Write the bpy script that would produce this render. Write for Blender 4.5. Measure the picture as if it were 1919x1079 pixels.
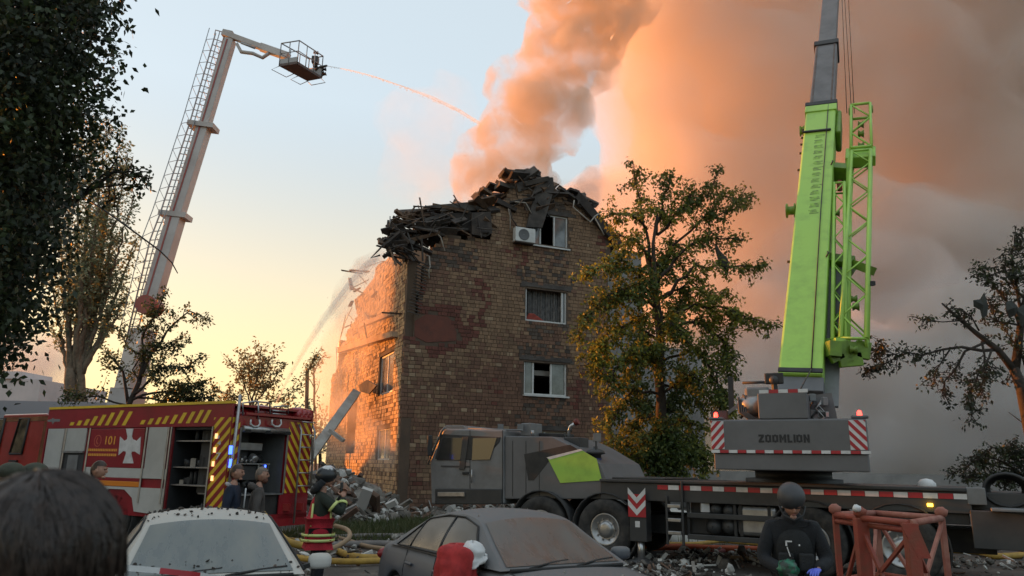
import bpy, bmesh, math, random
from mathutils import Vector, Matrix, Quaternion, noise
for o in list(bpy.data.objects): bpy.data.objects.remove(o, do_unlink=True)
S = bpy.context.scene
COL = S.collection
rnd = random.Random(7)
V = Vector
def lerp(a, b, t): return a+(b-a)*t

# ---------------- camera ----------------
FPX = 1386.0; PITCH = math.atan(333.5/FPX); ROLL = 0.018; CH = 1.9
_r0 = V((1, 0, 0)); _f0 = V((0, math.cos(PITCH), math.sin(PITCH))); _u0 = V((0, -math.sin(PITCH), math.cos(PITCH)))
CR = _r0*math.cos(ROLL) + _u0*math.sin(ROLL); CU = _u0*math.cos(ROLL) - _r0*math.sin(ROLL)
cam = bpy.data.cameras.new('camera'); cam.sensor_width = 36; cam.lens = FPX/1919*36; cam.clip_end = 3000; cam.clip_start = 0.05
camo = bpy.data.objects.new('camera', cam); COL.objects.link(camo)
M3 = Matrix((CR, CU, -_f0)).transposed()
camo.matrix_world = Matrix.Translation((0, 0, CH)) @ M3.to_4x4()
S.camera = camo
cam.dof.use_dof = True; cam.dof.focus_distance = 14; cam.dof.aperture_fstop = 3.5

# ---------------- sky, sun, exposure ----------------
SUN_AZ = math.radians(-62); SUN_EL = math.radians(7)    # azimuth measured from +Y towards +X
w = bpy.data.worlds.new('World'); S.world = w; w.use_nodes = True
nt = w.node_tree; nt.nodes.clear()
sky = nt.nodes.new('ShaderNodeTexSky'); sky.sky_type = 'NISHITA'; sky.sun_disc = False
sky.sun_elevation = math.radians(4.0); sky.sun_rotation = SUN_AZ
sky.altitude = 100; sky.air_density = 1.0; sky.dust_density = 2.2; sky.ozone_density = 1.6
bg = nt.nodes.new('ShaderNodeBackground'); bg.inputs[1].default_value = 0.15
out = nt.nodes.new('ShaderNodeOutputWorld')
hs = nt.nodes.new('ShaderNodeHueSaturation'); hs.inputs['Saturation'].default_value = 0.95
hz = nt.nodes.new('ShaderNodeMix'); hz.data_type = 'RGBA'; hz.blend_type = 'MIX'; 
wtc = nt.nodes.new('ShaderNodeTexCoord'); wsx = nt.nodes.new('ShaderNodeSeparateXYZ'); wmr = nt.nodes.new('ShaderNodeMapRange')   # thin high haze: a pale veil, thinner towards the horizon
wmr.inputs[1].default_value = 0.0; wmr.inputs[2].default_value = 0.45; wmr.inputs[3].default_value = 0.0; wmr.inputs[4].default_value = 0.62
nt.links.new(wtc.outputs['Generated'], wsx.inputs[0]); nt.links.new(wsx.outputs[2], wmr.inputs[0]); nt.links.new(wmr.outputs[0], hz.inputs[0])
hz.inputs[7].default_value = (3.7, 4.2, 4.5, 1)
nt.links.new(sky.outputs[0], hs.inputs['Color']); nt.links.new(hs.outputs[0], hz.inputs[6])
wm = nt.nodes.new('ShaderNodeMix'); wm.data_type = 'RGBA'; wm.inputs[7].default_value = (5.6, 4.1, 1.95, 1)     # warm dusk glow low in the sky
wr2 = nt.nodes.new('ShaderNodeMapRange'); wr2.inputs[1].default_value = 0.02; wr2.inputs[2].default_value = 0.46; wr2.inputs[3].default_value = 0.80; wr2.inputs[4].default_value = 0.0; wr2.interpolation_type = 'SMOOTHSTEP'
nt.links.new(wsx.outputs[2], wr2.inputs[0]); wd_ = nt.nodes.new('ShaderNodeVectorMath'); wd_.operation = 'DOT_PRODUCT'; wd_.inputs[1].default_value = (math.sin(SUN_AZ), math.cos(SUN_AZ), 0)     # the glow lies on the sunset side
wr3 = nt.nodes.new('ShaderNodeMapRange'); wr3.interpolation_type = 'SMOOTHSTEP'; wr3.inputs[1].default_value = -0.35; wr3.inputs[2].default_value = 0.5; wmu = nt.nodes.new('ShaderNodeMath'); wmu.operation = 'MULTIPLY'
nt.links.new(wtc.outputs['Generated'], wd_.inputs[0]); nt.links.new(wd_.outputs['Value'], wr3.inputs[0]); nt.links.new(wr3.outputs[0], wmu.inputs[0]); nt.links.new(wr2.outputs[0], wmu.inputs[1]); nt.links.new(wmu.outputs[0], wm.inputs[0]); nt.links.new(hz.outputs[2], wm.inputs[6])
nt.links.new(wm.outputs[2], bg.inputs[0]); nt.links.new(bg.outputs[0], out.inputs[0])
sl = bpy.data.lights.new('sun', 'SUN'); sl.energy = 5.0; sl.angle = math.radians(0.6); sl.color = (1.0, 0.29, 0.035)
so = bpy.data.objects.new('sun', sl); COL.objects.link(so)
SD = V((math.sin(SUN_AZ)*math.cos(SUN_EL), math.cos(SUN_AZ)*math.cos(SUN_EL), math.sin(SUN_EL)))
so.rotation_euler = SD.to_track_quat('Z', 'Y').to_euler(); so.location = (-30, 20, 20)
S.view_settings.view_transform = 'Standard'; S.view_settings.look = 'None'; S.view_settings.gamma = 1
S.view_settings.exposure = 0.82; S.view_settings.use_curve_mapping = False
S.render.engine = 'CYCLES'
cy = S.cycles; cy.use_denoising = True; cy.max_bounces = 5; cy.volume_bounces = 3; cy.diffuse_bounces = 3
cy.transparent_max_bounces = 40; cy.glossy_bounces = 3; cy.transmission_bounces = 4; cy.caustics_reflective = False; cy.caustics_refractive = False
cy.volume_step_rate = 1.0; cy.volume_max_steps = 128; cy.sample_clamp_indirect = 4

# ---------------- helpers ----------------
def ray(px, py):
    return (CR*((px-959.5)/FPX) + CU*((539.5-py)/FPX) + _f0)
def P(px, py, Y):
    "world point seen at photo pixel px,py at distance Y along the ground axis"
    d = ray(px, py); return V((0, 0, CH)) + d*(Y/d.y)
def G(px, py, z=0.0):
    d = ray(px, py); return V((0, 0, CH)) + d*((z-CH)/d.z)
class Frame:
    "vertical plane through xy point o with horizontal direction u (towards its right); n points at the viewer's side"
    def __init__(s, o, ang):
        s.o = V((o[0], o[1], 0)); s.u = V((math.sin(ang), math.cos(ang), 0)); s.n = V((s.u.y, -s.u.x, 0)); s.ang = ang
    def uz(s, px, py, off=0.0):
        "pixel -> (u, z) on the plane pushed off along n"
        d = ray(px, py); c = V((0, 0, CH)); t = ((s.o + s.n*off - c).dot(s.n))/d.dot(s.n); p = c + d*t
        return ((p-s.o).dot(s.u), p.z)
    def w(s, u, z, off=0.0): return s.o + s.u*u + s.n*off + V((0, 0, z))
    def mat(s):  # local axes: x = u, y = -n (away), z up
        m = Matrix((s.u, -s.n, V((0, 0, 1)))).transposed().to_4x4(); m.translation = s.o; return m

def tag(o, label=None, cat=None, group=None, kind=None):
    if label: o['label'] = label
    if cat: o['category'] = cat
    if group: o['group'] = group
    if kind: o['kind'] = kind
    return o
def empty(name, loc=(0, 0, 0), rz=0.0, mat=None, label=None, cat=None, group=None):
    o = bpy.data.objects.new(name, None); COL.objects.link(o); o.empty_display_size = 0.2
    if mat is not None: o.matrix_world = mat
    else: o.location = loc; o.rotation_euler = (0, 0, rz)
    WM[o.name] = o.matrix_world.copy() if mat is not None else Matrix.Translation(V(loc)) @ Matrix.Rotation(rz, 4, 'Z')
    return tag(o, label, cat, group)
WM = {}
def copy_tree(o, parent=None):
    c = o.copy(); COL.objects.link(c)
    if parent is not None: c.parent = parent
    for ch in [x for x in CHILD.get(o.name, [])]: copy_tree(ch, c)
    return c
CHILD = {}
def frame_from(z, up=V((0, 0, 1))):
    z = z.normalized(); x = up.cross(z)
    if x.length < 1e-4: x = V((1, 0, 0)).cross(z)
    x.normalize(); y = z.cross(x); return x, y, z
class MB:
    def __init__(s): s.v = []; s.f = []; s.m = []; s.sm = []
    def add(s, vs, fs, mi=0, sm=False):
        b = len(s.v); s.v += [tuple(v) for v in vs]; s.f += [tuple(b+i for i in f) for f in fs]; s.m += [mi]*len(fs); s.sm += [sm]*len(fs); return s
    def box(s, c, d, R=None, mi=0, taper=1.0):
        c = V(c); hx, hy, hz = d[0]/2, d[1]/2, d[2]/2; vs = []
        for z in (-1, 1):
            k = taper if z > 0 else 1.0
            for x, y in ((-1, -1), (1, -1), (1, 1), (-1, 1)):
                p = V((x*hx*k, y*hy*k, z*hz)); vs.append(c + (R @ p if R else p))
        return s.add(vs, [(3, 2, 1, 0), (4, 5, 6, 7), (0, 1, 5, 4), (1, 2, 6, 5), (2, 3, 7, 6), (3, 0, 4, 7)], mi)
    def b2(s, a, b, mi=0):
        return s.box([(a[i]+b[i])/2 for i in range(3)], [abs(b[i]-a[i]) for i in range(3)], None, mi)
    def beam(s, a, b, wx, wy, mi=0, up=V((0, 0, 1)), w2=None):
        a, b = V(a), V(b); x, y, z = frame_from(b-a, up); k = w2 if w2 else 1.0
        vs = [a + x*(i*wx/2) + y*(j*wy/2) for i, j in ((-1, -1), (1, -1), (1, 1), (-1, 1))] + [b + x*(i*wx/2*k) + y*(j*wy/2*k) for i, j in ((-1, -1), (1, -1), (1, 1), (-1, 1))]
        return s.add(vs, [(3, 2, 1, 0), (4, 5, 6, 7), (0, 1, 5, 4), (1, 2, 6, 5), (2, 3, 7, 6), (3, 0, 4, 7)], mi)
    def tube(s, pts, r, n=8, mi=0, cap=True, sm=True):
        pts = [V(p) for p in pts]; rs = r if isinstance(r, (list, tuple)) else [r]*len(pts); vs = []; fs = []
        px = None
        for i, p in enumerate(pts):
            t = (pts[min(i+1, len(pts)-1)] - pts[max(i-1, 0)])
            if t.length < 1e-9: t = V((0, 0, 1))
            t.normalize()
            if px is None: x, y, _ = frame_from(t)
            else:
                x = px - t*px.dot(t)
                if x.length < 1e-5: x = frame_from(t)[0]
                x.normalize(); y = t.cross(x)
            px = x
            for k in range(n):
                a = 2*math.pi*k/n; vs.append(p + x*(math.cos(a)*rs[i]) + y*(math.sin(a)*rs[i]))
        for i in range(len(pts)-1):
            for k in range(n): fs.append((i*n+k, i*n+(k+1) % n, (i+1)*n+(k+1) % n, (i+1)*n+k))
        s.add(vs, fs, mi, sm)
        if cap and n > 2: s.add([], [])
        if cap and n > 2:
            b = len(s.v)-len(vs)
            s.f.append(tuple(b+k for k in reversed(range(n)))); s.m.append(mi); s.sm.append(False)
            s.f.append(tuple(b+(len(pts)-1)*n+k for k in range(n))); s.m.append(mi); s.sm.append(False)
        return s
    def cyl(s, a, b, r, n=16, mi=0, r2=None): return s.tube([a, b], [r, r if r2 is None else r2], n, mi)
    def lathe(s, c, axis, prof, n=20, mi=0, sm=True):
        c = V(c); x, y, z = frame_from(V(axis)); vs = []; fs = []
        for (r, h) in prof:
            for k in range(n):
                a = 2*math.pi*k/n; vs.append(c + z*h + x*(r*math.cos(a)) + y*(r*math.sin(a)))
        for i in range(len(prof)-1):
            for k in range(n): fs.append((i*n+k, i*n+(k+1) % n, (i+1)*n+(k+1) % n, (i+1)*n+k))
        return s.add(vs, fs, mi, sm)
    def prism(s, poly, M, d0, d1, mi=0):
        "poly of (a,b) points; M maps (a,b,d) -> point"
        n = len(poly); vs = [M(a, b, d0) for a, b in poly] + [M(a, b, d1) for a, b in poly]
        return s.add(vs, [tuple(reversed(range(n))), tuple(range(n, 2*n))] + [(i, (i+1) % n, n+(i+1) % n, n+i) for i in range(n)], mi)
    def poly(s, pts, mi=0): return s.add(pts, [tuple(range(len(pts)))], mi)
    def ell(s, c, r, nu=14, nv=9, mi=0, R=None, fn=None):
        c = V(c); vs = []; fs = []
        for j in range(nv+1):
            th = math.pi*j/nv
            for i in range(nu):
                ph = 2*math.pi*i/nu; d = V((math.sin(th)*math.cos(ph), math.sin(th)*math.sin(ph), math.cos(th)))
                k = fn(d) if fn else 1.0; p = V((d.x*r[0]*k, d.y*r[1]*k, d.z*r[2]*k)); vs.append(c + (R @ p if R else p))
        for j in range(nv):
            for i in range(nu): fs.append((j*nu+i, (j+1)*nu+i, (j+1)*nu+(i+1) % nu, j*nu+(i+1) % nu))
        return s.add(vs, fs, mi, True)
    def rock(s, c, r, seed, mi=0, flat=0.7):
        bm = bmesh.new(); bmesh.ops.create_icosphere(bm, subdivisions=1, radius=1)
        rr = random.Random(seed); vs = []
        e = [rr.uniform(.6, 1.3) for _ in range(3)]; q = Quaternion(V((rr.random()-.5, rr.random()-.5, rr.random()-.5)).normalized(), rr.uniform(0, 6))
        for v in bm.verts:
            p = v.co*rr.uniform(.7, 1.15); p = V((p.x*e[0], p.y*e[1], p.z*e[2]*flat)); vs.append(V(c) + (q @ p)*r)
        fs = [tuple(v.index for v in f.verts) for f in bm.faces]; bm.free(); return s.add(vs, fs, mi)
    def mesh(s, name, mats):
        me = bpy.data.meshes.new(name); me.from_pydata(s.v, [], s.f)
        for m in (mats if isinstance(mats, (list, tuple)) else [mats]): me.materials.append(m)
        me.polygons.foreach_set('material_index', s.m); me.polygons.foreach_set('use_smooth', s.sm); me.update(); return me
    def build(s, name, mats, parent=None, bevel=0.0, label=None, cat=None, group=None, kind=None, sub=0):
        me = s.mesh(name, mats); return link(name, me, parent, bevel, label, cat, group, kind, sub)
def link(name, me, parent=None, bevel=0.0, label=None, cat=None, group=None, kind=None, sub=0):
    o = bpy.data.objects.new(name, me); COL.objects.link(o)
    if parent is not None:
        r = parent
        while r.parent: r = r.parent
        m = WM.get(r.name)
        if m is not None and not me.get('local'): me.transform(m.inverted()); me['local'] = 1
        o.parent = parent; CHILD.setdefault(parent.name, []).append(o)
    if bevel:
        b = o.modifiers.new('bevel', 'BEVEL'); b.width = bevel; b.segments = 2; b.limit_method = 'ANGLE'; b.angle_limit = math.radians(40)
    if sub:
        b = o.modifiers.new('sub', 'SUBSURF'); b.levels = sub; b.render_levels = sub
    return tag(o, label, cat, group, kind)
def evalmesh(o, name):
    dg = bpy.context.evaluated_depsgraph_get(); me = bpy.data.meshes.new_from_object(o.evaluated_get(dg)); me.name = name; return me

# ---------------- materials ----------------
MATS = {}
def mat(name, col, rough=0.6, metal=0.0, col2=None, scale=6.0, mixlo=0.4, mixhi=0.65, bump=0.0, bscale=40.0, emit=None, estr=0.0, spec=0.5, detail=6, dust=None, dustamt=0.0, alpha=1.0, trans=0.0, coat=0.0, island=0.0):
    if name in MATS: return MATS[name]
    m = bpy.data.materials.new(name); m.use_nodes = True; n = m.node_tree.nodes; l = m.node_tree.links
    b = n['Principled BSDF']; b.inputs['Roughness'].default_value = rough; b.inputs['Metallic'].default_value = metal
    b.inputs['Specular IOR Level'].default_value = spec; b.inputs['Base Color'].default_value = (*col, 1)
    b.inputs['Alpha'].default_value = alpha; b.inputs['Transmission Weight'].default_value = trans; b.inputs['Coat Weight'].default_value = coat
    tc = n.new('ShaderNodeTexCoord'); cur = None
    if col2:
        t = n.new('ShaderNodeTexNoise'); t.inputs['Scale'].default_value = scale; t.inputs['Detail'].default_value = detail; t.inputs['Roughness'].default_value = 0.65
        l.new(tc.outputs['Object'], t.inputs['Vector'])
        r = n.new('ShaderNodeMapRange'); r.inputs[1].default_value = mixlo; r.inputs[2].default_value = mixhi; l.new(t.outputs[0], r.inputs[0])
        x = n.new('ShaderNodeMix'); x.data_type = 'RGBA'; x.inputs[6].default_value = (*col, 1); x.inputs[7].default_value = (*col2, 1)
        l.new(r.outputs[0], x.inputs[0]); cur = x.outputs[2]
    if dust:
        g = n.new('ShaderNodeNewGeometry'); sx = n.new('ShaderNodeSeparateXYZ'); l.new(g.outputs['Normal'], sx.inputs[0])
        t2 = n.new('ShaderNodeTexNoise'); t2.inputs['Scale'].default_value = 9; t2.inputs['Detail'].default_value = 8; t2.inputs['Roughness'].default_value = .7; l.new(tc.outputs['Object'], t2.inputs['Vector'])
        ad = n.new('ShaderNodeMath'); ad.operation = 'MULTIPLY_ADD'; ad.inputs[1].default_value = 0.8; l.new(sx.outputs[2], ad.inputs[0]); l.new(t2.outputs[0], ad.inputs[2])
        r2 = n.new('ShaderNodeMapRange'); r2.inputs[1].default_value = .25; r2.inputs[2].default_value = 1.05; r2.inputs[4].default_value = dustamt; l.new(ad.outputs[0], r2.inputs[0])
        x2 = n.new('ShaderNodeMix'); x2.data_type = 'RGBA'; x2.inputs[6].default_value = (*col, 1); x2.inputs[7].default_value = (*dust, 1)
        if cur: l.new(cur, x2.inputs[6])
        l.new(r2.outputs[0], x2.inputs[0]); cur = x2.outputs[2]
        ro = n.new('ShaderNodeMapRange'); ro.inputs[3].default_value = rough; ro.inputs[4].default_value = .85; l.new(r2.outputs[0], ro.inputs[0]); l.new(ro.outputs[0], b.inputs['Roughness'])
    if island:
        g = n.new('ShaderNodeNewGeometry'); oi = n.new('ShaderNodeObjectInfo'); aa = n.new('ShaderNodeMath'); aa.operation = 'ADD'; fr = n.new('ShaderNodeMath'); fr.operation = 'FRACT'
        l.new(g.outputs['Random Per Island'], aa.inputs[0]); l.new(oi.outputs['Random'], aa.inputs[1]); l.new(aa.outputs[0], fr.inputs[0])
        r3 = n.new('ShaderNodeMapRange'); r3.inputs[3].default_value = 1-island; r3.inputs[4].default_value = 1+island; l.new(fr.outputs[0], r3.inputs[0])
        h = n.new('ShaderNodeHueSaturation'); h.inputs['Color'].default_value = (*col, 1)
        if cur: l.new(cur, h.inputs['Color'])
        l.new(r3.outputs[0], h.inputs['Value']); cur = h.outputs[0]
    if cur: l.new(cur, b.inputs['Base Color'])
    if bump:
        t3 = n.new('ShaderNodeTexNoise'); t3.inputs['Scale'].default_value = bscale; t3.inputs['Detail'].default_value = 5; l.new(tc.outputs['Object'], t3.inputs['Vector'])
        bp = n.new('ShaderNodeBump'); bp.inputs['Strength'].default_value = bump; bp.inputs['Distance'].default_value = .02; l.new(t3.outputs[0], bp.inputs['Height']); l.new(bp.outputs[0], b.inputs['Normal'])
    if emit: b.inputs['Emission Color'].default_value = (*emit, 1); b.inputs['Emission Strength'].default_value = estr
    MATS[name] = m; return m
def dirty(name, col, rough=.5, metal=0.0, k=.6, **kw):
    return mat(name, col, rough, metal, col2=tuple(c*k for c in col), scale=kw.pop('scale', 3.0), bump=kw.pop('bump', .1), **kw)
# ---------------- smoke ----------------
def smoke_mat(name, col, dens, nscale, lo, hi, aniso=0.2):
    m = bpy.data.materials.new(name); m.use_nodes = True; n = m.node_tree.nodes; l = m.node_tree.links; n.clear()
    o = n.new('ShaderNodeOutputMaterial'); p = n.new('ShaderNodeVolumePrincipled'); p.inputs['Color'].default_value = (*col, 1)
    p.inputs['Anisotropy'].default_value = aniso; l.new(p.outputs[0], o.inputs['Volume'])
    tc = n.new('ShaderNodeTexCoord'); t = n.new('ShaderNodeTexNoise'); t.inputs['Scale'].default_value = nscale; t.inputs['Detail'].default_value = 5; t.inputs['Roughness'].default_value = .6
    t.inputs['Distortion'].default_value = .4
    l.new(tc.outputs['Object'], t.inputs['Vector'])
    r = n.new('ShaderNodeMapRange'); r.interpolation_type = 'SMOOTHSTEP'; r.inputs[1].default_value = lo; r.inputs[2].default_value = hi; r.inputs[3].default_value = 0.02*dens; r.inputs[4].default_value = dens
    l.new(t.outputs[0], r.inputs[0]); l.new(r.outputs[0], p.inputs['Density']); return m
def hull(name, blobs, vox, amp, nsc, m, label):
    mb = MB()
    for i, (c, r) in enumerate(blobs): mb.ell(c, r if isinstance(r, tuple) else (r, r, r), 16, 10)
    o = mb.build('tmp', m); md = o.modifiers.new('r', 'REMESH'); md.mode = 'VOXEL'; md.voxel_size = vox
    sm = o.modifiers.new('s', 'SMOOTH'); sm.iterations = 4
    me = evalmesh(o, name); bpy.data.objects.remove(o)
    me.calc_loop_triangles()
    for v in me.vertices:
        nv = noise.noise_vector(v.co*nsc) + noise.noise_vector(v.co*nsc*2.3)*.5 + noise.noise_vector(v.co*nsc*5.0)*.06
        v.co += nv*amp
    for p in me.polygons: p.use_smooth = True
    me.update(); return link(name, me, None, label=label, kind='stuff')
pl = []
for (px, py, Y, r) in ((955, 385, 34, 1.3), (1010, 372, 34.5, 1.5), (905, 345, 35, 1.6), (975, 320, 35, 2.2), (930, 290, 35.5, 1.9), (1000, 262, 36, 2.3), (935, 245, 36, 1.4),
                       (985, 200, 36, 2.3), (1050, 215, 36.5, 1.8), (1020, 150, 37, 2.3), (1075, 110, 37, 2.4), (1030, 75, 37.5, 2.0), (1100, 40, 38, 2.9), (1060, -10, 38.5, 2.6), (1140, -40, 39, 3.4), (1120, -120, 40, 3.6), (1180, -220, 42, 4.5)):
    pl.append((P(px, py, Y), r))
hull('smoke_plume', pl, .35, .95, .45, smoke_mat('smoke_plume', (.82, .71, .585), .85, .55, .38, .60), 'tan smoke plume rising from the broken roof of the brick building')
cl = []
for (px, py, Y, r) in ((1290, 520, 52, 7), (1240, 330, 50, 5.0), (1230, 200, 51, 5.2), (1260, 60, 52, 6.5), (1250, -80, 54, 8), (1420, 420, 55, 10), (1400, 200, 56, 10), (1450, 0, 58, 12),
                       (1330, 680, 48, 5), (1450, 640, 50, 8), (1600, 560, 54, 12), (1620, 300, 58, 13), (1650, 60, 60, 14), (1850, 500, 55, 13), (1860, 250, 60, 15), (1900, 0, 62, 16),
                       (1450, 820, 44, 6), (1600, 800, 44, 7), (1760, 780, 46, 8), (1900, 780, 48, 9), (2050, 600, 56, 15), (2100, 300, 60, 17), (2100, 860, 48, 9), (1130, 395, 42, 2.6), (1085, 372, 40, 1.8), (1180, 400, 44, 3.5),
                       (1300, 860, 44, 4), (1200, 840, 46, 3.5), (1500, -250, 62, 16), (1900, -250, 66, 18), (1200, -160, 56, 7)):
    cl.append((P(px, py, Y), r))
hull('smoke_cloud', cl, .9, 2.1, .16, smoke_mat('smoke_cloud', (.96, .89, .83), .29, .09, .28, .62), 'huge orange to grey smoke cloud drifting behind the crane and the tree')

hull('smoke_haze', [(P(px, py, Y), r) for px, py, Y, r in ((690, 560, 33, 1.8), (665, 640, 35, 1.9), (650, 720, 36, 1.8), (720, 520, 32, 1.4), (640, 800, 34, 1.6), (700, 830, 29, 1.3), (735, 560, 31.5, 1.0))], .4, .5, .5, smoke_mat('smoke_haze', (.95, .88, .8), .30, .4, .3, .7), 'thin sunlit smoke drifting along the broken side wall')
hull('roof_smoke', [(P(px, py, Y), r) for px, py, Y, r in ((862, 405, 31.6, .75), (880, 385, 32.4, .8), (905, 365, 33, .8), (935, 350, 33, .8), (1095, 375, 34, .9), (1060, 360, 34, .8), (1110, 350, 35, 1.0))], .25, .25, 1.0, smoke_mat('roof_smoke', (.8, .8, .82), .7, .9, .35, .65), 'wisps of grey smoke curling over the charred roof')

hull('distant_smoke', [(P(px, py, 110), r) for px, py, r in ((-60, 700, 9), (20, 690, 7), (70, 700, 6), (-120, 620, 9), (110, 735, 5))], 1.5, 2, .1, smoke_mat('distant_smoke', (.93, .88, .85), .22, .1, .3, .6), 'distant orange smoke bank low on the left behind the dark tree')

lowb = [(P(px, py, Y), r) for px, py, Y, r in ((1330, 860, 40, 2.6), (1400, 790, 41, 3.6), (1420, 700, 43, 4.0), (1470, 620, 45, 4.5), (1540, 700, 42, 5.5), (1540, 840, 39, 4), (1560, 560, 47, 5.5), (1660, 640, 44, 6), (1700, 780, 41, 5.5), (1820, 700, 44, 7), (1850, 850, 40, 4.5), (1960, 620, 46, 8), (1980, 800, 42, 7), (1740, 520, 48, 6), (2080, 700, 46, 9))]
hull('low_smoke', lowb, .9, 1.4, .22, smoke_mat('low_smoke', (.95, .945, .945), .24, .12, .3, .62), 'low grey smoke hanging behind the crane and the torn tree')

hull('faint_smoke', [(P(px, py, Y), r) for px, py, Y, r in ((800, 300, 39, 2.2), (780, 230, 40, 2.4), (820, 360, 37, 1.5), (840, 200, 41, 2.0), (760, 350, 38, 1.3))], .5, 1.0, .3, smoke_mat('faint_smoke', (.93, .9, .86), .075, .3, .3, .65), 'faint veil of smoke thinning out left of the tan plume')
# ---------------- ground ----------------
def ground_mat():
    m = bpy.data.materials.new('ground_dirt'); m.use_nodes = True; n = m.node_tree.nodes; l = m.node_tree.links; b = n['Principled BSDF']; b.inputs['Roughness'].default_value = .9
    tc = n.new('ShaderNodeTexCoord'); prev = None
    cols = [((.055, .048, .042), (.10, .088, .074), .35, .4, .62), (None, (.20, .18, .155), 1.6, .56, .7), (None, (.025, .022, .02), .8, .58, .68)]
    for c0, c1, sc, lo, hi in cols:
        t = n.new('ShaderNodeTexNoise'); t.inputs['Scale'].default_value = sc; t.inputs['Detail'].default_value = 9; t.inputs['Roughness'].default_value = .68; l.new(tc.outputs['Object'], t.inputs[0])
        r = n.new('ShaderNodeMapRange'); r.inputs[1].default_value = lo; r.inputs[2].default_value = hi; l.new(t.outputs[0], r.inputs[0])
        x = n.new('ShaderNodeMix'); x.data_type = 'RGBA'; l.new(r.outputs[0], x.inputs[0]); x.inputs[7].default_value = (*c1, 1)
        if prev: l.new(prev, x.inputs[6])
        else: x.inputs[6].default_value = (*c0, 1)
        prev = x.outputs[2]
    l.new(prev, b.inputs['Base Color'])
    t = n.new('ShaderNodeTexNoise'); t.inputs['Scale'].default_value = 9; t.inputs['Detail'].default_value = 8; l.new(tc.outputs['Object'], t.inputs[0])
    bp = n.new('ShaderNodeBump'); bp.inputs['Strength'].default_value = .7; bp.inputs['Distance'].default_value = .06; l.new(t.outputs[0], bp.inputs['Height']); l.new(bp.outputs[0], b.inputs['Normal'])
    return m
mb = MB(); vs = []; fs = []; N = 90
def gz(x, y):
    if not (-40 < x < 45 and 2 < y < 60): return -.02
    return noise.noise(V((x*.5, y*.5, 0)))*.05 + noise.noise(V((x*1.7, y*1.7, 4)))*.02 - .02
xs = [-900, -300, -120, -60] + [lerp_ for lerp_ in [-40+i*.8 for i in range(107)]] + [60, 120, 300, 900]
ys = [-60, -20, 0] + [2+i*.6 for i in range(97)] + [70, 110, 200, 500, 1500]
for y in ys:
    for x in xs: vs.append((x, y, gz(x, y)))
nx = len(xs)
for j in range(len(ys)-1):
    for i in range(nx-1): fs.append((j*nx+i, j*nx+i+1, (j+1)*nx+i+1, (j+1)*nx+i))
mb.add(vs, fs, 0, True).build('ground', ground_mat(), kind='structure')
# ---------------- materials ----------------
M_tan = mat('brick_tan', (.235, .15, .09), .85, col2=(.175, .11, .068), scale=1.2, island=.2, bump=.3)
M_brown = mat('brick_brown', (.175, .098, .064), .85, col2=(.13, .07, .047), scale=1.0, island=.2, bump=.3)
M_pale_sun = mat('brick_pale_sunlit', (.46, .31, .17), .85, island=.2, bump=.3)  # pale yellow brick, lightened further so the sunset glow sits in its colour
M_pale = mat('brick_pale', (.29, .21, .135), .85, island=.2, bump=.3)
M_mortar = mat('mortar', (.12, .085, .06), .95, col2=(.075, .055, .042), scale=.8, bump=.3)
M_redpl = mat('red_plaster', (.16, .055, .038), .9, col2=(.11, .045, .034), scale=2.5, bump=.2)
M_plaster = mat('grey_plaster', (.30, .29, .28), .9, col2=(.2, .195, .19), scale=.6, bump=.2)
M_inner = mat('room_plaster', (.42, .30, .2), .9, col2=(.3, .2, .13), scale=.9, bump=.2)
M_char = mat('charred', (.035, .030, .028), .9, col2=(.075, .06, .05), scale=2.5, bump=.5, island=.4)
M_char2 = mat('charred_concrete', (.10, .088, .08), .92, col2=(.045, .04, .037), scale=1.5, bump=.5)
M_wood = mat('scorched_wood', (.14, .085, .05), .8, col2=(.05, .03, .02), scale=5, bump=.3, island=.4)
M_conc = mat('concrete', (.36, .34, .31), .9, col2=(.24, .225, .2), scale=1.6, bump=.3)
M_white = mat('white_plastic', (.62, .63, .62), .45, col2=(.48, .49, .48), scale=2)
M_dark = mat('room_shade', (.012, .011, .011), .9)  # near-black walls: the shade inside the rooms is put into the colour
M_pane = mat('window_pane', (.20, .21, .21), .06, col2=(.10, .105, .105), scale=1.5, spec=.8)
M_curt = mat('grey_curtain', (.17, .165, .16), .9, col2=(.08, .08, .08), scale=6)
M_steel = dirty('bare_steel', (.30, .30, .30), .4, .7)
M_pipe = mat('pale_pipe', (.35, .32, .28), .6)

FB = Frame(P(748, 850, 30).xy, math.radians(67))
FS = Frame(FB.o.xy, math.radians(157))
bld = empty('brick_apartment_building', mat=FB.mat(), label='four storey brown brick apartment building with its roof blown off and charred', cat='building')

def inside(poly, u, z):
    c = False; n = len(poly)
    for i in range(n):
        a, b = poly[i], poly[i-1]
        if (a[1] > z) != (b[1] > z) and u < (b[0]-a[0])*(z-a[1])/(b[1]-a[1]) + a[0]: c = not c
    return c
gp = [FB.uz(x, y) for x, y in ((748, 880), (752, 700), (757, 632), (772, 628), (776, 590), (788, 540), (796, 490), (812, 462), (832, 440), (868, 447), (918, 450), (912, 415), (925, 385), (948, 372),
                              (955, 352), (990, 345), (1030, 352), (1062, 370), (1085, 372), (1110, 392), (1140, 428), (1137, 560), (1134, 880))]
gp[0] = (0, -.1); gp[-1] = (gp[-2][0], -.1)
def rect(fr, x0, y0, x1, y1):
    a = fr.uz(x0, y0); b = fr.uz(x1, y1); c = fr.uz(x0, y1); d = fr.uz(x1, y0)
    return ((a[0]+c[0])/2, (c[1]+b[1])/2, (b[0]+d[0])/2, (a[1]+d[1])/2)   # u0 z0 u1 z1
W1 = rect(FB, 999, 402, 1064, 463); W2 = rect(FB, 985, 541, 1062, 604); W3 = rect(FB, 982, 677, 1062, 741)
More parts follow.
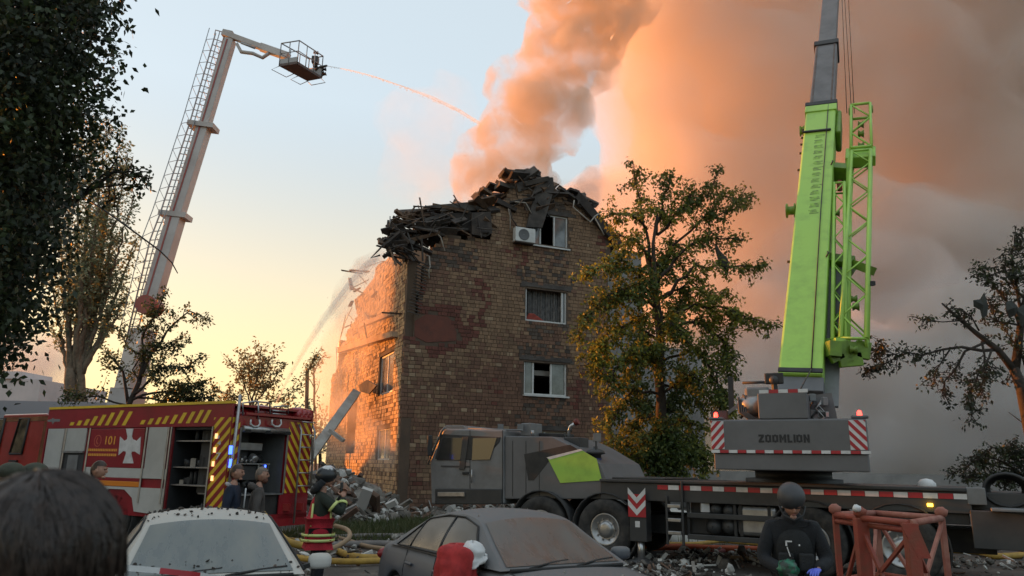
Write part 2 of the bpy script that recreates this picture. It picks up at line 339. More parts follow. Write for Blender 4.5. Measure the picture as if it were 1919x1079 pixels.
W0 = (W3[0], W3[1]-3.0, W3[2], W3[3]-3.0)
holes = [W1, W2, W3, W0]
CH_ = .165
def wall_core(fr, poly, holes, th, name, m, u0, u1, z1):
    mb = MB(); z = -.1; du = .16
    while z < z1:
        zc = z+CH_/2; run = None; u = u0
        while u <= u1+du:
            ok = u <= u1 and inside(poly, u, zc) and not any(h[0] < u < h[2] and h[1] < zc < h[3] for h in holes)
            if ok and run is None: run = u
            if not ok and run is not None:
                a, b = run, u
                for h in holes:
                    if h[1] < zc < h[3]:
                        if abs(a-h[2]) < du*1.2: a = h[2]
                        if abs(b-h[0]) < du*1.2: b = h[0]
                M = lambda p, q, d: fr.w(p, q, -d)
                mb.prism([(a, z), (b, z), (b, z+CH_), (a, z+CH_)], M, 0, th); run = None
            u += du
        z += CH_
    return mb.build(name, m, bld)
wall_core(FB, gp, holes, .42, 'gable_wall', M_mortar, 0.02, max(p[0] for p in gp), max(p[1] for p in gp)+.2)
# bricks on the gable
def brick_list(fr, poly, holes, u0, u1, z1, seed):
    r = random.Random(seed); out_ = []; z = -.08; row = 0
    while z < z1:
        zc = z+CH_/2; u = u0 - r.uniform(0, .1); k = row % 3
        while u < u1:
            L = (.25 if (k != 1) ^ (r.random() < .18) else .125)
            uc = u+L/2
            if inside(poly, uc-.08, zc) and inside(poly, uc+L/2, zc) and not any(h[0]-L/2 < uc < h[2]+L/2 and h[1]-.02 < zc < h[3]+.16 for h in holes): out_.append((uc, zc, L))
            u += L+.018
        z += CH_; row += 1
    return out_
redpatch = [FB.uz(x, y) for x, y in ((772, 632), (778, 600), (800, 585), (838, 590), (848, 600), (862, 625), (866, 642), (800, 645))]
bl = [b for b in brick_list(FB, gp, holes, 0, gp[-2][0], max(p[1] for p in gp), 3) if not inside(redpatch, b[0]+.25*noise.noise(V((b[0]*3, b[1]*3, 0))), b[1]+.3*noise.noise(V((b[0]*3, b[1]*3, 5))))]
M_redbr = mat('brick_painted_red', (.15, .052, .038), .9, col2=(.11, .045, .034), scale=2, island=.2, bump=.3); M_soot = mat('brick_sooty', (.10, .078, .062), .9, col2=(.065, .05, .042), scale=2, island=.3, bump=.3)
BM = [M_tan, M_brown, M_pale, M_redbr, M_soot]
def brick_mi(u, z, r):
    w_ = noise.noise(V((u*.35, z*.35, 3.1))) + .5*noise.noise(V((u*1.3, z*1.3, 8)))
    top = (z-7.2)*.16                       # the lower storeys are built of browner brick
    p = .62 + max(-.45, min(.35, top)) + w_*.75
    q = r.random()
    for h in holes:
        if h[0]-.35 < u < h[2]+.35 and h[3] < z < h[3]+1.0 and q < .75-(z-h[3])*.6: return 4
        if h[0]-.1 < u < h[2]+.1 and h[1]-.9 < z < h[1] and q < .5: return 4 if q < .25 else 1
    cxr, czr = FB.uz(815, 615); dr = math.hypot((u-cxr)/1.9, (z-czr)/1.2)+.45*noise.noise(V((u*1.1, z*1.1, 2)))
    if dr < .85: return 3
    if abs(z-(10.6+.8*noise.noise(V((u*.6, 1, 1))))) < .5 and u < 3 and q < .6: return 4
    if noise.noise(V((u*.8, z*.5, 20))) > .38 and q < .4: return 3
    if q < .04: return 2
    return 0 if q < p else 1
r_ = random.Random(5)
zlo = 3.2
cand = sorted([b for b in bl if b[1] > zlo and b[2] > .2], key=lambda b: (FB.w(b[0], b[1])-V((0, 0, CH))).length)[:300]
cs = set(cand); shared = {}
for i, (u, z, L) in enumerate(cand):
    mi = brick_mi(u, z, r_); key = mi
    if key not in shared:
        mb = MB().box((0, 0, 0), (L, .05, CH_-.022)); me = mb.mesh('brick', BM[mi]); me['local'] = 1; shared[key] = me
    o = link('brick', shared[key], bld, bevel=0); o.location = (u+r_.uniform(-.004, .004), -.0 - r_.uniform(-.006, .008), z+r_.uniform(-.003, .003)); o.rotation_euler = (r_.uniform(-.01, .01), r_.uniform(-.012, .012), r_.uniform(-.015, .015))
mb = MB()
for b in bl:
    if b in cs: continue
    u, z, L = b; d = r_.uniform(.012, .032); h = CH_-.022; j = r_.uniform(-.004, .004)
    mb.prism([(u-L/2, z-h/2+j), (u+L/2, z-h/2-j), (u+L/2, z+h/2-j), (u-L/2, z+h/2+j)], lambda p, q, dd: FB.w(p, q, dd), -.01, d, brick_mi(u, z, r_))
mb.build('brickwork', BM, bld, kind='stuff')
MB().prism([(lerp(u_, FB.uz(812, 617)[0], .12)+.12*math.sin(i_*5), lerp(z_, FB.uz(812, 617)[1], .12)) for i_, (u_, z_) in enumerate(redpatch)], lambda p, q, d: FB.w(p, q, d), 0, .02).build('plaster_patch', M_redpl, bld, label='smooth red brown plaster patch')
# lintels over the windows
for h in holes:
    MB().prism([(h[0]-.25, h[3]+.01), (h[2]+.25, h[3]+.01), (h[2]+.25, h[3]+.2), (h[0]-.25, h[3]+.2)], lambda p, q, d: FB.w(p, q, d), 0, .03).build('lintel', M_char2, bld)
# windows
def window(h, splits, openp=None, curtain=False, sill=True):
    u0, z0, u1, z1 = h; t = .07
    mb = MB(); M = lambda p, q, d: FB.w(p, q, -d)
    fr = [(u0, z0, u1, z0+t), (u0, z1-t, u1, z1), (u0, z0+t, u0+t, z1-t), (u1-t, z0+t, u1, z1-t)] + [(s-t/2, z0+t, s+t/2, z1-t) for s in splits]
    for a, b, c, d in fr: mb.prism([(a, b), (c, b), (c, d), (a, d)], M, .06, .14)
    wn = mb.build('window_frame', M_white, bld)
    xs = [u0+t] + [s for s in splits] + [u1-t]
    for i in range(len(xs)-1):
        if openp is not None and i in openp: continue
        MB().prism([(xs[i]+.03, z0+t), (xs[i+1]-.03, z0+t), (xs[i+1]-.03, z1-t), (xs[i]+.03, z1-t)], M, .1, .11).build('pane', M_pane, wn)
    if sill: MB().prism([(u0-.05, z0-.07), (u1+.08, z0-.07), (u1+.08, z0-.005), (u0-.05, z0-.005)], M, -.12, .1).build('window_sill', M_white, wn)
    return wn
window(W1, [lerp(W1[0], W1[2], .22), lerp(W1[0], W1[2], .62)], openp=[1])
w2 = window(W2, [lerp(W2[0], W2[2], .90)], openp=[0], sill=False)
cv = MB(); n_ = 70; vs = []
for i in range(n_+1):
    u = lerp(W2[0]+.05, W2[2]-.2, i/n_); d = .34+.05*math.sin(i*1.25)+.03*math.sin(i*.5)
    vs += [FB.w(u, W2[1]+.06, -d), FB.w(u, W2[3]-.05, -d)]
cv.add(vs, [(2*i, 2*i+2, 2*i+3, 2*i+1) for i in range(n_)], 0, True).build('curtain', M_curt, w2)
tag(MB().prism([(W2[0]+.1, W2[1]+.08), (W2[0]+1.05, W2[1]+.08), (W2[0]+.85, W2[1]+.2), (W2[0]+.5, W2[1]+.4), (W2[0]+.25, W2[1]+.38)], lambda p, q, d: FB.w(p, q, -d), .18, .27).build('red_cushion', mat('red_cloth_dull', (.32, .06, .04), .9, col2=(.2, .04, .03), scale=8), bevel=.03), 'dull red cushion lying inside the curtained middle window', 'cushion')
window(W3, [lerp(W3[0], W3[2], .22), lerp(W3[0], W3[2], .64)], openp=[1])
window(W0, [lerp(W0[0], W0[2], .5)])
# left facade
fp = [FS.uz(x, y) for x, y in ((748, 880), (757, 632), (765, 486), (735, 480), (705, 500), (697, 540), (664, 562), (670, 592), (648, 625), (652, 660), (634, 690), (622, 706), (620, 880))]
fp[0] = (0.0, -.1); fp[-1] = (fp[-2][0], -.1)
umin = min(p[0] for p in fp)
H1 = rect(FS, 711, 664, 737, 736); H0 = rect(FS, 706, 802, 731, 862); H2 = (H1[0], H1[1]+3.0, H1[2], H1[3]+3.0); Hd = rect(FS, 652, 745, 667, 850)
fholes = [H1, H0, Hd]
wall_core(FS, fp, fholes, .4, 'side_wall', M_mortar, umin, -.02, max(p[1] for p in fp)+.1)
mb = MB()
for (u, z, L) in brick_list(FS, fp, fholes, umin, 0, max(p[1] for p in fp), 9):
    if r_.random() < .06: continue
    d = r_.uniform(.012, .04); h = CH_-.022
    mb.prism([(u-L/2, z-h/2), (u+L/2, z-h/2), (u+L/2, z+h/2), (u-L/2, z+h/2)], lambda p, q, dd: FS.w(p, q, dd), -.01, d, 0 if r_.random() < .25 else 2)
mb.build('side_brickwork', [M_tan, M_brown, M_pale_sun], bld, kind='stuff')
for h in (H1, H0):
    mb = MB(); M = lambda p, q, d: FS.w(p, q, -d); a, b, c, e = h
    for q in ((a, b, c, b+.07), (a, e-.07, c, e), (a, b+.07, a+.07, e-.07), (c-.07, b+.07, c, e-.07), ((a+c)/2-.03, b+.07, (a+c)/2+.03, e-.07)): mb.prism([(q[0], q[1]), (q[2], q[1]), (q[2], q[3]), (q[0], q[3])], M, .08, .15)
    wn = mb.build('window_frame', M_white, bld)
    MB().prism([(a+.05, b+.05), (c-.05, b+.05), (c-.05, e-.05), (a+.05, e-.05)], M, .11, .12).build('pane', M_pane, wn)
# inside: floor slabs, cross walls
UR = gp[-2][0]; DEP = -umin
def bbox(u0, v0, z0, u1, v1, z1, name, m, lab=None):   # v measured away from the gable
    mb = MB(); M = lambda p, q, d: FB.w(p, q, -d)
    mb.prism([(u0, z0), (u1, z0), (u1, z1), (u0, z1)], M, v0, v1); return mb.build(name, m, bld, label=lab)
eave = FB.uz(1137, 455)[1]
for k, z in enumerate((3.05, 6.05, 9.05)):
    if z < FB.uz(790, 500)[1]: bbox(.35, .43, z-.22, UR-.4, DEP-.5, z, 'floor_slab', M_conc)
bbox(UR-.4, .43, 0, UR, DEP, eave, 'right_wall', M_plaster)
bbox(.3, DEP-.4, 0, UR-.4, DEP, eave-3, 'rear_wall', M_mortar)
bbox(3.4, .43, 0, 3.6, DEP-.4, eave-.6, 'cross_wall', M_inner)
bbox(.42, 3.6, 0, 3.4, 3.8, eave-.4, 'cross_wall', M_inner)
bbox(.42, 7.4, 0, 3.4, 7.6, eave-2.6, 'cross_wall', M_inner)
bbox(3.6, 2.6, 0, UR-.4, 2.75, W1[3]+.5, 'cross_wall', M_dark)  # these dark partitions and ceiling are added to keep low sun off the rooms
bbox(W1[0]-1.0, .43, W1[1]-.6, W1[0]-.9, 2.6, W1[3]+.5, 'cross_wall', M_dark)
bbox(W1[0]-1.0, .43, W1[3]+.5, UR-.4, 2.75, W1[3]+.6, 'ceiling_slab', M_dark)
# plain wing set back to the right
bbox(UR+.003, 1.6, 0, UR+3.0, 9, eave+.3, 'rear_wing', M_plaster, 'plain grey plastered wing behind the tree')
mb = MB(); M = lambda p, q, d: FB.w(p, q, -d)
rs = [FB.uz(x, y) for x, y in ((1082, 362), (1168, 462), (1150, 462), (1074, 374))]
mb.prism(rs, M, -.25, 6).build('roof_slope', M_char, bld)
bbox(UR+3.003, 3.0, 0, UR+7.6, 9, eave-4.2, 'rear_wing', M_plaster, 'lower grey plastered wing behind the tree')
for k, uu in enumerate((UR+3.7, UR+5.6)):
    for zz in (1.2, 4.2): MB().prism([(uu, zz), (uu+1.2, zz), (uu+1.2, zz+1.4), (uu, zz+1.4)], lambda p, q, d: FB.w(p, q, -d), 2.95, 3.04).build('window', M_pane, bld)
bbox(4.5, DEP+.6, 0, UR+3, 30, 12.3, 'shade_block', M_mortar, 'unseen rear block added behind the gable to shade the low smoke')  # added out of sight to keep the low sun off the smoke
# wreckage of the roof
def debris(n, poly, Yoff, sizes, names, seed, ang=(-.5, .5), zj=1.0):
    r = random.Random(seed); xs = [p[0] for p in poly]; ys = [p[1] for p in poly]; k = 0
    while k < n:
        x = r.uniform(min(xs), max(xs)); y = r.uniform(min(ys), max(ys))
        if not inside(poly, x, y): continue
        off = r.uniform(*Yoff); u, z = FB.uz(x, y, off); c = FB.w(u, z, off)
        L, wd, th = [r.uniform(*s) for s in sizes]
        a = r.uniform(*ang); dirv = (FB.u*math.cos(a) + V((0, 0, 1))*math.sin(a) + FB.n*r.uniform(-.5, .5)).normalized()
        up = (V((0, 0, 1)) + FB.n*r.uniform(-1.2, 1.2)).normalized()
        m_ = r.choice([M_char, M_char, M_char2, M_wood])
        MB().beam(c-dirv*L/2, c+dirv*L/2, wd, th, 0, up, w2=r.uniform(.6, 1)).build(r.choice(names), m_, bld); k += 1
A1 = [(742, 402), (770, 396), (860, 384), (905, 392), (918, 405), (918, 445), (870, 440), (832, 436), (800, 455), (790, 470), (760, 470), (735, 470), (728, 440)]
debris(95, A1, (-1.2, .35), ((.4, 1.6), (.12, .5), (.05, .2)), ['charred_board', 'charred_beam'], 11)
A2 = [(735, 420), (760, 440), (775, 480), (740, 485), (722, 470)]
debris(48, A2, (-.6, .5), ((.4, 1.3), (.06, .22), (.04, .1)), ['charred_beam', 'charred_board'], 12, (-1.3, .9))
A3 = [(895, 365), (915, 355), (960, 335), (960, 400), (920, 400), (900, 385)]
debris(20, A3, (-1.2, 0), ((.5, 1.2), (.2, .6), (.1, .3)), ['charred_board', 'charred_beam'], 13)
A4 = [(955, 325), (1005, 322), (1005, 345), (1035, 340), (1040, 365), (1085, 362), (1110, 388), (1085, 390), (1040, 385), (1030, 395), (965, 385)]
debris(80, A4, (-1.0, .25), ((.4, 1.3), (.15, .6), (.05, .22)), ['charred_board', 'charred_beam'], 14, (-.7, .7))
A5 = [(1085, 372), (1110, 390), (1145, 430), (1135, 440), (1095, 400)]
debris(14, A5, (-.3, .15), ((.3, .9), (.05, .25), (.04, .1)), ['charred_beam', 'charred_board'], 15, (-1.1, -.3))
A6 = [(1038, 358), (1060, 352), (1085, 358), (1112, 388), (1090, 398), (1060, 398), (1038, 392)]
debris(34, A6, (-.8, .3), ((.35, 1.1), (.1, .4), (.04, .18)), ['charred_board', 'charred_beam'], 16, (-.9, .3))
M = lambda p, q, d: FB.w(p, q, d)
def slab(px, th, off, name, m, bend=0):
    MB().prism([FB.uz(x, y, off) for x, y in px], M, off, off+th).build(name, m, bld)
slab([(806, 466), (796, 425), (838, 396), (915, 396), (930, 452), (870, 458)], .1, -.5, 'charred_boarding', M_char)
A7 = [(728, 430), (742, 398), (800, 384), (905, 386), (918, 448), (832, 440), (795, 475), (735, 485)]
debris(70, A7, (-.5, .6), ((.35, 1.3), (.03, .08), (.02, .05)), ['splintered_batten'], 18, (-1.4, 1.4))
debris(55, A4, (-.6, .5), ((.3, 1.0), (.03, .08), (.02, .05)), ['splintered_batten'], 19, (-1.4, 1.4))
debris(16, A5, (-.2, .3), ((.3, .8), (.03, .07), (.02, .05)), ['splintered_batten'], 20, (-1.5, 1.0))
slab([(1003, 333), (1034, 334), (1036, 355), (1030, 376), (1014, 428), (985, 426), (992, 395), (1000, 370)], .14, .12, 'hanging_roof_slab', M_char2)
slab([(962, 320), (1006, 321), (1007, 332), (965, 343)], .25, -.3, 'roof_slab', M_char2)
slab([(965, 345), (998, 338), (1000, 352), (968, 362)], .2, -.1, 'roof_slab', M_char2)
slab([(790, 392), (880, 384), (905, 392), (900, 400), (795, 402)], .5, -.6, 'roof_slab', M_char2)
slab([(880, 402), (915, 400), (918, 440), (905, 447), (880, 442)], .3, -.1, 'roof_slab', M_char)
slab([(835, 402), (880, 400), (880, 436), (842, 432)], .2, -.2, 'roof_slab', M_char)
def wire(name, pts, off, r, m, par=bld):
    P3 = [FB.w(*FB.uz(x, y, o), o) for (x, y), o in zip(pts, off if isinstance(off, list) else [off]*len(pts))]
    return MB().tube(P3, r, 6).build(name, m, par)
wire('bent_pipe', [(798, 425), (815, 432), (826, 445), (833, 470)], .3, .035, M_pipe)
wire('bent_pipe', [(797, 478), (804, 480), (806, 500), (803, 505), (804, 522)], .12, .035, M_pipe)
wire('bent_pipe', [(952, 388), (956, 405), (956, 430)], .12, .03, M_pipe)
wire('bent_pipe', [(955, 392), (960, 410), (972, 428)], .2, .03, M_char)
wire('bent_pipe', [(1076, 375), (1074, 388), (1090, 402), (1106, 416), (1115, 405), (1127, 397)], .35, .035, M_pipe)
wire('bent_pipe', [(1113, 405), (1124, 425), (1132, 440)], .35, .03, M_pipe)
wire('bent_pipe', [(965, 378), (985, 380), (996, 400)], .3, .03, M_pipe)
wire('reinforcing_bar', [(731, 425), (731, 405)], .2, .025, M_steel)
wire('reinforcing_bar', [(722, 455), (708, 470), (695, 483), (712, 478)], .4, .04, M_char)
for pts in ([(640, 720), (634, 690), (636, 640), (648, 600), (660, 575)], [(636, 640), (648, 590)], [(632, 700), (630, 650)], [(662, 600), (650, 585)]):
    P3 = [FS.w(*FS.uz(x, y, .2), .2) for x, y in pts]; MB().tube(P3, .022, 5).build('reinforcing_bar', M_steel, bld)
# ledges and broken pieces on the side wall
def sp(px, d0, d1, name, m):
    MB().prism([FS.uz(x, y, d0) for x, y in px], lambda p, q, d: FS.w(p, q, d), d0, d1).build(name, m, bld)
sp([(648, 652), (755, 622), (756, 632), (648, 662)], -.2, .3, 'slab_edge', M_inner)
sp([(688, 606), (748, 585), (748, 592), (688, 614)], -.2, .2, 'slab_edge', M_inner)
sp([(750, 480), (762, 500), (758, 560), (748, 585), (742, 540)], -.5, -.3, 'broken_partition', M_inner)
sp([(676, 560), (720, 505), (748, 500), (748, 584), (690, 606), (676, 600)], -1.4, -1.2, 'broken_partition', M_inner)
rr = random.Random(4)
for i in range(26):
    x = rr.uniform(650, 750); y = rr.uniform(490, 660); o_ = rr.uniform(-.6, .3); u, z = FS.uz(x, y, o_); c = FS.w(u, z, o_)
    d = V((rr.uniform(-1, 1), rr.uniform(-1, 1), rr.uniform(-.8, .8))).normalized()*rr.uniform(.2, .7)
    MB().beam(c-d, c+d, rr.uniform(.05, .3), rr.uniform(.03, .1), 0, w2=.8).build('splintered_board', rr.choice([M_wood, M_inner, M_char]), bld)
# sheet of metal hanging off the side wall
t = tag(MB().prism([FS.uz(x, y, .5) for x, y in ((672, 722), (688, 712), (706, 722), (692, 738), (676, 734))], lambda p, q, d: FS.w(p, q, d), .45, .52).build('twisted_tray', M_char2, bld), 'bent dark tray hanging from the wall')
# rolled shutter hanging at the corner
sh = empty('broken_shutter', loc=FB.w(*FB.uz(785, 590, .3), .3), label='dark ribbed shutter hanging askew on the upper corner of the brick building', cat='shutter')
for i in range(17):
    t_ = i/16; a = FB.w(*FB.uz(lerp(783, 764, t_), lerp(489, 583, t_), .35), .35); b = FB.w(*FB.uz(lerp(805, 786, t_), lerp(498, 590, t_), .25), .25)
    MB().beam(a, b, .03, .075, 0, up=FB.n).build('slat', M_char2, sh)
# air conditioner
ac = empty('air_conditioner', loc=FB.w(*FB.uz(979, 458, .05), .05), label='white air conditioner unit hung beside the top window of the brick building', cat='air conditioner')
a, b, c, d = rect(FB, 960, 431, 997, 457)
MB().prism([(a, b), (c, b), (c, d), (a, d)], M, .05, .38).build('casing', M_white, ac, bevel=.02)
cx = lerp(a, c, .42); cz = (b+d)/2; rad = (d-b)*.4
MB().lathe(FB.w(cx, cz, .383), FB.n, [(0.01, .0), (rad*.9, .004), (rad, .012), (rad, 0)], 20).build('fan_grille', mat('ac_fan', (.10, .105, .11), .5), ac)
MB().prism([(a+.05, b-.05), (c-.05, b-.05), (c-.05, b-.005), (a+.05, b-.005)], M, .0, .36).build('bracket', M_char, ac)
# fallen concrete beam
fb = empty('fallen_roof_beam', loc=G(590, 880), label='long pale concrete beam fallen diagonally against the burning side wall', cat='beam')
MB().beam(P(572, 868, 26.0), P(667, 736, 31), .34, .26, 0, up=V((.3, -1, .3)).normalized()).build('beam', M_conc, fb)
MB().beam(P(618, 806, 27.5), P(644, 826, 27.3), .16, .12).build('strut', M_conc, fb)
# low walls behind
wl = MB(); MB().beam(V((9, 38, .9)), V((24, 36, .9)), .3, 1.9, 0, up=V((0, 0, 1))).build('yard_wall', M_plaster, None, label='low grey rendered yard wall behind the tree and the crane', cat='wall')
wb = empty('white_flat_roofed_building', loc=P(30, 800, 60), label='long white flat roofed building behind the fire engine cab', cat='building')
b0 = P(-120, 720, 60); b1 = P(105, 716, 62)
MB().b2((b0.x, 60, 0), (b1.x, 70, b1.z)).build('wall', M_plaster if False else mat('white_wall', (.55, .55, .56), .85, col2=(.45, .45, .46), scale=.3), wb)
MB().b2((b0.x-.2, 59.8, b1.z-.0+.003), (P(40, 716, 60).x, 64, b1.z+.6)).build('parapet', MATS['white_wall'], wb)
for i in range(5):
    x = lerp(b0.x+2, b1.x-2, i/4); MB().b2((x-.8, 59.96, 3.2), (x+.8, 60.02, 4.6)).build('window', M_pane, wb)
wl2 = tag(MB().b2((P(-60, 750, 34).x, 34, 0), (P(250, 750, 34).x, 34.3, P(100, 752, 34).z)).build('metal_fence', mat('grey_sheet', (.28, .29, .31), .6)), 'grey sheet metal fence behind the fire engine', 'fence')

# houses added out of the picture on the left, to block the low sun
for (x, y, sx, sy, hh, lb) in ((-27, 20, 10, 18, 6.6, 'unseen low house added to shade the street, nearest the viewer'), (-40, 42, 10, 18, 7.4, 'unseen low house added to shade the street, further up on the left')):
    hs_ = empty('shade_house', loc=(x, y, 0), label=lb, cat='house')
    MB().b2((x-sx/2, y-sy/2, 0), (x+sx/2, y+sy/2, hh-2)).build('wall', MATS['grey_plaster'], hs_)
    MB().add([(x-sx/2-.4, y-sy/2-.4, hh-2), (x+sx/2+.4, y-sy/2-.4, hh-2), (x+sx/2+.4, y+sy/2+.4, hh-2), (x-sx/2-.4, y+sy/2+.4, hh-2), (x, y-sy/2-.4, hh), (x, y+sy/2+.4, hh)], [(0, 3, 2, 1), (0, 1, 4), (2, 3, 5), (1, 2, 5, 4), (3, 0, 4, 5)]).build('roof', mat('house_roof', (.16, .07, .05), .9), hs_)
    for k in range(5): MB().b2((x+sx/2-.02, y-sy/2+1.5+k*3.4, 1.2), (x+sx/2+.04, y-sy/2+2.9+k*3.4, 2.6)).build('window', M_pane, hs_)
# ---------------- trees ----------------
def leaf_mat(name, c1, c2, c3, tl=.35, sc=.6):
    m = bpy.data.materials.new(name); m.use_nodes = True; n = m.node_tree.nodes; l = m.node_tree.links; n.clear()
    o = n.new('ShaderNodeOutputMaterial'); g = n.new('ShaderNodeNewGeometry'); tc = n.new('ShaderNodeTexCoord'); t = n.new('ShaderNodeTexNoise'); t.inputs['Scale'].default_value = sc; t.inputs['Detail'].default_value = 2
    l.new(tc.outputs['Object'], t.inputs[0])
    r = n.new('ShaderNodeValToRGB'); r.color_ramp.elements[0].color = (*c1, 1); r.color_ramp.elements[0].position = .3; r.color_ramp.elements[1].color = (*c3, 1); r.color_ramp.elements[1].position = .75
    e = r.color_ramp.elements.new(.52); e.color = (*c2, 1)
    a = n.new('ShaderNodeMath'); a.operation = 'MULTIPLY_ADD'; a.inputs[1].default_value = .35; l.new(g.outputs['Random Per Island'], a.inputs[0])
    s = n.new('ShaderNodeMath'); s.operation = 'SUBTRACT'; s.inputs[1].default_value = .17; l.new(t.outputs[0], s.inputs[0]); l.new(s.outputs[0], a.inputs[2]); l.new(a.outputs[0], r.inputs[0])
    d = n.new('ShaderNodeBsdfPrincipled'); d.inputs['Roughness'].default_value = .55; l.new(r.outputs[0], d.inputs['Base Color'])
    tr = n.new('ShaderNodeBsdfTranslucent'); l.new(r.outputs[0], tr.inputs[0]); mx = n.new('ShaderNodeMixShader'); mx.inputs[0].default_value = tl
    l.new(d.outputs[0], mx.inputs[1]); l.new(tr.outputs[0], mx.inputs[2]); l.new(mx.outputs[0], o.inputs[0]); return m
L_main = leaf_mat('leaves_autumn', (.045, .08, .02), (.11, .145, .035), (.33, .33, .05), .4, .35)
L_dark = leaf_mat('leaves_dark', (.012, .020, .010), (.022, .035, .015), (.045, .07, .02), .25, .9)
L_pop = leaf_mat('leaves_poplar_hazed', (.15, .19, .11), (.21, .25, .15), (.28, .30, .19), .45, .5)  # leaves paled: the backlit haze is put into their colour
L_small = leaf_mat('leaves_small', (.03, .045, .018), (.05, .07, .025), (.09, .11, .035), .35, .8)
L_pale = leaf_mat('leaves_pale', (.13, .13, .06), (.2, .18, .085), (.28, .23, .11), .5, .5)
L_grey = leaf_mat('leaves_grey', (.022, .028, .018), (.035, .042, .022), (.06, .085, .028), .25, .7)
M_bark = mat('bark', (.05, .04, .032), .95, col2=(.025, .02, .017), scale=8, bump=.6)
M_bark2 = mat('bark_pale', (.17, .14, .10), .95, col2=(.09, .075, .055), scale=6, bump=.6)
class Leaves:
    def __init__(s, m): s.v = []; s.f = []; s.m = m
    def leaf(s, c, L, wd, r, droop=0.0):
        d = V((r.gauss(0, 1), r.gauss(0, 1), r.gauss(0, .7)-droop)).normalized(); n_ = V((r.gauss(0, 1), r.gauss(0, 1), r.gauss(0, 1)))
        x = d.cross(n_)
        if x.length < 1e-3: return
        x.normalize(); b = len(s.v); m = c + d*(L*.45); t = c + d*L + V((0, 0, -L*.15))
        s.v += [tuple(c), tuple(m + x*wd), tuple(t), tuple(m - x*wd)]; s.f.append((b, b+1, b+2, b+3))
    def build(s, parent, name='crown'):
        me = bpy.data.meshes.new(name); me.from_pydata(s.v, [], s.f); me.materials.append(s.m); me.update(); return link(name, me, parent)
def resample(pts, step):
    out_ = []; 
    for i in range(len(pts)-1):
        a, b = pts[i], pts[i+1]; n = max(1, int((b-a).length/step))
        for k in range(n): out_.append(a.lerp(b, k/n))
    out_.append(pts[-1]); return out_
def tree(name, label, trunk, limbs, lm, bm_, seed, twig=(.5, 1.1), per=3.0, leaves=16, leaf=.1, sub=True, spread=.9, up=.15, start=.3, tjit=.06, droop=.3, group=None, thin=1.0, bias=None, ground=True):
    "trunk / limbs: ([(px,py,Y)...], r0, r1[, density])"
    r = random.Random(seed)
    base = trunk[0][0][0]; b3 = P(*base); root = empty(name, loc=(b3.x, b3.y, 0), label=label, cat='tree', group=group)
    Lv = Leaves(lm); tw = MB()
    def jit(pts, k):
        return [p + V((r.uniform(-k, k), r.uniform(-k, k), r.uniform(-k, k))) if 0 < i < len(pts)-1 else p for i, p in enumerate(pts)]
    for pts, r0, r1 in trunk:
        p3 = [P(*q) for q in pts]
        if ground and pts is trunk[0][0] and p3[0].z > .1: p3 = [V((p3[0].x, p3[0].y, -.1))] + p3
        p3 = jit(resample(p3, .7), tjit); n = len(p3)
        MB().tube(p3, [lerp(r0, r1, i/(n-1)) for i in range(n)], 9).build('trunk', bm_, root)
    for lb in limbs:
        pts, r0, r1 = lb[:3]; dens = lb[3] if len(lb) > 3 else 1.0; st = lb[4] if len(lb) > 4 else start
        p3 = jit(resample([P(*q) for q in pts], .35), tjit*1.2); n = len(p3)
        MB().tube(p3, [lerp(r0, r1, i/max(1, n-1)) for i in range(n)], 6).build('limb', bm_, root)
        tot = sum((p3[i+1]-p3[i]).length for i in range(n-1)); nt_ = int(tot*per*dens)
        for k in range(nt_):
            t_ = st + (1-st)*(k+r.random())/nt_; i = min(n-2, int(t_*(n-1))); a = p3[i].lerp(p3[i+1], t_*(n-1)-i)
            ax = (p3[i+1]-p3[i]).normalized()
            d = (V((r.gauss(0, 1), r.gauss(0, 1), r.gauss(0, 1)+up)).normalized()*spread + ax*.7)
            if bias: d += V(bias)
            d.normalize(); L = r.uniform(*twig)*(1.15-.5*t_)
            q = [a]; dd = d.copy()
            for s_ in range(4):
                dd = (dd + V((r.gauss(0, .25), r.gauss(0, .25), r.gauss(0, .2)-droop*.15))).normalized(); q.append(q[-1]+dd*L/4)
            tw.tube(q, [.012*thin+.2*r1, .012*thin, .010*thin, .008*thin, .005*thin], 4, cap=False)
            nl = int(leaves*L*r.uniform(.6, 1.3))
            for s_ in range(nl):
                tt = (r.random()**.7)*3.999; j = int(tt); c = q[j].lerp(q[j+1], tt-j) + V((r.gauss(0, .07), r.gauss(0, .07), r.gauss(0, .06)))*(leaf/.1)
                Lv.leaf(c, leaf*r.uniform(.7, 1.4), leaf*r.uniform(.22, .38), r, droop)
    if tw.v: tw.build('twigs', bm_, root, kind='stuff')
    Lv.build(root); return root
Y0 = 24
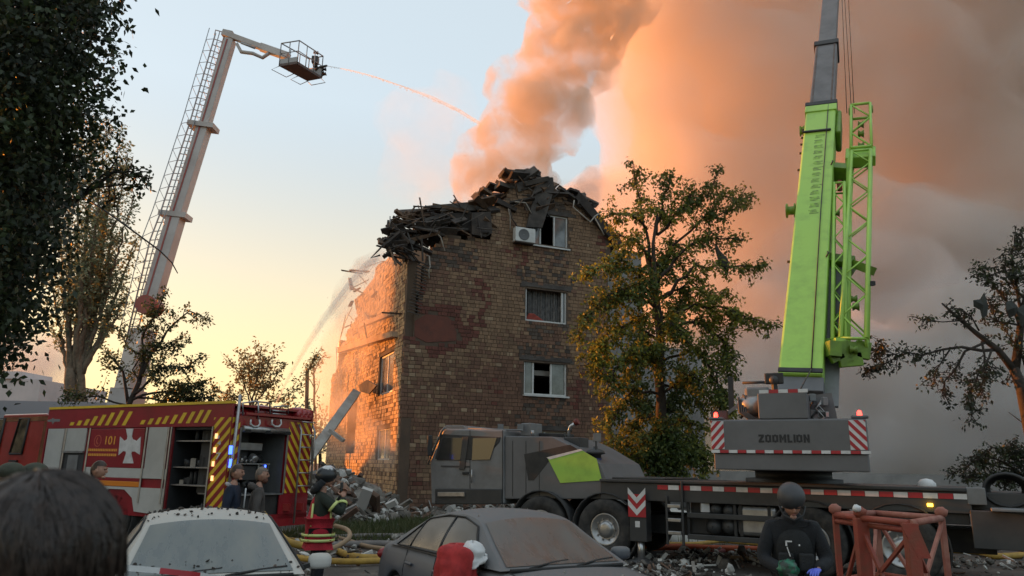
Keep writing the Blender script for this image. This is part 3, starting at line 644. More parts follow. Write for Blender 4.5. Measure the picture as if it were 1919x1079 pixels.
tree('autumn_tree', 'tall tree with green and yellowing leaves standing before the right end of the brick building',
     [([(1245, 912, Y0), (1240, 800, Y0), (1236, 700, Y0), (1234, 600, Y0), (1222, 515, Y0), (1212, 470, Y0)], .22, .10), ([(1236, 620, Y0), (1228, 540, Y0-.2), (1226, 455, Y0-.3), (1232, 400, Y0)], .13, .04)],
     [([(1216, 480, 24), (1205, 400, 24), (1195, 350, 24), (1188, 308, 24)], .06, .02, .9), ([(1212, 430, 24), (1180, 400, 23.5), (1145, 400, 23)], .05, .02),
      ([(1230, 440, 24), (1240, 390, 24.3), (1255, 330, 24.5)], .06, .02, 1.3), ([(1232, 440, 24), (1280, 390, 24), (1300, 360, 24)], .06, .02, 1.6), ([(1290, 400, 24), (1330, 360, 24), (1348, 318, 24)], .04, .015, .9),
      ([(1260, 460, 24), (1310, 420, 24), (1360, 370, 24.5), (1410, 370, 24.5)], .05, .015, .7), ([(1320, 420, 24), (1370, 390, 24), (1400, 350, 24)], .03, .012, .6),
      ([(1230, 530, 24), (1280, 470, 24), (1330, 440, 24), (1390, 450, 24)], .07, .02, .9), ([(1240, 560, 24), (1300, 500, 23.5), (1370, 495, 23.5), (1430, 502, 23.5)], .07, .012, .8),
      ([(1236, 560, 24), (1290, 530, 24.5), (1340, 560, 24.5), (1365, 545, 24.5)], .05, .015, 1.0), ([(1236, 600, 24), (1300, 570, 23.5), (1370, 580, 23.5), (1445, 612, 23.5)], .06, .012, .85),
      ([(1236, 620, 24), (1310, 600, 24), (1360, 640, 24), (1370, 700, 24)], .06, .02, 1.5), ([(1236, 680, 24), (1300, 650, 23.6), (1345, 700, 23.6), (1348, 770, 23.6)], .05, .02, 1.2),
      ([(1238, 720, 24), (1290, 730, 24.2), (1320, 770, 24.3)], .05, .02, .9), ([(1236, 500, 24), (1190, 450, 23.5), (1160, 440, 23)], .06, .02, 1.1),
      ([(1230, 540, 24), (1170, 490, 23), (1120, 500, 22.6), (1095, 520, 22.5)], .06, .02, 1.5), ([(1232, 580, 24), (1180, 540, 23), (1130, 560, 22.5), (1090, 600, 22.4), (1085, 640, 22.4)], .06, .02, 1.5),
      ([(1236, 640, 24), (1190, 600, 23.2), (1140, 620, 23), (1110, 670, 22.8), (1120, 710, 22.8)], .06, .02, 1.8), ([(1238, 690, 24), (1190, 660, 23), (1150, 690, 22.6), (1140, 740, 22.6)], .05, .02, 1.4),
      ([(1238, 740, 24), (1190, 730, 23.4), (1150, 780, 23.2), (1140, 830, 23)], .05, .02, 1.6), ([(1240, 780, 24), (1200, 780, 24), (1170, 830, 24)], .04, .02, 1.6), ([(1242, 800, 24), (1290, 790, 24), (1310, 840, 24)], .04, .02, 1.4),
      ([(1232, 560, 24), (1240, 500, 25), (1260, 450, 25)], .06, .02, 1.8), ([(1236, 640, 24), (1250, 600, 25), (1280, 560, 25.3)], .06, .02, 2.0), ([(1236, 700, 24), (1215, 650, 25), (1200, 600, 25.3)], .06, .02, 2.0),
      ([(1240, 820, 24), (1250, 780, 25), (1280, 700, 25.5)], .05, .02, 1.6), ([(1242, 860, 24), (1190, 845, 23.5), (1150, 870, 23.2)], .04, .015, 3, .05), ([(1242, 860, 24), (1290, 840, 23.7), (1330, 870, 23.5)], .04, .015, 3, .05), ([(1242, 820, 24), (1225, 815, 23.2), (1205, 860, 23)], .04, .015, 3.5, .05), ([(1242, 830, 24), (1258, 815, 23.3), (1270, 880, 23.2)], .04, .015, 3.5, .05), ([(1242, 870, 24), (1240, 850, 23.2), (1235, 890, 23)], .03, .01, 5, .05), ([(1240, 740, 24), (1300, 700, 23), (1330, 740, 23)], .04, .015, 1.6), ([(1236, 640, 24), (1260, 600, 22.8), (1290, 640, 22.5)], .04, .015, 2.0), ([(1236, 700, 24), (1220, 650, 22.8), (1190, 690, 22.5)], .04, .015, 1.8), ([(1236, 560, 24), (1210, 520, 22.8), (1190, 560, 22.5)], .04, .015, 1.8), ([(1300, 600, 24), (1390, 590, 24), (1425, 605, 24)], .03, .01, .9), ([(1330, 700, 23.6), (1360, 740, 23.6), (1352, 790, 23.6)], .03, .01, 1.3), ([(1240, 800, 24), (1210, 760, 25), (1180, 700, 25.5)], .05, .02, 1.5)],
     L_main, M_bark, 21, twig=(.4, 1.0), per=8.0, leaves=58, leaf=.125, up=.0, start=.25, droop=.5)
# big dark tree close on the left
def mass_tree(name, label, trunk, blobs, lm, seed, nleaf, leaf, cat='tree'):
    r = random.Random(seed); b3 = P(*trunk[0][0][0]); root = empty(name, loc=(b3.x, b3.y, 0), label=label, cat=cat); Lv = Leaves(lm)
    for pts, r0, r1 in trunk:
        p3 = resample([P(*q) for q in pts], .6); n = len(p3); MB().tube(p3, [lerp(r0, r1, i/(n-1)) for i in range(n)], 9).build('trunk' if r0 > .09 else 'limb', M_bark, root)
    tot = sum(b[3]**2 for b in blobs)
    for (px, py, Y, R) in blobs:
        c = P(px, py, Y); n = int(nleaf*R*R/tot)
        k = 0
        while k < n:
            # clumps inside the blob, denser towards its skin
            d = V((r.gauss(0, 1), r.gauss(0, 1), r.gauss(0, 1))).normalized()*R*(r.random()**.45); cc = c+d
            m = min(n-k, r.randint(10, 26)); cr = r.uniform(.12, .26)*leaf/.1
            for j in range(m): Lv.leaf(cc + V((r.gauss(0, cr), r.gauss(0, cr), r.gauss(0, cr))), leaf*r.uniform(.7, 1.4), leaf*r.uniform(.3, .45), r, .5)
            k += m
    Lv.build(root); return root
bl_ = []
r2 = random.Random(8)
for (x, y, R) in ((40, -20, .95), (120, 0, .6), (175, 20, .34), (200, 60, .2), (20, 120, .95), (110, 100, .6), (165, 110, .36), (205, 150, .14), (20, 230, .9), (100, 210, .6), (150, 190, .36), (190, 240, .16), (0, 330, .9), (80, 300, .6), (140, 280, .32), (165, 310, .16), (10, 430, .75), (70, 390, .5), (115, 370, .25),
                  (20, 520, .6), (65, 480, .4), (0, 590, .5), (50, 560, .34), (75, 600, .16), (-5, 650, .28), (20, 640, .14), (-60, 200, 1.2), (-60, 400, 1.2), (-80, 0, 1.3), (90, -80, .9), (185, -20, .4), (110, 330, .3), (100, 440, .16), (95, 500, .14), (-5, 690, .14), (-80, 600, .9), (200, 100, .12), (215, 20, .12), (205, 200, .1)):
    bl_.append((x, y, 9.5+r2.uniform(-.8, .8), R))
    bl_.append((x-25, y+10, 11.5+r2.uniform(-.5, .8), R*1.0)); bl_.append((x-40, y, 10.5+r2.uniform(-.5, .8), R*.9))
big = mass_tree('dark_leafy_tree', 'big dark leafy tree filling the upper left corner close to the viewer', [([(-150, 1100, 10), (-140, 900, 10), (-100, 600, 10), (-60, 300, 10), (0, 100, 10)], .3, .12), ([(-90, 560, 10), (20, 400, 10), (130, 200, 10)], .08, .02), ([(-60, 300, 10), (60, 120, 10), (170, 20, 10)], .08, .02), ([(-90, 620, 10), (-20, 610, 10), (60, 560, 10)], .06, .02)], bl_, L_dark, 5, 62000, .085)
tree('leafy_branch', 'thin leafy branch reaching out from the big dark tree against the sky', [([(120, 390, 11), (170, 350, 11), (215, 320, 11)], .04, .02)], [([(150, 365, 11), (205, 330, 11), (245, 318, 11), (278, 335, 11)], .02, .008, 2.0), ([(170, 352, 11), (220, 345, 11), (255, 345, 11)], .015, .006, 1.6)], L_dark, M_bark, 6, twig=(.2, .45), per=7, leaves=40, leaf=.085, droop=.7, ground=False)
bpy.data.objects['leafy_branch']['category'] = 'branch'
# poplar
popl = []
rp = random.Random(3)
for i, (x0, xt, yt) in enumerate(((135, 110, 420), (132, 128, 330), (140, 150, 270), (140, 175, 250), (145, 200, 235), (150, 225, 250), (150, 240, 300), (150, 250, 370), (155, 255, 450), (150, 235, 560), (130, 95, 520), (150, 205, 330), (145, 180, 400))):
    popl.append(([(x0, 700, 40), (lerp(x0, xt, .45), lerp(700, yt, .4), 40+rp.uniform(-1, 1)), (xt, yt, 40+rp.uniform(-1.5, 1.5))], .16, .02, 1.0, .22))
tree('poplar_tree', 'tall pale poplar with many upright stems behind the dark leafy tree', [([(130, 880, 40), (131, 790, 40), (133, 690, 40)], .42, .3), ([(150, 880, 40), (152, 760, 40), (150, 660, 40)], .25, .18)], popl, L_pop, M_bark2, 31, twig=(.6, 1.7), per=5, leaves=20, leaf=.2, up=1.0, spread=.6, droop=-.1, thin=1.3)
tree('crooked_tree', 'small crooked dark limbed tree in front of the aerial platform mast',
     [([(235, 880, 25), (232, 790, 25), (240, 755, 25), (262, 715, 25), (270, 670, 25)], .14, .07)],
     [([(240, 755, 25), (230, 700, 25), (200, 660, 25)], .06, .02, 1.0), ([(262, 710, 25), (285, 660, 25), (330, 600, 25), (352, 585, 25), (395, 600, 25)], .06, .012, .8, .15), ([(270, 670, 25), (262, 630, 25), (300, 580, 25), (310, 545, 25)], .05, .012, 1.6),
      ([(250, 740, 25), (300, 690, 24.5), (350, 690, 24.5), (375, 670, 24.5)], .05, .015, 1.7), ([(245, 750, 25), (320, 730, 25), (380, 720, 25)], .05, .015, 2.2), ([(240, 760, 25), (190, 740, 25), (120, 745, 25)], .04, .012, 1.0),
      ([(270, 670, 25), (240, 650, 25), (215, 610, 25)], .04, .012, .8), ([(250, 745, 25), (330, 750, 25.5), (395, 745, 25.5)], .04, .012, 2.2), ([(285, 660, 25), (330, 640, 25), (345, 650, 25)], .03, .01, 1.4), ([(262, 715, 25), (250, 690, 25), (290, 640, 25)], .03, .01, 1.4)],
     L_small, M_bark, 41, twig=(.3, .85), per=8, leaves=48, leaf=.11, droop=.2)
tree('pale_bush_tree', 'pale sunlit bushy tree against the yellow sky between mast and building',
     [([(470, 880, 46), (470, 800, 46), (472, 760, 46)], .15, .1)],
     [([(472, 770, 46), (480, 710, 46), (490, 650, 46)], .07, .02), ([(472, 770, 46), (450, 700, 46), (430, 680, 46)], .06, .02), ([(472, 770, 46), (510, 710, 46), (530, 690, 46)], .06, .02), ([(472, 770, 46), (540, 740, 46), (565, 725, 46)], .05, .015, .6),
      ([(472, 770, 46), (430, 740, 46), (405, 735, 46)], .05, .02), ([(472, 770, 46), (500, 690, 47), (512, 665, 47)], .05, .02), ([(472, 770, 46), (465, 690, 47), (460, 665, 47)], .05, .02)],
     L_pale, M_bark2, 51, twig=(.6, 1.6), per=6, leaves=20, leaf=.2, droop=0)
tree('broken_top_tree', 'slender half bare tree with a leafy tuft beside the burning wall',
     [([(592, 880, 40), (590, 780, 40), (588, 700, 40)], .09, .05)], [([(588, 705, 40), (585, 680, 40), (600, 655, 40)], .04, .012, 2.2, .1), ([(588, 700, 40), (600, 675, 40), (612, 665, 40)], .03, .012, 2.2), ([(590, 740, 40), (600, 710, 40)], .03, .012, .3), ([(590, 730, 40), (575, 700, 40), (590, 665, 40)], .03, .012, 2.0)], L_pop, M_bark2, 61, twig=(.2, .6), per=7, leaves=14, leaf=.15)
pole_ = tag(MB().tube([P(573, 880, 42), P(574, 790, 42), P(576, 690, 42)], .11, 8).build('utility_pole', M_bark2), 'bare leaning pole beside the slender tree near the burning wall', 'pole')
# right hand tree
tree('storm_torn_tree', 'torn tree with bare dark branches leaning in from the right edge',
     [([(1960, 1000, 17), (1945, 900, 17), (1930, 800, 17), (1915, 730, 17), (1900, 690, 17)], .17, .11), ([(1902, 695, 17), (1918, 600, 17), (1925, 540, 17)], .1, .05)],
     [([(1905, 700, 17), (1870, 655, 17), (1835, 620, 17), (1800, 592, 17), (1765, 568, 17)], .09, .02, .35), ([(1870, 655, 17), (1800, 650, 17), (1760, 660, 17), (1700, 665, 17), (1650, 685, 17)], .045, .012, .7, .45), ([(1780, 655, 17), (1755, 690, 17), (1748, 720, 17)], .02, .008, .8),
      ([(1850, 640, 17), (1810, 660, 17), (1790, 690, 17), (1765, 740, 17)], .035, .01, .8), ([(1660, 680, 17), (1635, 685, 17), (1620, 695, 17)], .015, .006, 2.6, .0), ([(1690, 668, 17), (1655, 655, 17), (1640, 658, 17)], .015, .006, 2.6, 0),
      ([(1860, 650, 17), (1830, 700, 16.8), (1825, 740, 16.8), (1820, 790, 16.8)], .03, .01, 1.8), ([(1840, 640, 17), (1850, 700, 17), (1835, 740, 17)], .03, .01, 1.5), ([(1808, 600, 17), (1770, 600, 17), (1720, 597, 17)], .02, .008, .9, .6), ([(1835, 620, 17), (1820, 590, 17), (1800, 580, 17)], .02, .01, 1.8),
      ([(1915, 620, 17), (1880, 560, 17), (1850, 520, 17), (1840, 500, 17)], .045, .01, 1.6), ([(1918, 600, 17), (1900, 520, 17), (1890, 470, 17), (1910, 440, 17)], .045, .01, 2.0), ([(1915, 610, 17), (1870, 600, 17), (1850, 560, 17)], .03, .01, 1.1), ([(1920, 560, 17), (1880, 510, 17), (1845, 520, 17)], .03, .01, 1.6),
      ([(1925, 700, 17), (1900, 640, 17), (1870, 600, 17)], .03, .01, 1.3), ([(1940, 800, 17), (1915, 790, 17), (1890, 772, 17)], .025, .006, .05), ([(1902, 690, 17), (1880, 720, 17), (1900, 690, 17)], .02, .01, .4)],
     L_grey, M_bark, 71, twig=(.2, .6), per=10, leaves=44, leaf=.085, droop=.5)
tree('low_shrub_tree', 'low dark shrubby tree behind the tail of the crane carrier',
     [([(1960, 960, 19), (1945, 900, 19)], .09, .06)],
     [([(1945, 900, 19), (1890, 870, 19), (1840, 850, 19), (1780, 890, 19)], .04, .01, 1.6, .1), ([(1940, 900, 19), (1900, 850, 19), (1860, 838, 19)], .03, .01, 2.2), ([(1945, 900, 19), (1880, 895, 19), (1810, 895, 19)], .03, .01, 2.2), ([(1945, 890, 19), (1915, 850, 19), (1890, 840, 19)], .03, .01, 2.2), ([(1945, 900, 19), (1900, 900, 19.3), (1860, 900, 19.3)], .03, .01, 2.4), ([(1900, 880, 19), (1850, 870, 19.3), (1830, 860, 19.3)], .03, .01, 2.4)],
     L_grey, M_bark, 81, twig=(.2, .5), per=12, leaves=50, leaf=.08, droop=.3)
# far tree line
for i, (x0, x1, y, Y) in enumerate(((560, 640, 765, 75),)):
    pass
# ---------------- vehicle materials ----------------
M_tyre = mat('tyre_rubber', (.022, .022, .022), .85, col2=(.06, .055, .05), scale=6, bump=.3)
M_blk = mat('black_frame', (.016, .017, .019), .6, col2=(.035, .034, .033), scale=3, bump=.1)
M_dgrey = mat('dark_grey_paint', (.032, .035, .038), .5, col2=(.05, .05, .05), scale=2)
M_cgrey = mat('crane_grey', (.135, .137, .145), .45, col2=(.11, .112, .116), scale=1.2, bump=.05)
M_lgrey = mat('light_grey_paint', (.19, .195, .20), .45, col2=(.14, .14, .14), scale=2)
M_green = mat('lime_green_paint', (.34, .58, .09), .4, col2=(.21, .37, .065), scale=1.4, mixlo=.5, mixhi=.8, bump=.08, detail=10)
M_green2 = mat('olive_green_paint', (.17, .30, .03), .45, col2=(.12, .2, .03), scale=3)
M_boomgrey = mat('boom_grey', (.15, .14, .14), .45, .2, col2=(.10, .093, .092), scale=1.5)
M_red = mat('signal_red', (.42, .018, .03), .4, col2=(.34, .018, .028), scale=4)
M_wht = mat('reflective_white', (.66, .66, .66), .4, col2=(.52, .52, .52), scale=5)
M_chrome = mat('steel_bright', (.5, .5, .5), .3, .9)
M_alu = mat('aluminium', (.42, .42, .42), .35, .75, col2=(.3, .3, .3), scale=4)
M_fred = mat('fire_engine_red', (.29, .012, .02), .32, col2=(.21, .012, .017), scale=1.5, coat=.4)
M_fyel = mat('hi_vis_yellow', (.75, .50, .03), .4, col2=(.6, .4, .03), scale=3)
M_fwhite = mat('fire_engine_white', (.52, .52, .50), .35, col2=(.44, .44, .42), scale=1.2)
M_comp = mat('locker_dark', (.035, .037, .04), .6)
M_glass = mat('vehicle_glass', (.03, .033, .036), .04, spec=.9)
M_cabglint = mat('cab_sunset_reflection', (.60, .30, .15), .16, .8, col2=(.40, .14, .08), scale=2)  # golden sunset reflection on the cab, put into the metal colour
M_orange = mat('orange_stripe', (.7, .22, .02), .4)
E_red = mat('beacon_red', (.8, .02, .02), .3, emit=(1, .03, .02), estr=6)
E_amb = mat('marker_amber', (.9, .4, .02), .3, emit=(1, .55, .03), estr=7)
E_blue = mat('beacon_blue', (.05, .1, .9), .3, emit=(.05, .12, 1), estr=3)

def clip_rect(poly, u0, z0, u1, z1):
    for ax, lim, sg in ((0, u0, 1), (0, u1, -1), (1, z0, 1), (1, z1, -1)):
        o = []
        for i in range(len(poly)):
            a, b = poly[i-1], poly[i]; ia = (a[ax]-lim)*sg >= 0; ib = (b[ax]-lim)*sg >= 0
            if ia != ib: t = (lim-a[ax])/(b[ax]-a[ax]); o.append((a[0]+(b[0]-a[0])*t, a[1]+(b[1]-a[1])*t))
            if ib: o.append(b)
        poly = o
        if not poly: return []
    return poly
def stripes(fr, r, off, w, slope, m, parent, name='stripe', phase=0.0, th=.004):
    "diagonal stripes clipped to the rect r=(u0,z0,u1,z1); slope = dz/du"
    u0, z0, u1, z1 = r; mb = MB(); s = -abs(slope)*(u1-u0)-abs(w)*2 + phase; zz = z0 + s
    while zz < z1 + abs(slope)*(u1-u0)+w*2:
        a = (u0, zz); b = (u1, zz+slope*(u1-u0))
        p = clip_rect([a, b, (b[0], b[1]+w), (a[0], a[1]+w)], u0, z0, u1, z1)
        if len(p) > 2: mb.prism(p, lambda x, y, d: fr.w(x, y, d), off, off+th)
        zz += 2*w
    return mb.build(name, m, parent)
def panel(fr, r, d0, d1, name, m, parent, bevel=0.0, label=None):
    return MB().prism([(r[0], r[1]), (r[2], r[1]), (r[2], r[3]), (r[0], r[3])], lambda x, y, d: fr.w(x, y, d), d0, d1).build(name, m, parent, bevel=bevel, label=label)
def wheel(parent, c, axis, R, wd, rimr, dual=False):
    a = V(axis).normalized(); c = V(c)
    ty = MB().lathe(c, a, [(rimr, -wd/2), (R*.9, -wd/2), (R*.985, -wd*.42), (R, -wd*.3), (R, wd*.3), (R*.985, wd*.42), (R*.93, wd*.5), (rimr*1.05, wd*.5), (rimr, wd*.42)], 32).build('tyre', M_tyre, parent)
    MB().lathe(c, a, [(rimr, wd*.36), (rimr*.96, wd*.44), (rimr*.86, wd*.38), (rimr*.6, wd*.22), (rimr*.5, wd*.2), (rimr*.48, wd*.36), (rimr*.3, wd*.42), (.001, wd*.42)], 28).build('rim', M_alu, ty)
    mb = MB(); x, y, z = frame_from(a)
    for k in range(10):
        an = k*math.pi/5; p = c + (x*math.cos(an)+y*math.sin(an))*rimr*.62 + a*(wd*.22); mb.cyl(p, p+a*.05, .018, 6)
    mb.build('wheel_bolts', M_steel, ty)
def text(fr, s, px0, px1, y, hpx, off, m, parent, name='lettering', bold=.012, italic=0):
    u0, z0 = fr.uz(px0, y, off); u1, _ = fr.uz(px1, y, off); _, z1 = fr.uz((px0+px1)/2, y-hpx, off)
    cu = bpy.data.curves.new(name, 'FONT'); cu.body = s; cu.size = 1; cu.extrude = 0.003; cu.offset = bold; cu.shear = italic; o = bpy.data.objects.new(name, cu)
    COL.objects.link(o); bpy.context.view_layer.update(); me = evalmesh(o, name); bpy.data.objects.remove(o)
    xs = [v.co.x for v in me.vertices]; ys = [v.co.y for v in me.vertices]; x0, x1, y0, y1 = min(xs), max(xs), min(ys), max(ys)
    for v in me.vertices:
        p = fr.w(u0+(v.co.x-x0)/(x1-x0)*(u1-u0), z0+(v.co.y-y0)/(y1-y0)*(z1-z0), off+.004+v.co.z); v.co = p
    me.materials.clear(); me.materials.append(m); return link(name, me, parent)

# ================= fire engine =================
cor = P(422, 900, 16.5)
TS = Frame(cor.xy, math.radians(119)); TR = Frame(cor.xy, math.radians(29))
fe = empty('fire_engine', mat=TS.mat(), label='red and white fire engine with hazard stripes, a white cross and open rear lockers', cat='fire engine')
R = lambda x0, y0, x1, y1, fr=TS: rect(fr, x0, y0, x1, y1)
ztop = TS.uz(395, 757)[1]; zb0 = .62
uL = TS.uz(80, 850)[0]; uw = TR.uz(582, 850)[0]
wt = uw
MSx = lambda x, y, d: TS.w(x, y, d)
# box body (leave the lockers open): build as panels
lock = R(316, 803, 391, 940); rl = R(446, 812, 533, 925, TR)
def strip(fr, u0, z0, u1, z1, name, m, d0=-.06, d1=0.0, par=fe, bevel=.006): return panel(fr, (u0, z0, u1, z1), d0, d1, name, m, par, bevel)
zband = TS.uz(200, 801)[1]; zwhite = TS.uz(200, 879)[1]
zband = (zband + TS.uz(380, 800)[1])/2
strip(TS, uL, zband, -.003, ztop, 'upper_band', M_fred)
uK = TS.uz(392, 860)[0]; ulk0 = TS.uz(313, 860)[0]
MB().beam(TS.w(uL, ztop+.03, -.03), TS.w(0, ztop+.03, -.03), .1, .06).build('roof_gutter', M_fyel, fe)
strip(TS, lock[2], zb0, -.003, zband-.002, 'corner_panel', M_fred)
strip(TS, uL, zb0, lock[0], zband-.002, 'side_backing', M_fred, -.08, -.04)
# locker interior
for nm, a, b in (('locker_floor', (lock[0], zb0), (lock[2], zb0+.05)), ('locker_ceiling', (lock[0], zband-.06), (lock[2], zband-.003))):
    MB().prism([(a[0], a[1]), (b[0], a[1]), (b[0], b[1]), (a[0], b[1])], MSx, -1.0, -.07).build(nm, M_comp, fe)
MB().prism([(lock[0], zb0), (lock[2], zb0), (lock[2], zband), (lock[0], zband)], MSx, -1.05, -1.0).build('locker_back', M_comp, fe)
MB().prism([(lock[0]-.02, zb0), (lock[0], zb0), (lock[0], zband), (lock[0]-.02, zband)], MSx, -1.0, -.05).build('locker_wall', M_comp, fe)
MB().prism([(lock[2], zb0), (lock[2]+.02, zb0), (lock[2]+.02, zband), (lock[2], zband)], MSx, -1.0, -.07).build('locker_wall', M_comp, fe)
for yy in (827, 877, 911):
    z = TS.uz(352, yy)[1]; MB().prism([(lock[0], z), (lock[2], z), (lock[2], z+.03), (lock[0], z+.03)], MSx, -.9, -.12).build('shelf', M_alu, fe)
q = random.Random(3)
for i in range(26):
    u = q.uniform(lock[0]+.1, lock[2]-.1); z = q.choice([TS.uz(352, 877)[1]+.03, TS.uz(352, 911)[1]+.03, TS.uz(352, 827)[1]+.03, zb0+.05]); h = q.uniform(.08, .3)
    if q.random() < .5: MB().cyl(TS.w(u, z, -.3), TS.w(u, z+h, -.3), q.uniform(.03, .07), 10).build('equipment', q.choice([M_comp, M_alu, M_blk, M_blk]), fe)
    else: MB().box(TS.w(u, z+h/2, -.35), (.12, .15, h)).build('equipment', q.choice([M_comp, M_dgrey, M_blk, M_steel]), fe)
for uu in (lock[0]-.02, lock[2]+.03): MB().beam(TS.w(uu, zb0, .015), TS.w(uu, zband, .015), .05, .03).build('door_rail', M_alu, fe)
# roller doors with slats
def roller(fr, x0, y0, x1, y1, m, n=14):
    a, b, c, d = rect(fr, x0, y0, x1, y1); dr = panel(fr, (a, b, c, d), -.035, -.012, 'roller_door', m, fe); 
    mb = MB(); h = (d-b)/n
    for i in range(n): mb.prism([(a+.01, b+i*h+.006), (c-.01, b+i*h+.006), (c-.01, b+(i+1)*h-.006), (a+.01, b+(i+1)*h-.006)], lambda x, y, dd: fr.w(x, y, dd), -.012, -.004)
    mb.build('slats', m, dr); return (a, b, c, d)
roller(TS, 84, 803, 115, 884, M_fwhite, 22)
d2 = roller(TS, 122, 802, 160, 845, M_fwhite, 12)
strip(TS, d2[0], TS.uz(140, 900)[1], d2[2], d2[1]-.03, 'bay_shade', M_comp, -.04, -.03)  # flat dark sheet: the shade inside the half-open bay, painted as colour
MB().beam(TS.w(d2[0], d2[1]-.02, 0), TS.w(d2[2], d2[1]-.02, 0), .05, .05).build('door_bar', M_alu, fe)
strip(TS, lerp(d2[0], d2[2], .25), TS.uz(140, 900)[1], lerp(d2[0], d2[2], .75), d2[1]-.1, 'grey_cylinder_rack', M_lgrey, -.03, -.01)
roller(TS, 273, 799, 309, 897, M_fwhite, 24)
for x in (118, 163, 270, 311): u = TS.uz(x, 850)[0]; MB().beam(TS.w(u, zb0+.3, .0), TS.w(u, zband, .0), .035, .035).build('door_post', M_alu, fe)
# sign panel
sg = R(163, 803, 267, 876); strip(TS, sg[0], sg[1], sg[2], sg[3], 'sign_panel', M_fred, -.035, -.005)
text(TS, '101', 197, 215, 833, 16, -.003, mat('sign_orange', (.75, .33, .05), .5), fe)
cx, cz = TS.uz(183, 826); mbx = MB()
for k in range(20):
    a0 = k*math.pi/10; a1 = a0+math.pi/10; rr_ = .145
    mbx.prism([(cx+rr_*math.cos(a0), cz+rr_*math.sin(a0)), (cx+rr_*math.cos(a1), cz+rr_*math.sin(a1)), (cx+(rr_-.02)*math.cos(a1), cz+(rr_-.02)*math.sin(a1)), (cx+(rr_-.02)*math.cos(a0), cz+(rr_-.02)*math.sin(a0))], MSx, -.005, .0)
mbx.prism([(cx-.03, cz+.08), (cx, cz+.08), (cx-.01, cz+.03), (cx-.03, cz), (cx-.01, cz-.03), (cx+.04, cz-.07), (cx+.02, cz-.09), (cx-.04, cz-.06), (cx-.06, cz)], MSx, -.005, .001)
mbx.build('telephone_emblem', mat('sign_dim_red', (.48, .10, .06), .5), fe)
for yy in (843, 852):
    a = TS.uz(163, yy)[0]+.04; b_ = TS.uz(218, yy)[0]; z = TS.uz(190, yy)[1]; mb = MB(); u = a; qq = random.Random(yy)
    while u < b_: L = qq.uniform(.03, .07); mb.prism([(u, z-.03), (u+L, z-.03), (u+L, z+.03), (u, z+.03)], MSx, -.005, -.001); u += L+.02
    mb.build('small_lettering', MATS['sign_orange'], fe)
# white cross with flared arms
cr = [(236, 803), (250, 803), (247, 818), (249, 823), (256, 826), (264, 818), (262, 852), (253, 846), (247, 846), (246, 850), (250, 868), (230, 868), (236, 850), (236, 846), (231, 845), (222, 853), (225, 818), (233, 826), (238, 823), (239, 818)]
MB().prism([TS.uz(*p) for p in cr], MSx, -.005, .003).build('white_cross', M_wht, fe)
strip(TS, sg[0], TS.uz(200, 894)[1], lock[0]-.05, sg[1]-.004, 'white_stripe', M_fwhite, -.035, -.01)
z0_, z1_ = TS.uz(220, 901)[1], TS.uz(220, 895)[1]
strip(TS, sg[0]+.1, z0_, TS.uz(268, 850)[0], z1_, 'red_line', M_fred, -.03, -.004); strip(TS, sg[0]+.1, z0_-.12, TS.uz(268, 850)[0], z0_-.002, 'orange_line', M_orange, -.03, -.004)
# skirt with wheel arch
ua = TS.uz(215, 935)[0]; sk = [(uL, .75), (ua-.75, .75), (ua-.62, 1.02), (ua-.3, 1.2), (ua+.3, 1.2), (ua+.62, 1.02), (ua+.75, .72), (ulk0, .68), (ulk0, z0_-.13), (uL, z0_-.13)]
MB().prism(sk, MSx, -.04, -.006).build('skirt', M_fwhite, fe)
MB().lathe(TS.w(ua, .55, -.3), TS.n, [(.66, -.2), (.68, .24), (.62, .24), (.60, -.2)], 28).build('wheel_arch', M_blk, fe)
wheel(fe, TS.w(ua, .55, -.22), TS.n, .55, .36, .29)
wheel(fe, TS.w(uL-.9, .55, -.22), TS.n, .55, .32, .29)
wheel(fe, TS.w(ua, .55, -2.2), -TS.n, .55, .36, .29)
# roof, far side, rear
MB().prism([(uL, ztop-.05), (0, ztop-.05), (0, ztop-.003), (uL, ztop-.003)], MSx, -wt+.06, -.06).build('roof', M_fred, fe)
MB().prism([(uL, zb0), (0, zb0), (0, ztop-.05), (uL, ztop-.05)], MSx, -wt, -wt+.05).build('far_side', M_fred, fe)
MB().prism([(uL, .5), (-.1, .5), (-.1, zb0), (uL, zb0)], MSx, -wt+.4, -.4).build('chassis', M_blk, fe)
MB().prism([(uL, zb0), (uL+.05, zb0), (uL+.05, ztop-.06), (uL, ztop-.06)], MSx, -wt+.05, -.06).build('bulkhead', M_comp, fe)
# slashes on the upper band
xs_ = [(130, 797, 6), (143, 797, 9), (156, 797, 12), (168, 797, 17), (182, 797, 20), (196, 797, 24), (211, 797, 28), (228, 797, 26), (262, 795, 8), (276, 795, 11), (290, 795, 13), (303, 794, 15), (318, 794, 17), (333, 793, 20), (348, 793, 22), (363, 792, 24), (377, 792, 24)]
for x, y, h in xs_:
    MB().prism([TS.uz(x, y, .001), TS.uz(x+7, y, .001), TS.uz(x+7+h*.55, y-h, .001), TS.uz(x+h*.55, y-h, .001)], MSx, .0, .004).build('yellow_slash', M_fyel, fe)
MB().prism([TS.uz(*p, .001) for p in ((89, 787), (97, 785), (99, 783), (102, 785), (113, 785), (112, 790), (102, 790), (99, 795), (97, 790), (90, 790))], MSx, 0, .004).build('emblem', M_lgrey, fe)
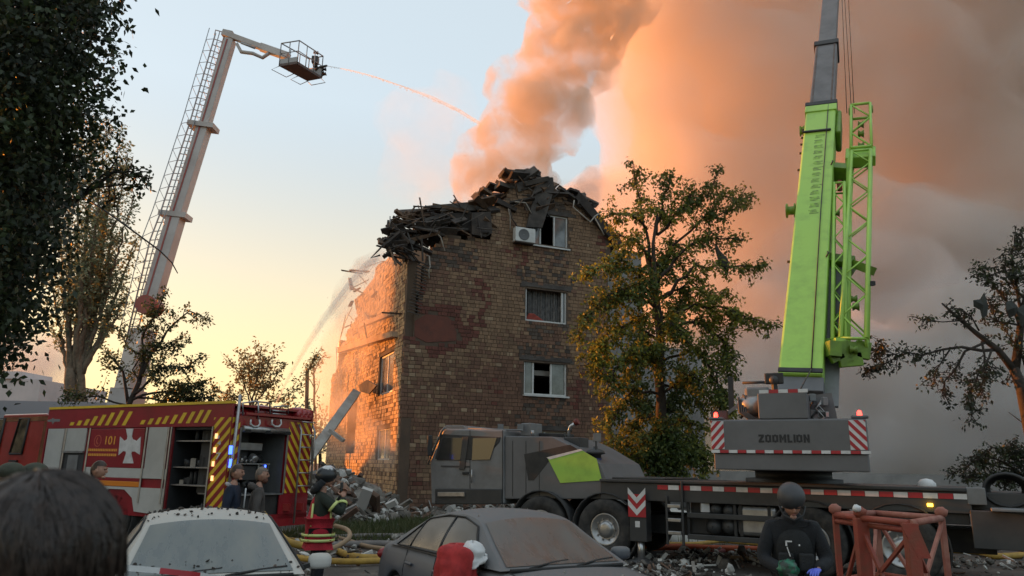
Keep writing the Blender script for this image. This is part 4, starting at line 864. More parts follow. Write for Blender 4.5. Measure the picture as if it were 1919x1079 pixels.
# corner stripes
strp = (TS.uz(393, 860)[0], zb0+.2, -.01, TS.uz(408, 782)[1])
panel(TS, strp, .0, .004, 'hazard_panel', M_fyel, fe); stripes(TS, strp, .0045, .13, .95, M_fred, fe)
text(TS, '1', 408, 411, 822, 6, .009, M_wht, fe); text(TS, '4', 407, 414, 834, 8, .009, M_wht, fe); text(TS, '7', 404, 413, 861, 13, .009, M_wht, fe)
for x, y in ((407, 817), (404, 843), (401, 869), (399, 896)):
    u, z = TS.uz(x, y); MB().box(TS.w(u, z, .02), (.05, .05, .11)).build('amber_marker', mat('marker_warm', (.9, .5, .2), .4, emit=(1, .55, .25), estr=.9), fe)
# rear face
MR = lambda x, y, d: TR.w(x, y, d)
panel(TR, (.0, zb0+.1, rl[0], ztop-.25), -.06, 0, 'rear_pillar', M_fred, fe); panel(TR, (rl[2], zb0+.1, uw, ztop-.25), -.06, 0, 'rear_pillar', M_fred, fe)
panel(TR, (rl[0]+.003, rl[3]+.1, rl[2]-.003, ztop-.25), -.06, 0, 'rear_header', M_fred, fe)
hp = (.03, rl[1], rl[0]-.05, ztop-.3); panel(TR, hp, .0, .004, 'hazard_panel', M_fyel, fe); stripes(TR, hp, .0045, .13, .8, M_fred, fe)
hp = (rl[2]+.05, rl[1], uw-.03, ztop-.3); panel(TR, hp, .0, .004, 'hazard_panel', M_fyel, fe); stripes(TR, hp, .0045, .14, -1.3, M_fred, fe)
panel(TR, (.0, .45, uw, zb0+.1), -.06, .03, 'rear_bumper', M_fred, fe); panel(TR, (rl[2]-.1, zb0, uw-.02, rl[1]-.03), .0, .03, 'lower_rear_panel', M_fred, fe)
for u in (rl[2]+.1, uw-.3): MB().box(TR.w(u, zb0+.25, .05), (.2, .1, .16)).build('tail_light', mat('tail_red', (.3, .02, .02), .3), fe)
panel(TR, (rl[0], rl[1]-.03, rl[2], rl[1]), -1.2, .04, 'locker_floor', M_alu, fe); panel(TR, (rl[0], rl[1], rl[2], rl[3]+.1), -1.25, -1.2, 'locker_back', M_comp, fe)
panel(TR, (rl[0]-.02, rl[1], rl[0], rl[3]+.1), -1.2, -.06, 'locker_wall', M_comp, fe); panel(TR, (rl[2], rl[1], rl[2]+.02, rl[3]+.1), -1.2, -.06, 'locker_wall', M_lgrey, fe)
panel(TR, (rl[0], zb0+.1, rl[2], rl[1]-.03), -.3, -.04, 'under_locker', M_blk, fe)
for u in (rl[0]-.02, rl[2]+.02): MB().beam(TR.w(u, rl[1], .02), TR.w(u, rl[3]+.1, .02), .05, .03).build('door_rail', M_alu, fe)
rb = MB().tube([TR.w(rl[0], rl[3]+.08, .03), TR.w(rl[2], rl[3]+.08, .03)], .07, 12).build('rolled_shutter', M_alu, fe)
for t_ in (.06, .5, .94): MB().box(TR.w(lerp(rl[0], rl[2], t_), rl[3]+.03, .09), (.16, .08, .07)).build('shutter_catch', M_blk, rb)
panel(TR, (rl[0]+.05, lerp(rl[1], rl[3], .72), rl[2]-.35, lerp(rl[1], rl[3], .84)), -.6, -.4, 'tray', M_alu, fe)
panel(TR, (rl[0], lerp(rl[1], rl[3], .48), rl[2]-.3, lerp(rl[1], rl[3], .5)), -1.1, -.15, 'shelf', M_alu, fe)
panel(TR, (rl[0]+.05, lerp(rl[1], rl[3], .22), lerp(rl[0], rl[2], .55), lerp(rl[1], rl[3], .46)), -1.0, -.25, 'pump_cabinet', M_dgrey, fe, .01)
panel(TR, (lerp(rl[0], rl[2], .56), lerp(rl[1], rl[3], .28), lerp(rl[0], rl[2], .8), lerp(rl[1], rl[3], .5)), -.6, -.2, 'control_panel', M_alu, fe, .01)
panel(TR, (lerp(rl[0], rl[2], .60), lerp(rl[1], rl[3], .31), lerp(rl[0], rl[2], .78), lerp(rl[1], rl[3], .47)), -.2, -.19, 'gauge_face', M_blk, fe)
MB().box(TR.w(lerp(rl[0], rl[2], .70), lerp(rl[1], rl[3], .44), -.18), (.03, .03, .09)).build('indicator', E_blue, fe)
for i in range(34):
    u = q.uniform(rl[0]+.1, rl[2]-.15); z = q.choice([lerp(rl[1], rl[3], .5), rl[1], rl[1]+.15]); s_ = q.uniform(.04, .11)
    MB().lathe(TR.w(u, z+s_, q.uniform(-.7, -.1)), TR.n+V((0, 0, q.uniform(-.5, .5))), [(.01, -s_), (s_, -s_*.8), (s_, s_*.6), (s_*.7, s_*.8), (.01, s_*.8)], 10).build('coupling', q.choice([M_alu, M_steel, M_comp, M_lgrey, M_blk]), fe)
MB().cyl(TR.w(.05, zb0, .06), TR.w(.12, ztop+.2, .06), .035, 8).build('corner_pole', M_alu, fe)
for yy in (843, 868): u, z = TR.uz(430, yy); MB().box(TR.w(u, z, .04), (.06, .06, .18)).build('blue_beacon', E_blue, fe)
for u in (rl[0]-.04,): pass
# roof load
for i, (x0, x1, y, r_2) in enumerate(((434, 470, 776, .17), (470, 520, 775, .2), (520, 552, 775, .13), (545, 583, 777, .19))):
    u0, z0 = TR.uz(x0, y+8, -.2); u1, _ = TR.uz(x1, y+8, -.2)
    MB().tube([TR.w(u0, z0+r_2*.6, -.25), TR.w((u0+u1)/2, z0+r_2*.65, -.3), TR.w(u1, z0+r_2*.6, -.25)], [r_2*.8, r_2, r_2*.85], 12).build('roof_roll', M_fred, fe)
for x in (565, 574, 582):
    u, z = TR.uz(x, 778, .05); MB().lathe(TR.w(u, z, .0), TR.n, [(.01, .03), (.06, .05), (.12, .02), (.13, -.2)], 14).build('roof_roll', M_fred, fe)
def tr_tube(pts, off, r, name, m, n=6): return MB().tube([TR.w(*TR.uz(x, y, off), off) for x, y in pts], r, n).build(name, m, fe)
tr_tube([(455, 778), (455, 755), (478, 752), (505, 755), (507, 778)], .0, .022, 'roof_rail', M_alu)
tr_tube([(484, 785), (484, 753)], .02, .022, 'roof_rail', M_alu)
tr_tube([(513, 762), (540, 760), (540, 775)], .0, .02, 'roof_rail', M_alu); tr_tube([(510, 769), (535, 771)], .05, .02, 'roof_rail', M_alu); tr_tube([(510, 775), (535, 777)], .05, .02, 'roof_rail', M_alu)
for x in (475, 515): tr_tube([(x-5, 786), (x-6, 794), (x, 799), (x+8, 799), (x+12, 794), (x+11, 786)], .1, .022, 'hose_hook', M_wht)
MB().beam(TR.w(.3, ztop-.2, .08), TR.w(uw-.2, ztop-.2, .08), .05, .05).build('rear_crossbar', M_fred, fe)
# rear ladder
ld = MB().tube([TR.w(uw-.52, .5, .14), TR.w(uw-.52, ztop-.5, .14), TR.w(uw-.52, ztop-.35, .05)], .024, 6).build('rear_ladder', M_alu, fe)
MB().tube([TR.w(uw-.06, 1.3, .14), TR.w(uw-.06, ztop-.5, .14), TR.w(uw-.06, ztop-.35, .05)], .024, 6).build('ladder_rail', M_alu, ld)
for k in range(6): z = 1.35+k*.3; MB().cyl(TR.w(uw-.52, z, .14), TR.w(uw-.06, z, .14), .016, 6).build('rung', M_alu, ld)
tr_tube([(584, 870), (585, 820), (582, 815), (580, 822)], .25, .02, 'grab_rail', M_alu)
# cab
zc = TS.uz(40, 775)[1]
cabp = [(uL-.06, .7), (uL-.06, zc-.05), (uL-.3, zc), (uL-2.35, zc), (uL-2.6, 1.9), (uL-2.6, .7)]
MB().prism(cabp, MSx, -wt+.08, -.09).build('cab', mat('cab_red', (.34, .035, .025), .2, coat=.6, col2=(.26, .03, .02), scale=2), fe, bevel=.03)
MB().prism([(uL-.38, .95), (uL-.08, .95), (uL-.08, zc-.22), (uL-.30, zc-.22)], MSx, -.09, -.082).build('cab_rear_panel', M_cabglint, fe)  # gold panel carrying the painted sunset reflection, as does the roof strip
MB().prism([(uL-2.3, zc-.2), (uL-.08, zc-.2), (uL-.08, zc-.08), (uL-2.3, zc-.08)], MSx, -.09, -.075).build('cab_roof_strip', M_cabglint, fe)
MB().prism([(uL-.06, .9), (uL-.0, .9), (uL-.0, ztop), (uL-.06, ztop)], MSx, -wt+.05, -.02).build('cab_pillar', M_fred, fe)
for x0, x1 in ((20, 54), (-30, 9)):
    a, b = TS.uz(x0, 848, -.08); c, d = TS.uz(x1, 786, -.08)
    MB().prism([(a, b), (c-.08, b), (c, d), (a+.22, d)], MSx, -.1, -.074).build('cab_window', mat('cab_window_reflection', (.45, .36, .22), .07, .85, col2=(.10, .08, .05), scale=2.5), fe)  # bright golden reflection put into the glass colour
    MB().tube([TS.w(a-.03, b-.03, -.07), TS.w(c-.05, b-.03, -.07), TS.w(c+.04, d+.03, -.07), TS.w(a+.2, d+.03, -.07), TS.w(a-.03, b-.03, -.07)], .03, 6).build('window_seal', M_blk, fe)
    MB().box(TS.w((a+c)/2, b-.22, -.06), (.2, .2, .05)).build('door_handle', M_blk, fe)

# ================= aerial platform =================
M_awht = mat('aerial_white', (.50, .47, .45), .45, col2=(.40, .36, .34), scale=1.0, bump=.05)
M_ared = mat('aerial_red', (.30, .085, .065), .45, col2=(.3, .05, .04), scale=2)
M_alad = mat('ladder_grey', (.34, .35, .36), .5, .2)
ap = empty('aerial_platform', loc=G(228, 1000).xy.to_3d() if False else V((P(228, 800, 30).x, 30, 0)), label='tall white and red aerial platform with a ladder and a cage spraying water', cat='aerial platform')
axp = [P(242, 730, 30), P(262, 640, 30.2), P(282, 570, 30.4), P(331, 405, 30.8), P(383, 238, 31.2), P(432, 75, 31.6)]
MB().beam(V((axp[0].x-.4, 30, 0)), axp[0], 1.0, 1.0).build('turret', M_awht, ap)
MB().b2((axp[0].x-4, 29, .6), (axp[0].x+3, 31.4, 1.5)).build('carrier', M_ared, ap)
MB().beam(axp[0], axp[1]+(axp[2]-axp[1])*.3, .8, .75).build('base_boom', M_awht, ap)
MB().cyl(axp[2]+V((0, -.5, -.1)), axp[2]+V((0, .45, -.1)), .40, 18).build('pivot', M_ared, ap)
for a, b, wd, m in ((2, 3, .62, M_awht), (3, 4, .54, M_awht), (4, 5, .44, M_awht)):
    MB().beam(axp[a], axp[b], wd, wd, up=V((0, 1, 0))).build('boom_section', m, ap, bevel=.03)
    d = (axp[b]-axp[a]); sd = d.cross(V((0, 1, 0))).normalized()
    MB().beam(axp[a]+d*.02+V((0, -wd/2-.012, 0))+sd*wd*.12, axp[b]-d*.02+V((0, -wd/2-.012, 0))+sd*wd*.12, .07, .02, up=V((0, 1, 0))).build('boom_groove', M_ared, ap)
    if b < 5: MB().beam(axp[b]-sd*.55, axp[b]+sd*.65, .22, .75, up=V((0, 1, 0))).build('collar', M_awht, ap)
ld = empty('ladder', loc=(0, 0, 0)); WM.pop('ladder'); ld.parent = ap; CHILD.setdefault(ap.name, []).append(ld); ld.matrix_parent_inverse = WM[ap.name].inverted(); 
lp = [(P(236, 640, 29.8), P(253, 640, 30.1)), (P(281, 450, 30.3), P(303, 448, 30.5)), (P(300, 400, 30.4), P(322, 400, 30.6)), (P(356, 228, 30.9), P(374, 232, 31.1)), (P(404, 62, 31.4), P(420, 68, 31.6))]
def lrail(side):
    pts = [p[side] for p in lp]; return pts
mbl = MB()
for side in (0, 1): mbl.tube(lrail(side), .035, 5)
for side in (0,):   # second rail plane and lacing
    pts = [p[0]+V((-.16, -.35, .05)) for p in lp]; mbl.tube(pts, .025, 4)
mbl.tube([p[1]+V((-.10, -.3, .05)) for p in lp], .025, 4)
tot = 0
allr = []
for i in range(len(lp)-1):
    L = (lp[i+1][0]-lp[i][0]).length; n = int(L/.32)
    for k in range(n): t_ = k/n; allr.append((lp[i][0].lerp(lp[i+1][0], t_), lp[i][1].lerp(lp[i+1][1], t_)))
for i in range(len(allr)-1):
    a = allr[i]; b = allr[i+1]; o1 = V((-.16, -.35, .05)); o2 = V((-.10, -.3, .05))
    if i % 2: mbl.tube([a[0], b[0]+o1], .014, 4, cap=False); mbl.tube([a[1], b[1]+o2], .012, 4, cap=False)
    else: mbl.tube([a[0]+o1, b[0]], .014, 4, cap=False); mbl.tube([a[1]+o2, b[1]], .012, 4, cap=False)
lro = mbl.build('ladder_frame', M_alad, ap)
COL.objects.unlink(ld); bpy.data.objects.remove(ld)
for a, b in allr: MB().tube([a, b], .022, 5).build('rung', M_alad, lro)
# knuckle and upper arm
k0 = axp[5]; k1 = P(500, 92, 31.3); k2 = P(540, 106, 31)
MB().beam(P(418, 62, 31.6), P(436, 66, 31.6), .3, .3).build('boom_tip', M_awht, ap)
MB().beam(P(424, 64, 31.5), k1, .26, .26, up=V((0, 1, 0))).build('upper_arm', M_awht, ap, bevel=.02)
MB().beam(k1-(k2-k1)*.3, k2, .34, .3, up=V((0, 1, 0))).build('arm_head', M_awht, ap, bevel=.02)
MB().beam(P(444, 82, 31.2), P(452, 97, 31.2), .16, .14).build('link', M_awht, ap); MB().tube([P(452, 97, 31.2), P(474, 100, 31.2), P(492, 108, 31.2), P(508, 97, 31.2)], .09, 8).build('link', M_awht, ap)
MB().tube([P(452, 80, 31.1), P(478, 90, 31.1)], .06, 8).build('ram', M_alad, ap)
MB().tube([P(418, 60, 31.5), P(404, 56, 31.4), P(402, 66, 31.4)], .03, 5).build('tip_rail', M_alad, ap)
# cage
zf = P(563, 135, 30.5).z
A, B, C, D = G(523, 124, zf), G(557, 119, zf), G(602, 147, zf), G(576, 152, zf)
cg = MB().add([p + V((0, 0, h)) for h in (0, .12) for p in (A, B, C, D)], [(3, 2, 1, 0), (4, 5, 6, 7), (0, 1, 5, 4), (1, 2, 6, 5), (2, 3, 7, 6), (3, 0, 4, 7)]).build('cage_floor', mat('cage_floor', (.12, .09, .085), .7), ap)
up_ = V((0, 0, 1.15)); mb = MB()
for a, b in ((A, B), (B, C), (C, D), (D, A)):
    mb.tube([a+up_, b+up_], .028, 6); mb.tube([a+up_*.55, b+up_*.55], .02, 6)
    n = max(1, int((b-a).length/.45))
    for k in range(n+1): p = a.lerp(b, k/n); mb.tube([p, p+up_], .024, 5)
mb.build('cage_rails', M_alad, cg)
def sheet(a, b, z0, z1, name, m): MB().add([a+V((0, 0, z0)), b+V((0, 0, z0)), b+V((0, 0, z1)), a+V((0, 0, z1)), a+V((0, .02, z0)), b+V((0, .02, z0)), b+V((0, .02, z1)), a+V((0, .02, z1))], [(0, 1, 2, 3), (7, 6, 5, 4), (0, 4, 5, 1), (1, 5, 6, 2), (2, 6, 7, 3), (3, 7, 4, 0)]).build(name, m, cg)
sheet(A.lerp(D, .25), D, .12, .55, 'cage_panel', M_alad); sheet(D, C, .12, .6, 'cage_panel', M_alad); sheet(A, B, .12, .35, 'cage_panel', M_alad)
MB().box(D.lerp(C, .5)+V((0, -.1, .95)), (.3, .3, .34)).build('control_box', M_dgrey, cg, bevel=.03)
mn = MB().tube([D.lerp(C, .5)+V((0, 0, .5)), D.lerp(C, .5)+V((.25, -.05, .62)), P(612, 123, 30.6)], [.08, .07, .05], 8).build('water_cannon', M_dgrey, cg)
for k in range(7): p = D.lerp(C, .5)+V((q.uniform(-.1, .45), q.uniform(-.2, .1), q.uniform(.1, 1.3))); MB().lathe(p, V((1, q.uniform(-.4, .4), q.uniform(-.4, .4))), [(.01, -.1), (.06, -.09), (.06, .07), (.09, .09), (.09, .12), (.01, .13)], 9).build('valve', M_dgrey, cg)
for a, b in ((A, A.lerp(D, .5)), (D.lerp(A, .35), D), (D, C)):
    o_ = V((-.25, -.2, -.28)) if a is not D else V((.25, -.15, -.28)); MB().tube([a, a+o_, b+o_, b], .018, 5).build('bumper_hoop', M_alad, cg)
# water jets
M_water = mat('water_spray', (.85, .87, .9), .5, alpha=.3)
def water_mat(name, k):
    m = bpy.data.materials.new(name); m.use_nodes = True; n = m.node_tree.nodes; l = m.node_tree.links; n.clear(); o = n.new('ShaderNodeOutputMaterial'); a = n.new('ShaderNodeBsdfTransparent'); t = n.new('ShaderNodeBsdfTranslucent'); d = n.new('ShaderNodeBsdfDiffuse')
    t.inputs[0].default_value = (.95, .95, .95, 1); d.inputs[0].default_value = (.9, .92, .95, 1); x = n.new('ShaderNodeMixShader'); y = n.new('ShaderNodeMixShader'); x.inputs[0].default_value = .5; l.new(t.outputs[0], x.inputs[1]); l.new(d.outputs[0], x.inputs[2]); y.inputs[0].default_value = k; l.new(a.outputs[0], y.inputs[1]); l.new(x.outputs[0], y.inputs[2]); l.new(y.outputs[0], o.inputs[0]); return m
M_water = water_mat('water_spray', .2); M_mist_ = water_mat('water_mist', .07)
def spray(name, pts, rs, label, n=5, seed=1, al=M_water):
    r = random.Random(seed); p3 = resample([P(*p) for p in pts], .8); N_ = len(p3); mb = MB()
    for s_ in range(n):
        ph = r.uniform(0, 6); q_ = []
        for i, p in enumerate(p3):
            t_ = i/(N_-1); k = lerp(rs[0], rs[1], t_); q_.append(p + V((math.cos(ph+t_*3), math.sin(ph*2+t_*2), math.sin(ph+t_*4)))*k*.6 + V((r.gauss(0, 1), r.gauss(0, 1), r.gauss(0, 1)))*k*.12)
        mb.tube(q_, [lerp(rs[0], rs[1], i/(N_-1))*.45 for i in range(N_)], 5, cap=False)
    for i in range(260):
        t_ = r.random()**.6; j = min(N_-2, int(t_*(N_-1))); k = lerp(rs[0], rs[1], t_); c = p3[j].lerp(p3[j+1], r.random()) + V((r.gauss(0, k*.8), r.gauss(0, k*.8), -abs(r.gauss(0, k*1.1)))); s_ = r.uniform(.012, .035)
        mb.ell(c, (s_, s_, s_*1.6), 5, 4)
    return mb.build(name, al, None, label=label, cat='water jet', kind='stuff')
spray('water_jet', [(611, 123, 30.6), (655, 131, 31.2), (700, 143, 32), (755, 162, 33), (810, 183, 34), (860, 207, 35), (900, 232, 36)], (.025, .08), 'thin arc of water shot from the raised cage onto the roof', 4, 1)
M_mist = M_mist_
spray('water_jet', [(515, 760, 30), (545, 700, 30.2), (580, 640, 30.5), (615, 590, 30.8), (655, 535, 31), (690, 495, 31.2), (712, 478, 31.4)], (.03, .34), 'rising jet of water spraying up from the ground onto the burning side wall', 7, 2, M_mist)
# ================= mobile crane =================
wc = P(1690, 1015, 13.5)
KC = Frame(wc.xy, math.radians(121)); MK = lambda x, y, d: KC.w(x, y, d)
kr = empty('mobile_crane', mat=KC.mat(), label='large mobile crane with lime green boom, grey counterweight and red and white marker stripes', cat='crane')
def kp(x0, y0, x1, y1, off=0.0):
    a = KC.uz(x0, y0, off); b = KC.uz(x1, y1, off); c = KC.uz(x0, y1, off); d = KC.uz(x1, y0, off); return ((a[0]+c[0])/2, (c[1]+b[1])/2, (b[0]+d[0])/2, (a[1]+d[1])/2)
def kbox(r, d0, d1, name, m, par=kr, bevel=.012, label=None): return MB().prism([(r[0], r[1]), (r[2], r[1]), (r[2], r[3]), (r[0], r[3])], MK, d0, d1).build(name, m, par, bevel=bevel, label=label)
WD = 2.7
uR = KC.uz(1858, 930)[0]; uC = KC.uz(1125, 900)[0]; zd = KC.uz(1400, 904)[1]; print('deck z', zd, 'uR', uR, 'uC', uC)
# chassis, deck
kbox((uC-2.5, .55, uR, .95), -1.9, -.8, 'chassis', M_blk)
kbox((uC, zd-.06, uR-.35, zd), -WD, .05, 'deck', M_dgrey)
kbox((uC, zd-.42, uR-.3, zd-.063), -.06, .0, 'side_beam', M_dgrey)
kbox((uC, zd-.42, uR-.3, zd-.063), -WD, -WD+.06, 'side_beam', M_dgrey)
s0 = KC.uz(1232, 912, .0)[0]; s1 = KC.uz(1816, 930, .0)[0]; zs = KC.uz(1500, 921)[1]; L = (s1-s0)/24
for i in range(24):
    MB().prism([(s0+i*L+.004, zs-.045), (s0+(i+1)*L-.004, zs-.045), (s0+(i+1)*L-.004, zs+.045), (s0+i*L+.004, zs+.045)], MK, .003, .012).build('marker_strip', M_wht if i % 2 else M_red, kr)
# wheels
wz = .63
for i, u in enumerate((0, -1.5, KC.uz(1133, 1000)[0], KC.uz(1133, 1000)[0]-1.55)):
    wheel(kr, KC.w(u, wz, -.16), KC.n, .63, .36, .34)
    wheel(kr, KC.w(u, wz, -WD+.2), -KC.n, .63, .36, .34)
    mb = MB().lathe(KC.w(u, wz, -.25), KC.n, [(.74, -.15), (.76, .27), (.73, .27), (.71, -.15)], 24); fs = mb.f; mb.build('wheel_arch', M_blk, kr)
# rails under deck
u0 = KC.uz(1288, 970)[0]; u1 = KC.uz(1470, 975)[0]
for y in (968, 1009):
    z = KC.uz(1350, y)[1]; kbox((u0, z-.05, u1+.5, z+.05), -.05, .02, 'side_guard', M_dgrey)
for k in (0, .5, 1): u = lerp(u0, u1, k); kbox((u-.03, KC.uz(1350, 1009)[1]-.05, u+.03, zd-.42), -.1, -.052, 'guard_post', M_blk)
# boarding ladder
la = KC.uz(1250, 990)[0]; lb = KC.uz(1284, 990)[0]; zl = KC.uz(1280, 1022)[1]
lad = kbox((lb-.05, zl, lb, zd), .022, .07, 'boarding_ladder', M_dgrey); kbox((la, zl, la+.05, zd-.3), .022, .07, 'ladder_rail', M_dgrey, lad)
for y in (948, 974, 998): z = KC.uz(1265, y)[1]; kbox((la+.052, z-.035, lb-.052, z+.035), .0, .1, 'step', M_alu, lad)
# tanks
for x, y, r_2 in ((1336, 987, .17), (1366, 987, .17), (1366, 958, .15), (1340, 955, .13)):
    u, z = KC.uz(x, y, -.1); MB().lathe(KC.w(u, z, -.5), KC.n, [(.01, -.4), (r_2, -.35), (r_2, .3), (r_2*.75, .4), (r_2*.3, .44), (.01, .44)], 18).build('air_tank', M_dgrey, kr)
ft = kp(1380, 948, 1456, 1006, -.08); tk = kbox(ft, -.75, -.1, 'fuel_tank', M_alu, bevel=.08)
for t_ in (.12, .82): u = lerp(ft[0], ft[2], t_); kbox((u-.03, ft[1]-.01, u+.03, ft[3]+.01), -.1, -.085, 'tank_strap', M_blk, tk)
u, z = KC.uz(1318, 945); MB().box(KC.w(u, z, -.1), (.16, .1, .3)).build('lamp', M_wht, kr)
kbox(kp(1295, 935, 1330, 1000, -.2), -.6, -.2, 'battery_box', M_blk)
# outriggers
def outrigger(x0, x1, yt, yb, off, name='outrigger'):
    a, b, c, d = rect(KC, x0, yt, x1, yb); g_ = kbox((a, b, c, zd-.43), off-.3, off, name, M_dgrey)
    MB().cyl(KC.w((a+c)/2, .0, off-.14), KC.w((a+c)/2, b+.1, off-.14), .075, 12).build('jack', M_chrome, g_); MB().lathe(KC.w((a+c)/2, .0, off-.14), V((0, 0, 1)), [(.3, 0), (.3, .05), (.1, .12), (.01, .12)], 16).build('foot', M_dgrey, g_); return g_, (a, b, c, d)
og, r_o = outrigger(1184, 1215, 925, 1014, .12)
cz0, cz1 = KC.uz(1200, 969, .12)[1], KC.uz(1200, 926, .12)[1]; ca, cc = r_o[0]-.02, r_o[2]+.0; cm = (ca+cc)/2
kbox((ca, cz0, cc, cz1), .125, .14, 'chevron_plate', M_red, og, bevel=0)
h_ = (cz1-cz0)
for k in (0, 1): zz = cz0+.03+k*h_*.52; MB().prism([(ca, zz+.2), (cm, zz), (cc, zz+.2), (cc, zz+.32), (cm, zz+.12), (ca, zz+.32)], MK, .141, .146).build('chevron', M_wht, og)
kbox((cm-.05, cz0-.2, cm+.05, cz0-.08), .121, .125, 'label_plate', M_wht, og, bevel=0)
# tail
kbox(kp(1812, 914, 1848, 946, .01), -.4, .02, 'tail_panel', M_lgrey)
kbox((KC.uz(1815, 930)[0], .8, uR+.55, zd-.07), -WD, -.41, 'tail_frame', M_dgrey)
ta, tb, tc_, td = kp(1822, 958, 1915, 1030, .1); to = kbox((ta, tb, ta+1.15, td), -.5, .12, 'rear_outrigger', M_dgrey)
kbox((ta+.3, td+.003, ta+1.15, td+.05), -.3, .3, 'outrigger_cover', M_lgrey, to)
cp = MB().prism([(ta+.98, tb+.1), (ta+1.3, tb+.1), (ta+1.3, td-.02), (ta+.98, td-.02)], MK, .125, .14).build('hazard_board', M_wht, to); stripes(KC, (ta+.98, tb+.1, ta+1.3, td-.02), .141, .12, -1.1, M_red, to)
MB().cyl(KC.w(ta+.8, 0, -.2), KC.w(ta+.8, tb, -.2), .08, 12).build('jack', M_chrome, to)
u, z = KC.uz(1743, 946); MB().box(KC.w(u, z, .03), (.07, .05, .05)).build('marker_lamp', E_amb, kr)
kbox((KC.uz(1720, 950)[0], zd-.6, KC.uz(1815, 950)[0], zd-.425), -.5, -.08, 'mudguard', M_blk)
kbox(kp(1760, 965, 1815, 972, -.1), -.3, -.1, 'bracket', M_blk)
coil = MB()
cc_ = KC.w(uR+.25, zd-.02, -.5)
for k in range(9):
    rr_ = .34-.01*k; pts = [cc_ + KC.u*(rr_*math.cos(a)) + V((0, 0, rr_*math.sin(a)*.8)) - KC.n*(.07*k-.1) for a in [j*math.pi/10 for j in range(21)]]; coil.tube(pts, .03, 5)
coil.build('cable_coil', M_blk, kr)
u, z = KC.uz(1737, 912, -1.2); MB().lathe(KC.w(u, zd, -1.2), V((0, 0, 1)), [(.16, 0), (.16, .05), (.1, .12), (.01, .14)], 14).build('deck_dome', M_wht, kr)
# carrier cab
def kpoly(px, d0, d1, name, m, par=kr, bevel=.02, off=None, label=None):
    o_ = d1 if off is None else off; return MB().prism([KC.uz(x, y, o_) for x, y in px], MK, d0, d1).build(name, m, par, bevel=bevel, label=label)
u_cr = KC.uz(942, 850, -.1)[0]
body = [(808, 945), (806, 862), (830, 806), (836, 803), (943, 805), (945, 945)]
cab = kpoly(body, -WD+.15, -.1, 'cab', M_lgrey, bevel=.04)
kpoly([(834, 797), (868, 797), (876, 806), (832, 806)], -WD+.4, -.3, 'sun_visor', M_lgrey, cab)
kpoly([(826, 813), (896, 817), (938, 819), (936, 828), (905, 862), (815, 860)], -.105, -.085, 'door_window_surround', M_blk, cab)
kpoly([(830, 820), (868, 820), (862, 862), (818, 862)], -.09, -.078, 'side_glass', mat('cab_glass', (.045, .043, .04), .06, col2=(.03, .03, .03), scale=1.5), cab, .003)
kpoly([(886, 821), (931, 820), (918, 861), (884, 862)], -.09, -.078, 'side_glass', M_glass, cab, .003)
kpoly([(867, 818), (878, 818), (870, 880), (860, 880)], -.084, -.07, 'door_pillar', M_dgrey, cab, .004)
for x in (880, 941): kpoly([(x, 806), (x+1.2, 806), (x+1.2, 944), (x, 944)], -.1, -.094, 'door_seam', M_blk, cab, 0)
kpoly([(826, 872), (880, 873), (880, 876), (826, 875)], -.1, -.092, 'body_crease', M_dgrey, cab, 0)
kpoly([(866, 884), (877, 884), (877, 889), (866, 889)], -.1, -.07, 'door_handle', M_blk, cab, .005)
kpoly([(815, 915), (940, 916), (940, 945), (815, 945)], -.1, -.06, 'step_panel', M_dgrey, cab)
kpoly([(820, 922), (870, 922), (870, 930), (820, 930)], -.06, -.02, 'step', M_alu, cab, .004)
MB().tube([KC.w(*KC.uz(884, 880, -.04), -.04), KC.w(*KC.uz(884, 905, -.04), -.04)], .016, 6).build('grab_handle', M_alu, cab)
for x in (960, 985, 1010): kpoly([(x, 826), (x+1, 826), (x+1, 930), (x, 930)], -.14, -.135, 'panel_seam', M_blk, MB().box((0, 0, -5), (.01, .01, .01)).build('seam_anchor', M_blk, cab) if False else cab, 0)
# slanted windscreen on the nose
n0 = KC.uz(806, 862, -.1); n1 = KC.uz(830, 808, -.1)
MB().add([KC.w(n0[0]-.015, n0[1], -.25), KC.w(n0[0]-.015, n0[1], -WD+.3), KC.w(n1[0]-.015, n1[1], -WD+.3), KC.w(n1[0]-.015, n1[1], -.25)], [(0, 1, 2, 3)]).build('windscreen', M_glass, cab)
MB().tube([KC.w(n0[0]-.05, n0[1]-.1, -.08), KC.w(n1[0]-.02, n1[1], -.06), KC.w(n1[0]+.1, n1[1]+.1, -.06)], .025, 6).build('mirror_arm', M_lgrey, cab)
MB().box(KC.w(n0[0]+.05, n0[1]+.35, .0), (.12, .08, .5)).build('mirror', M_blk, cab, bevel=.02)
for x in (938, 975): u, z = KC.uz(x, 800, -.5); MB().box(KC.w(u, z, -.5), (.14, .1, .14)).build('roof_fitting', M_lgrey, cab)
MB().tube([KC.w(KC.uz(878, 805, -.3)[0], KC.uz(878, 803, -.3)[1], -.3), KC.w(KC.uz(980, 805, -.3)[0], KC.uz(980, 806, -.3)[1], -.3)], .02, 6).build('roof_rail', M_lgrey, cab)
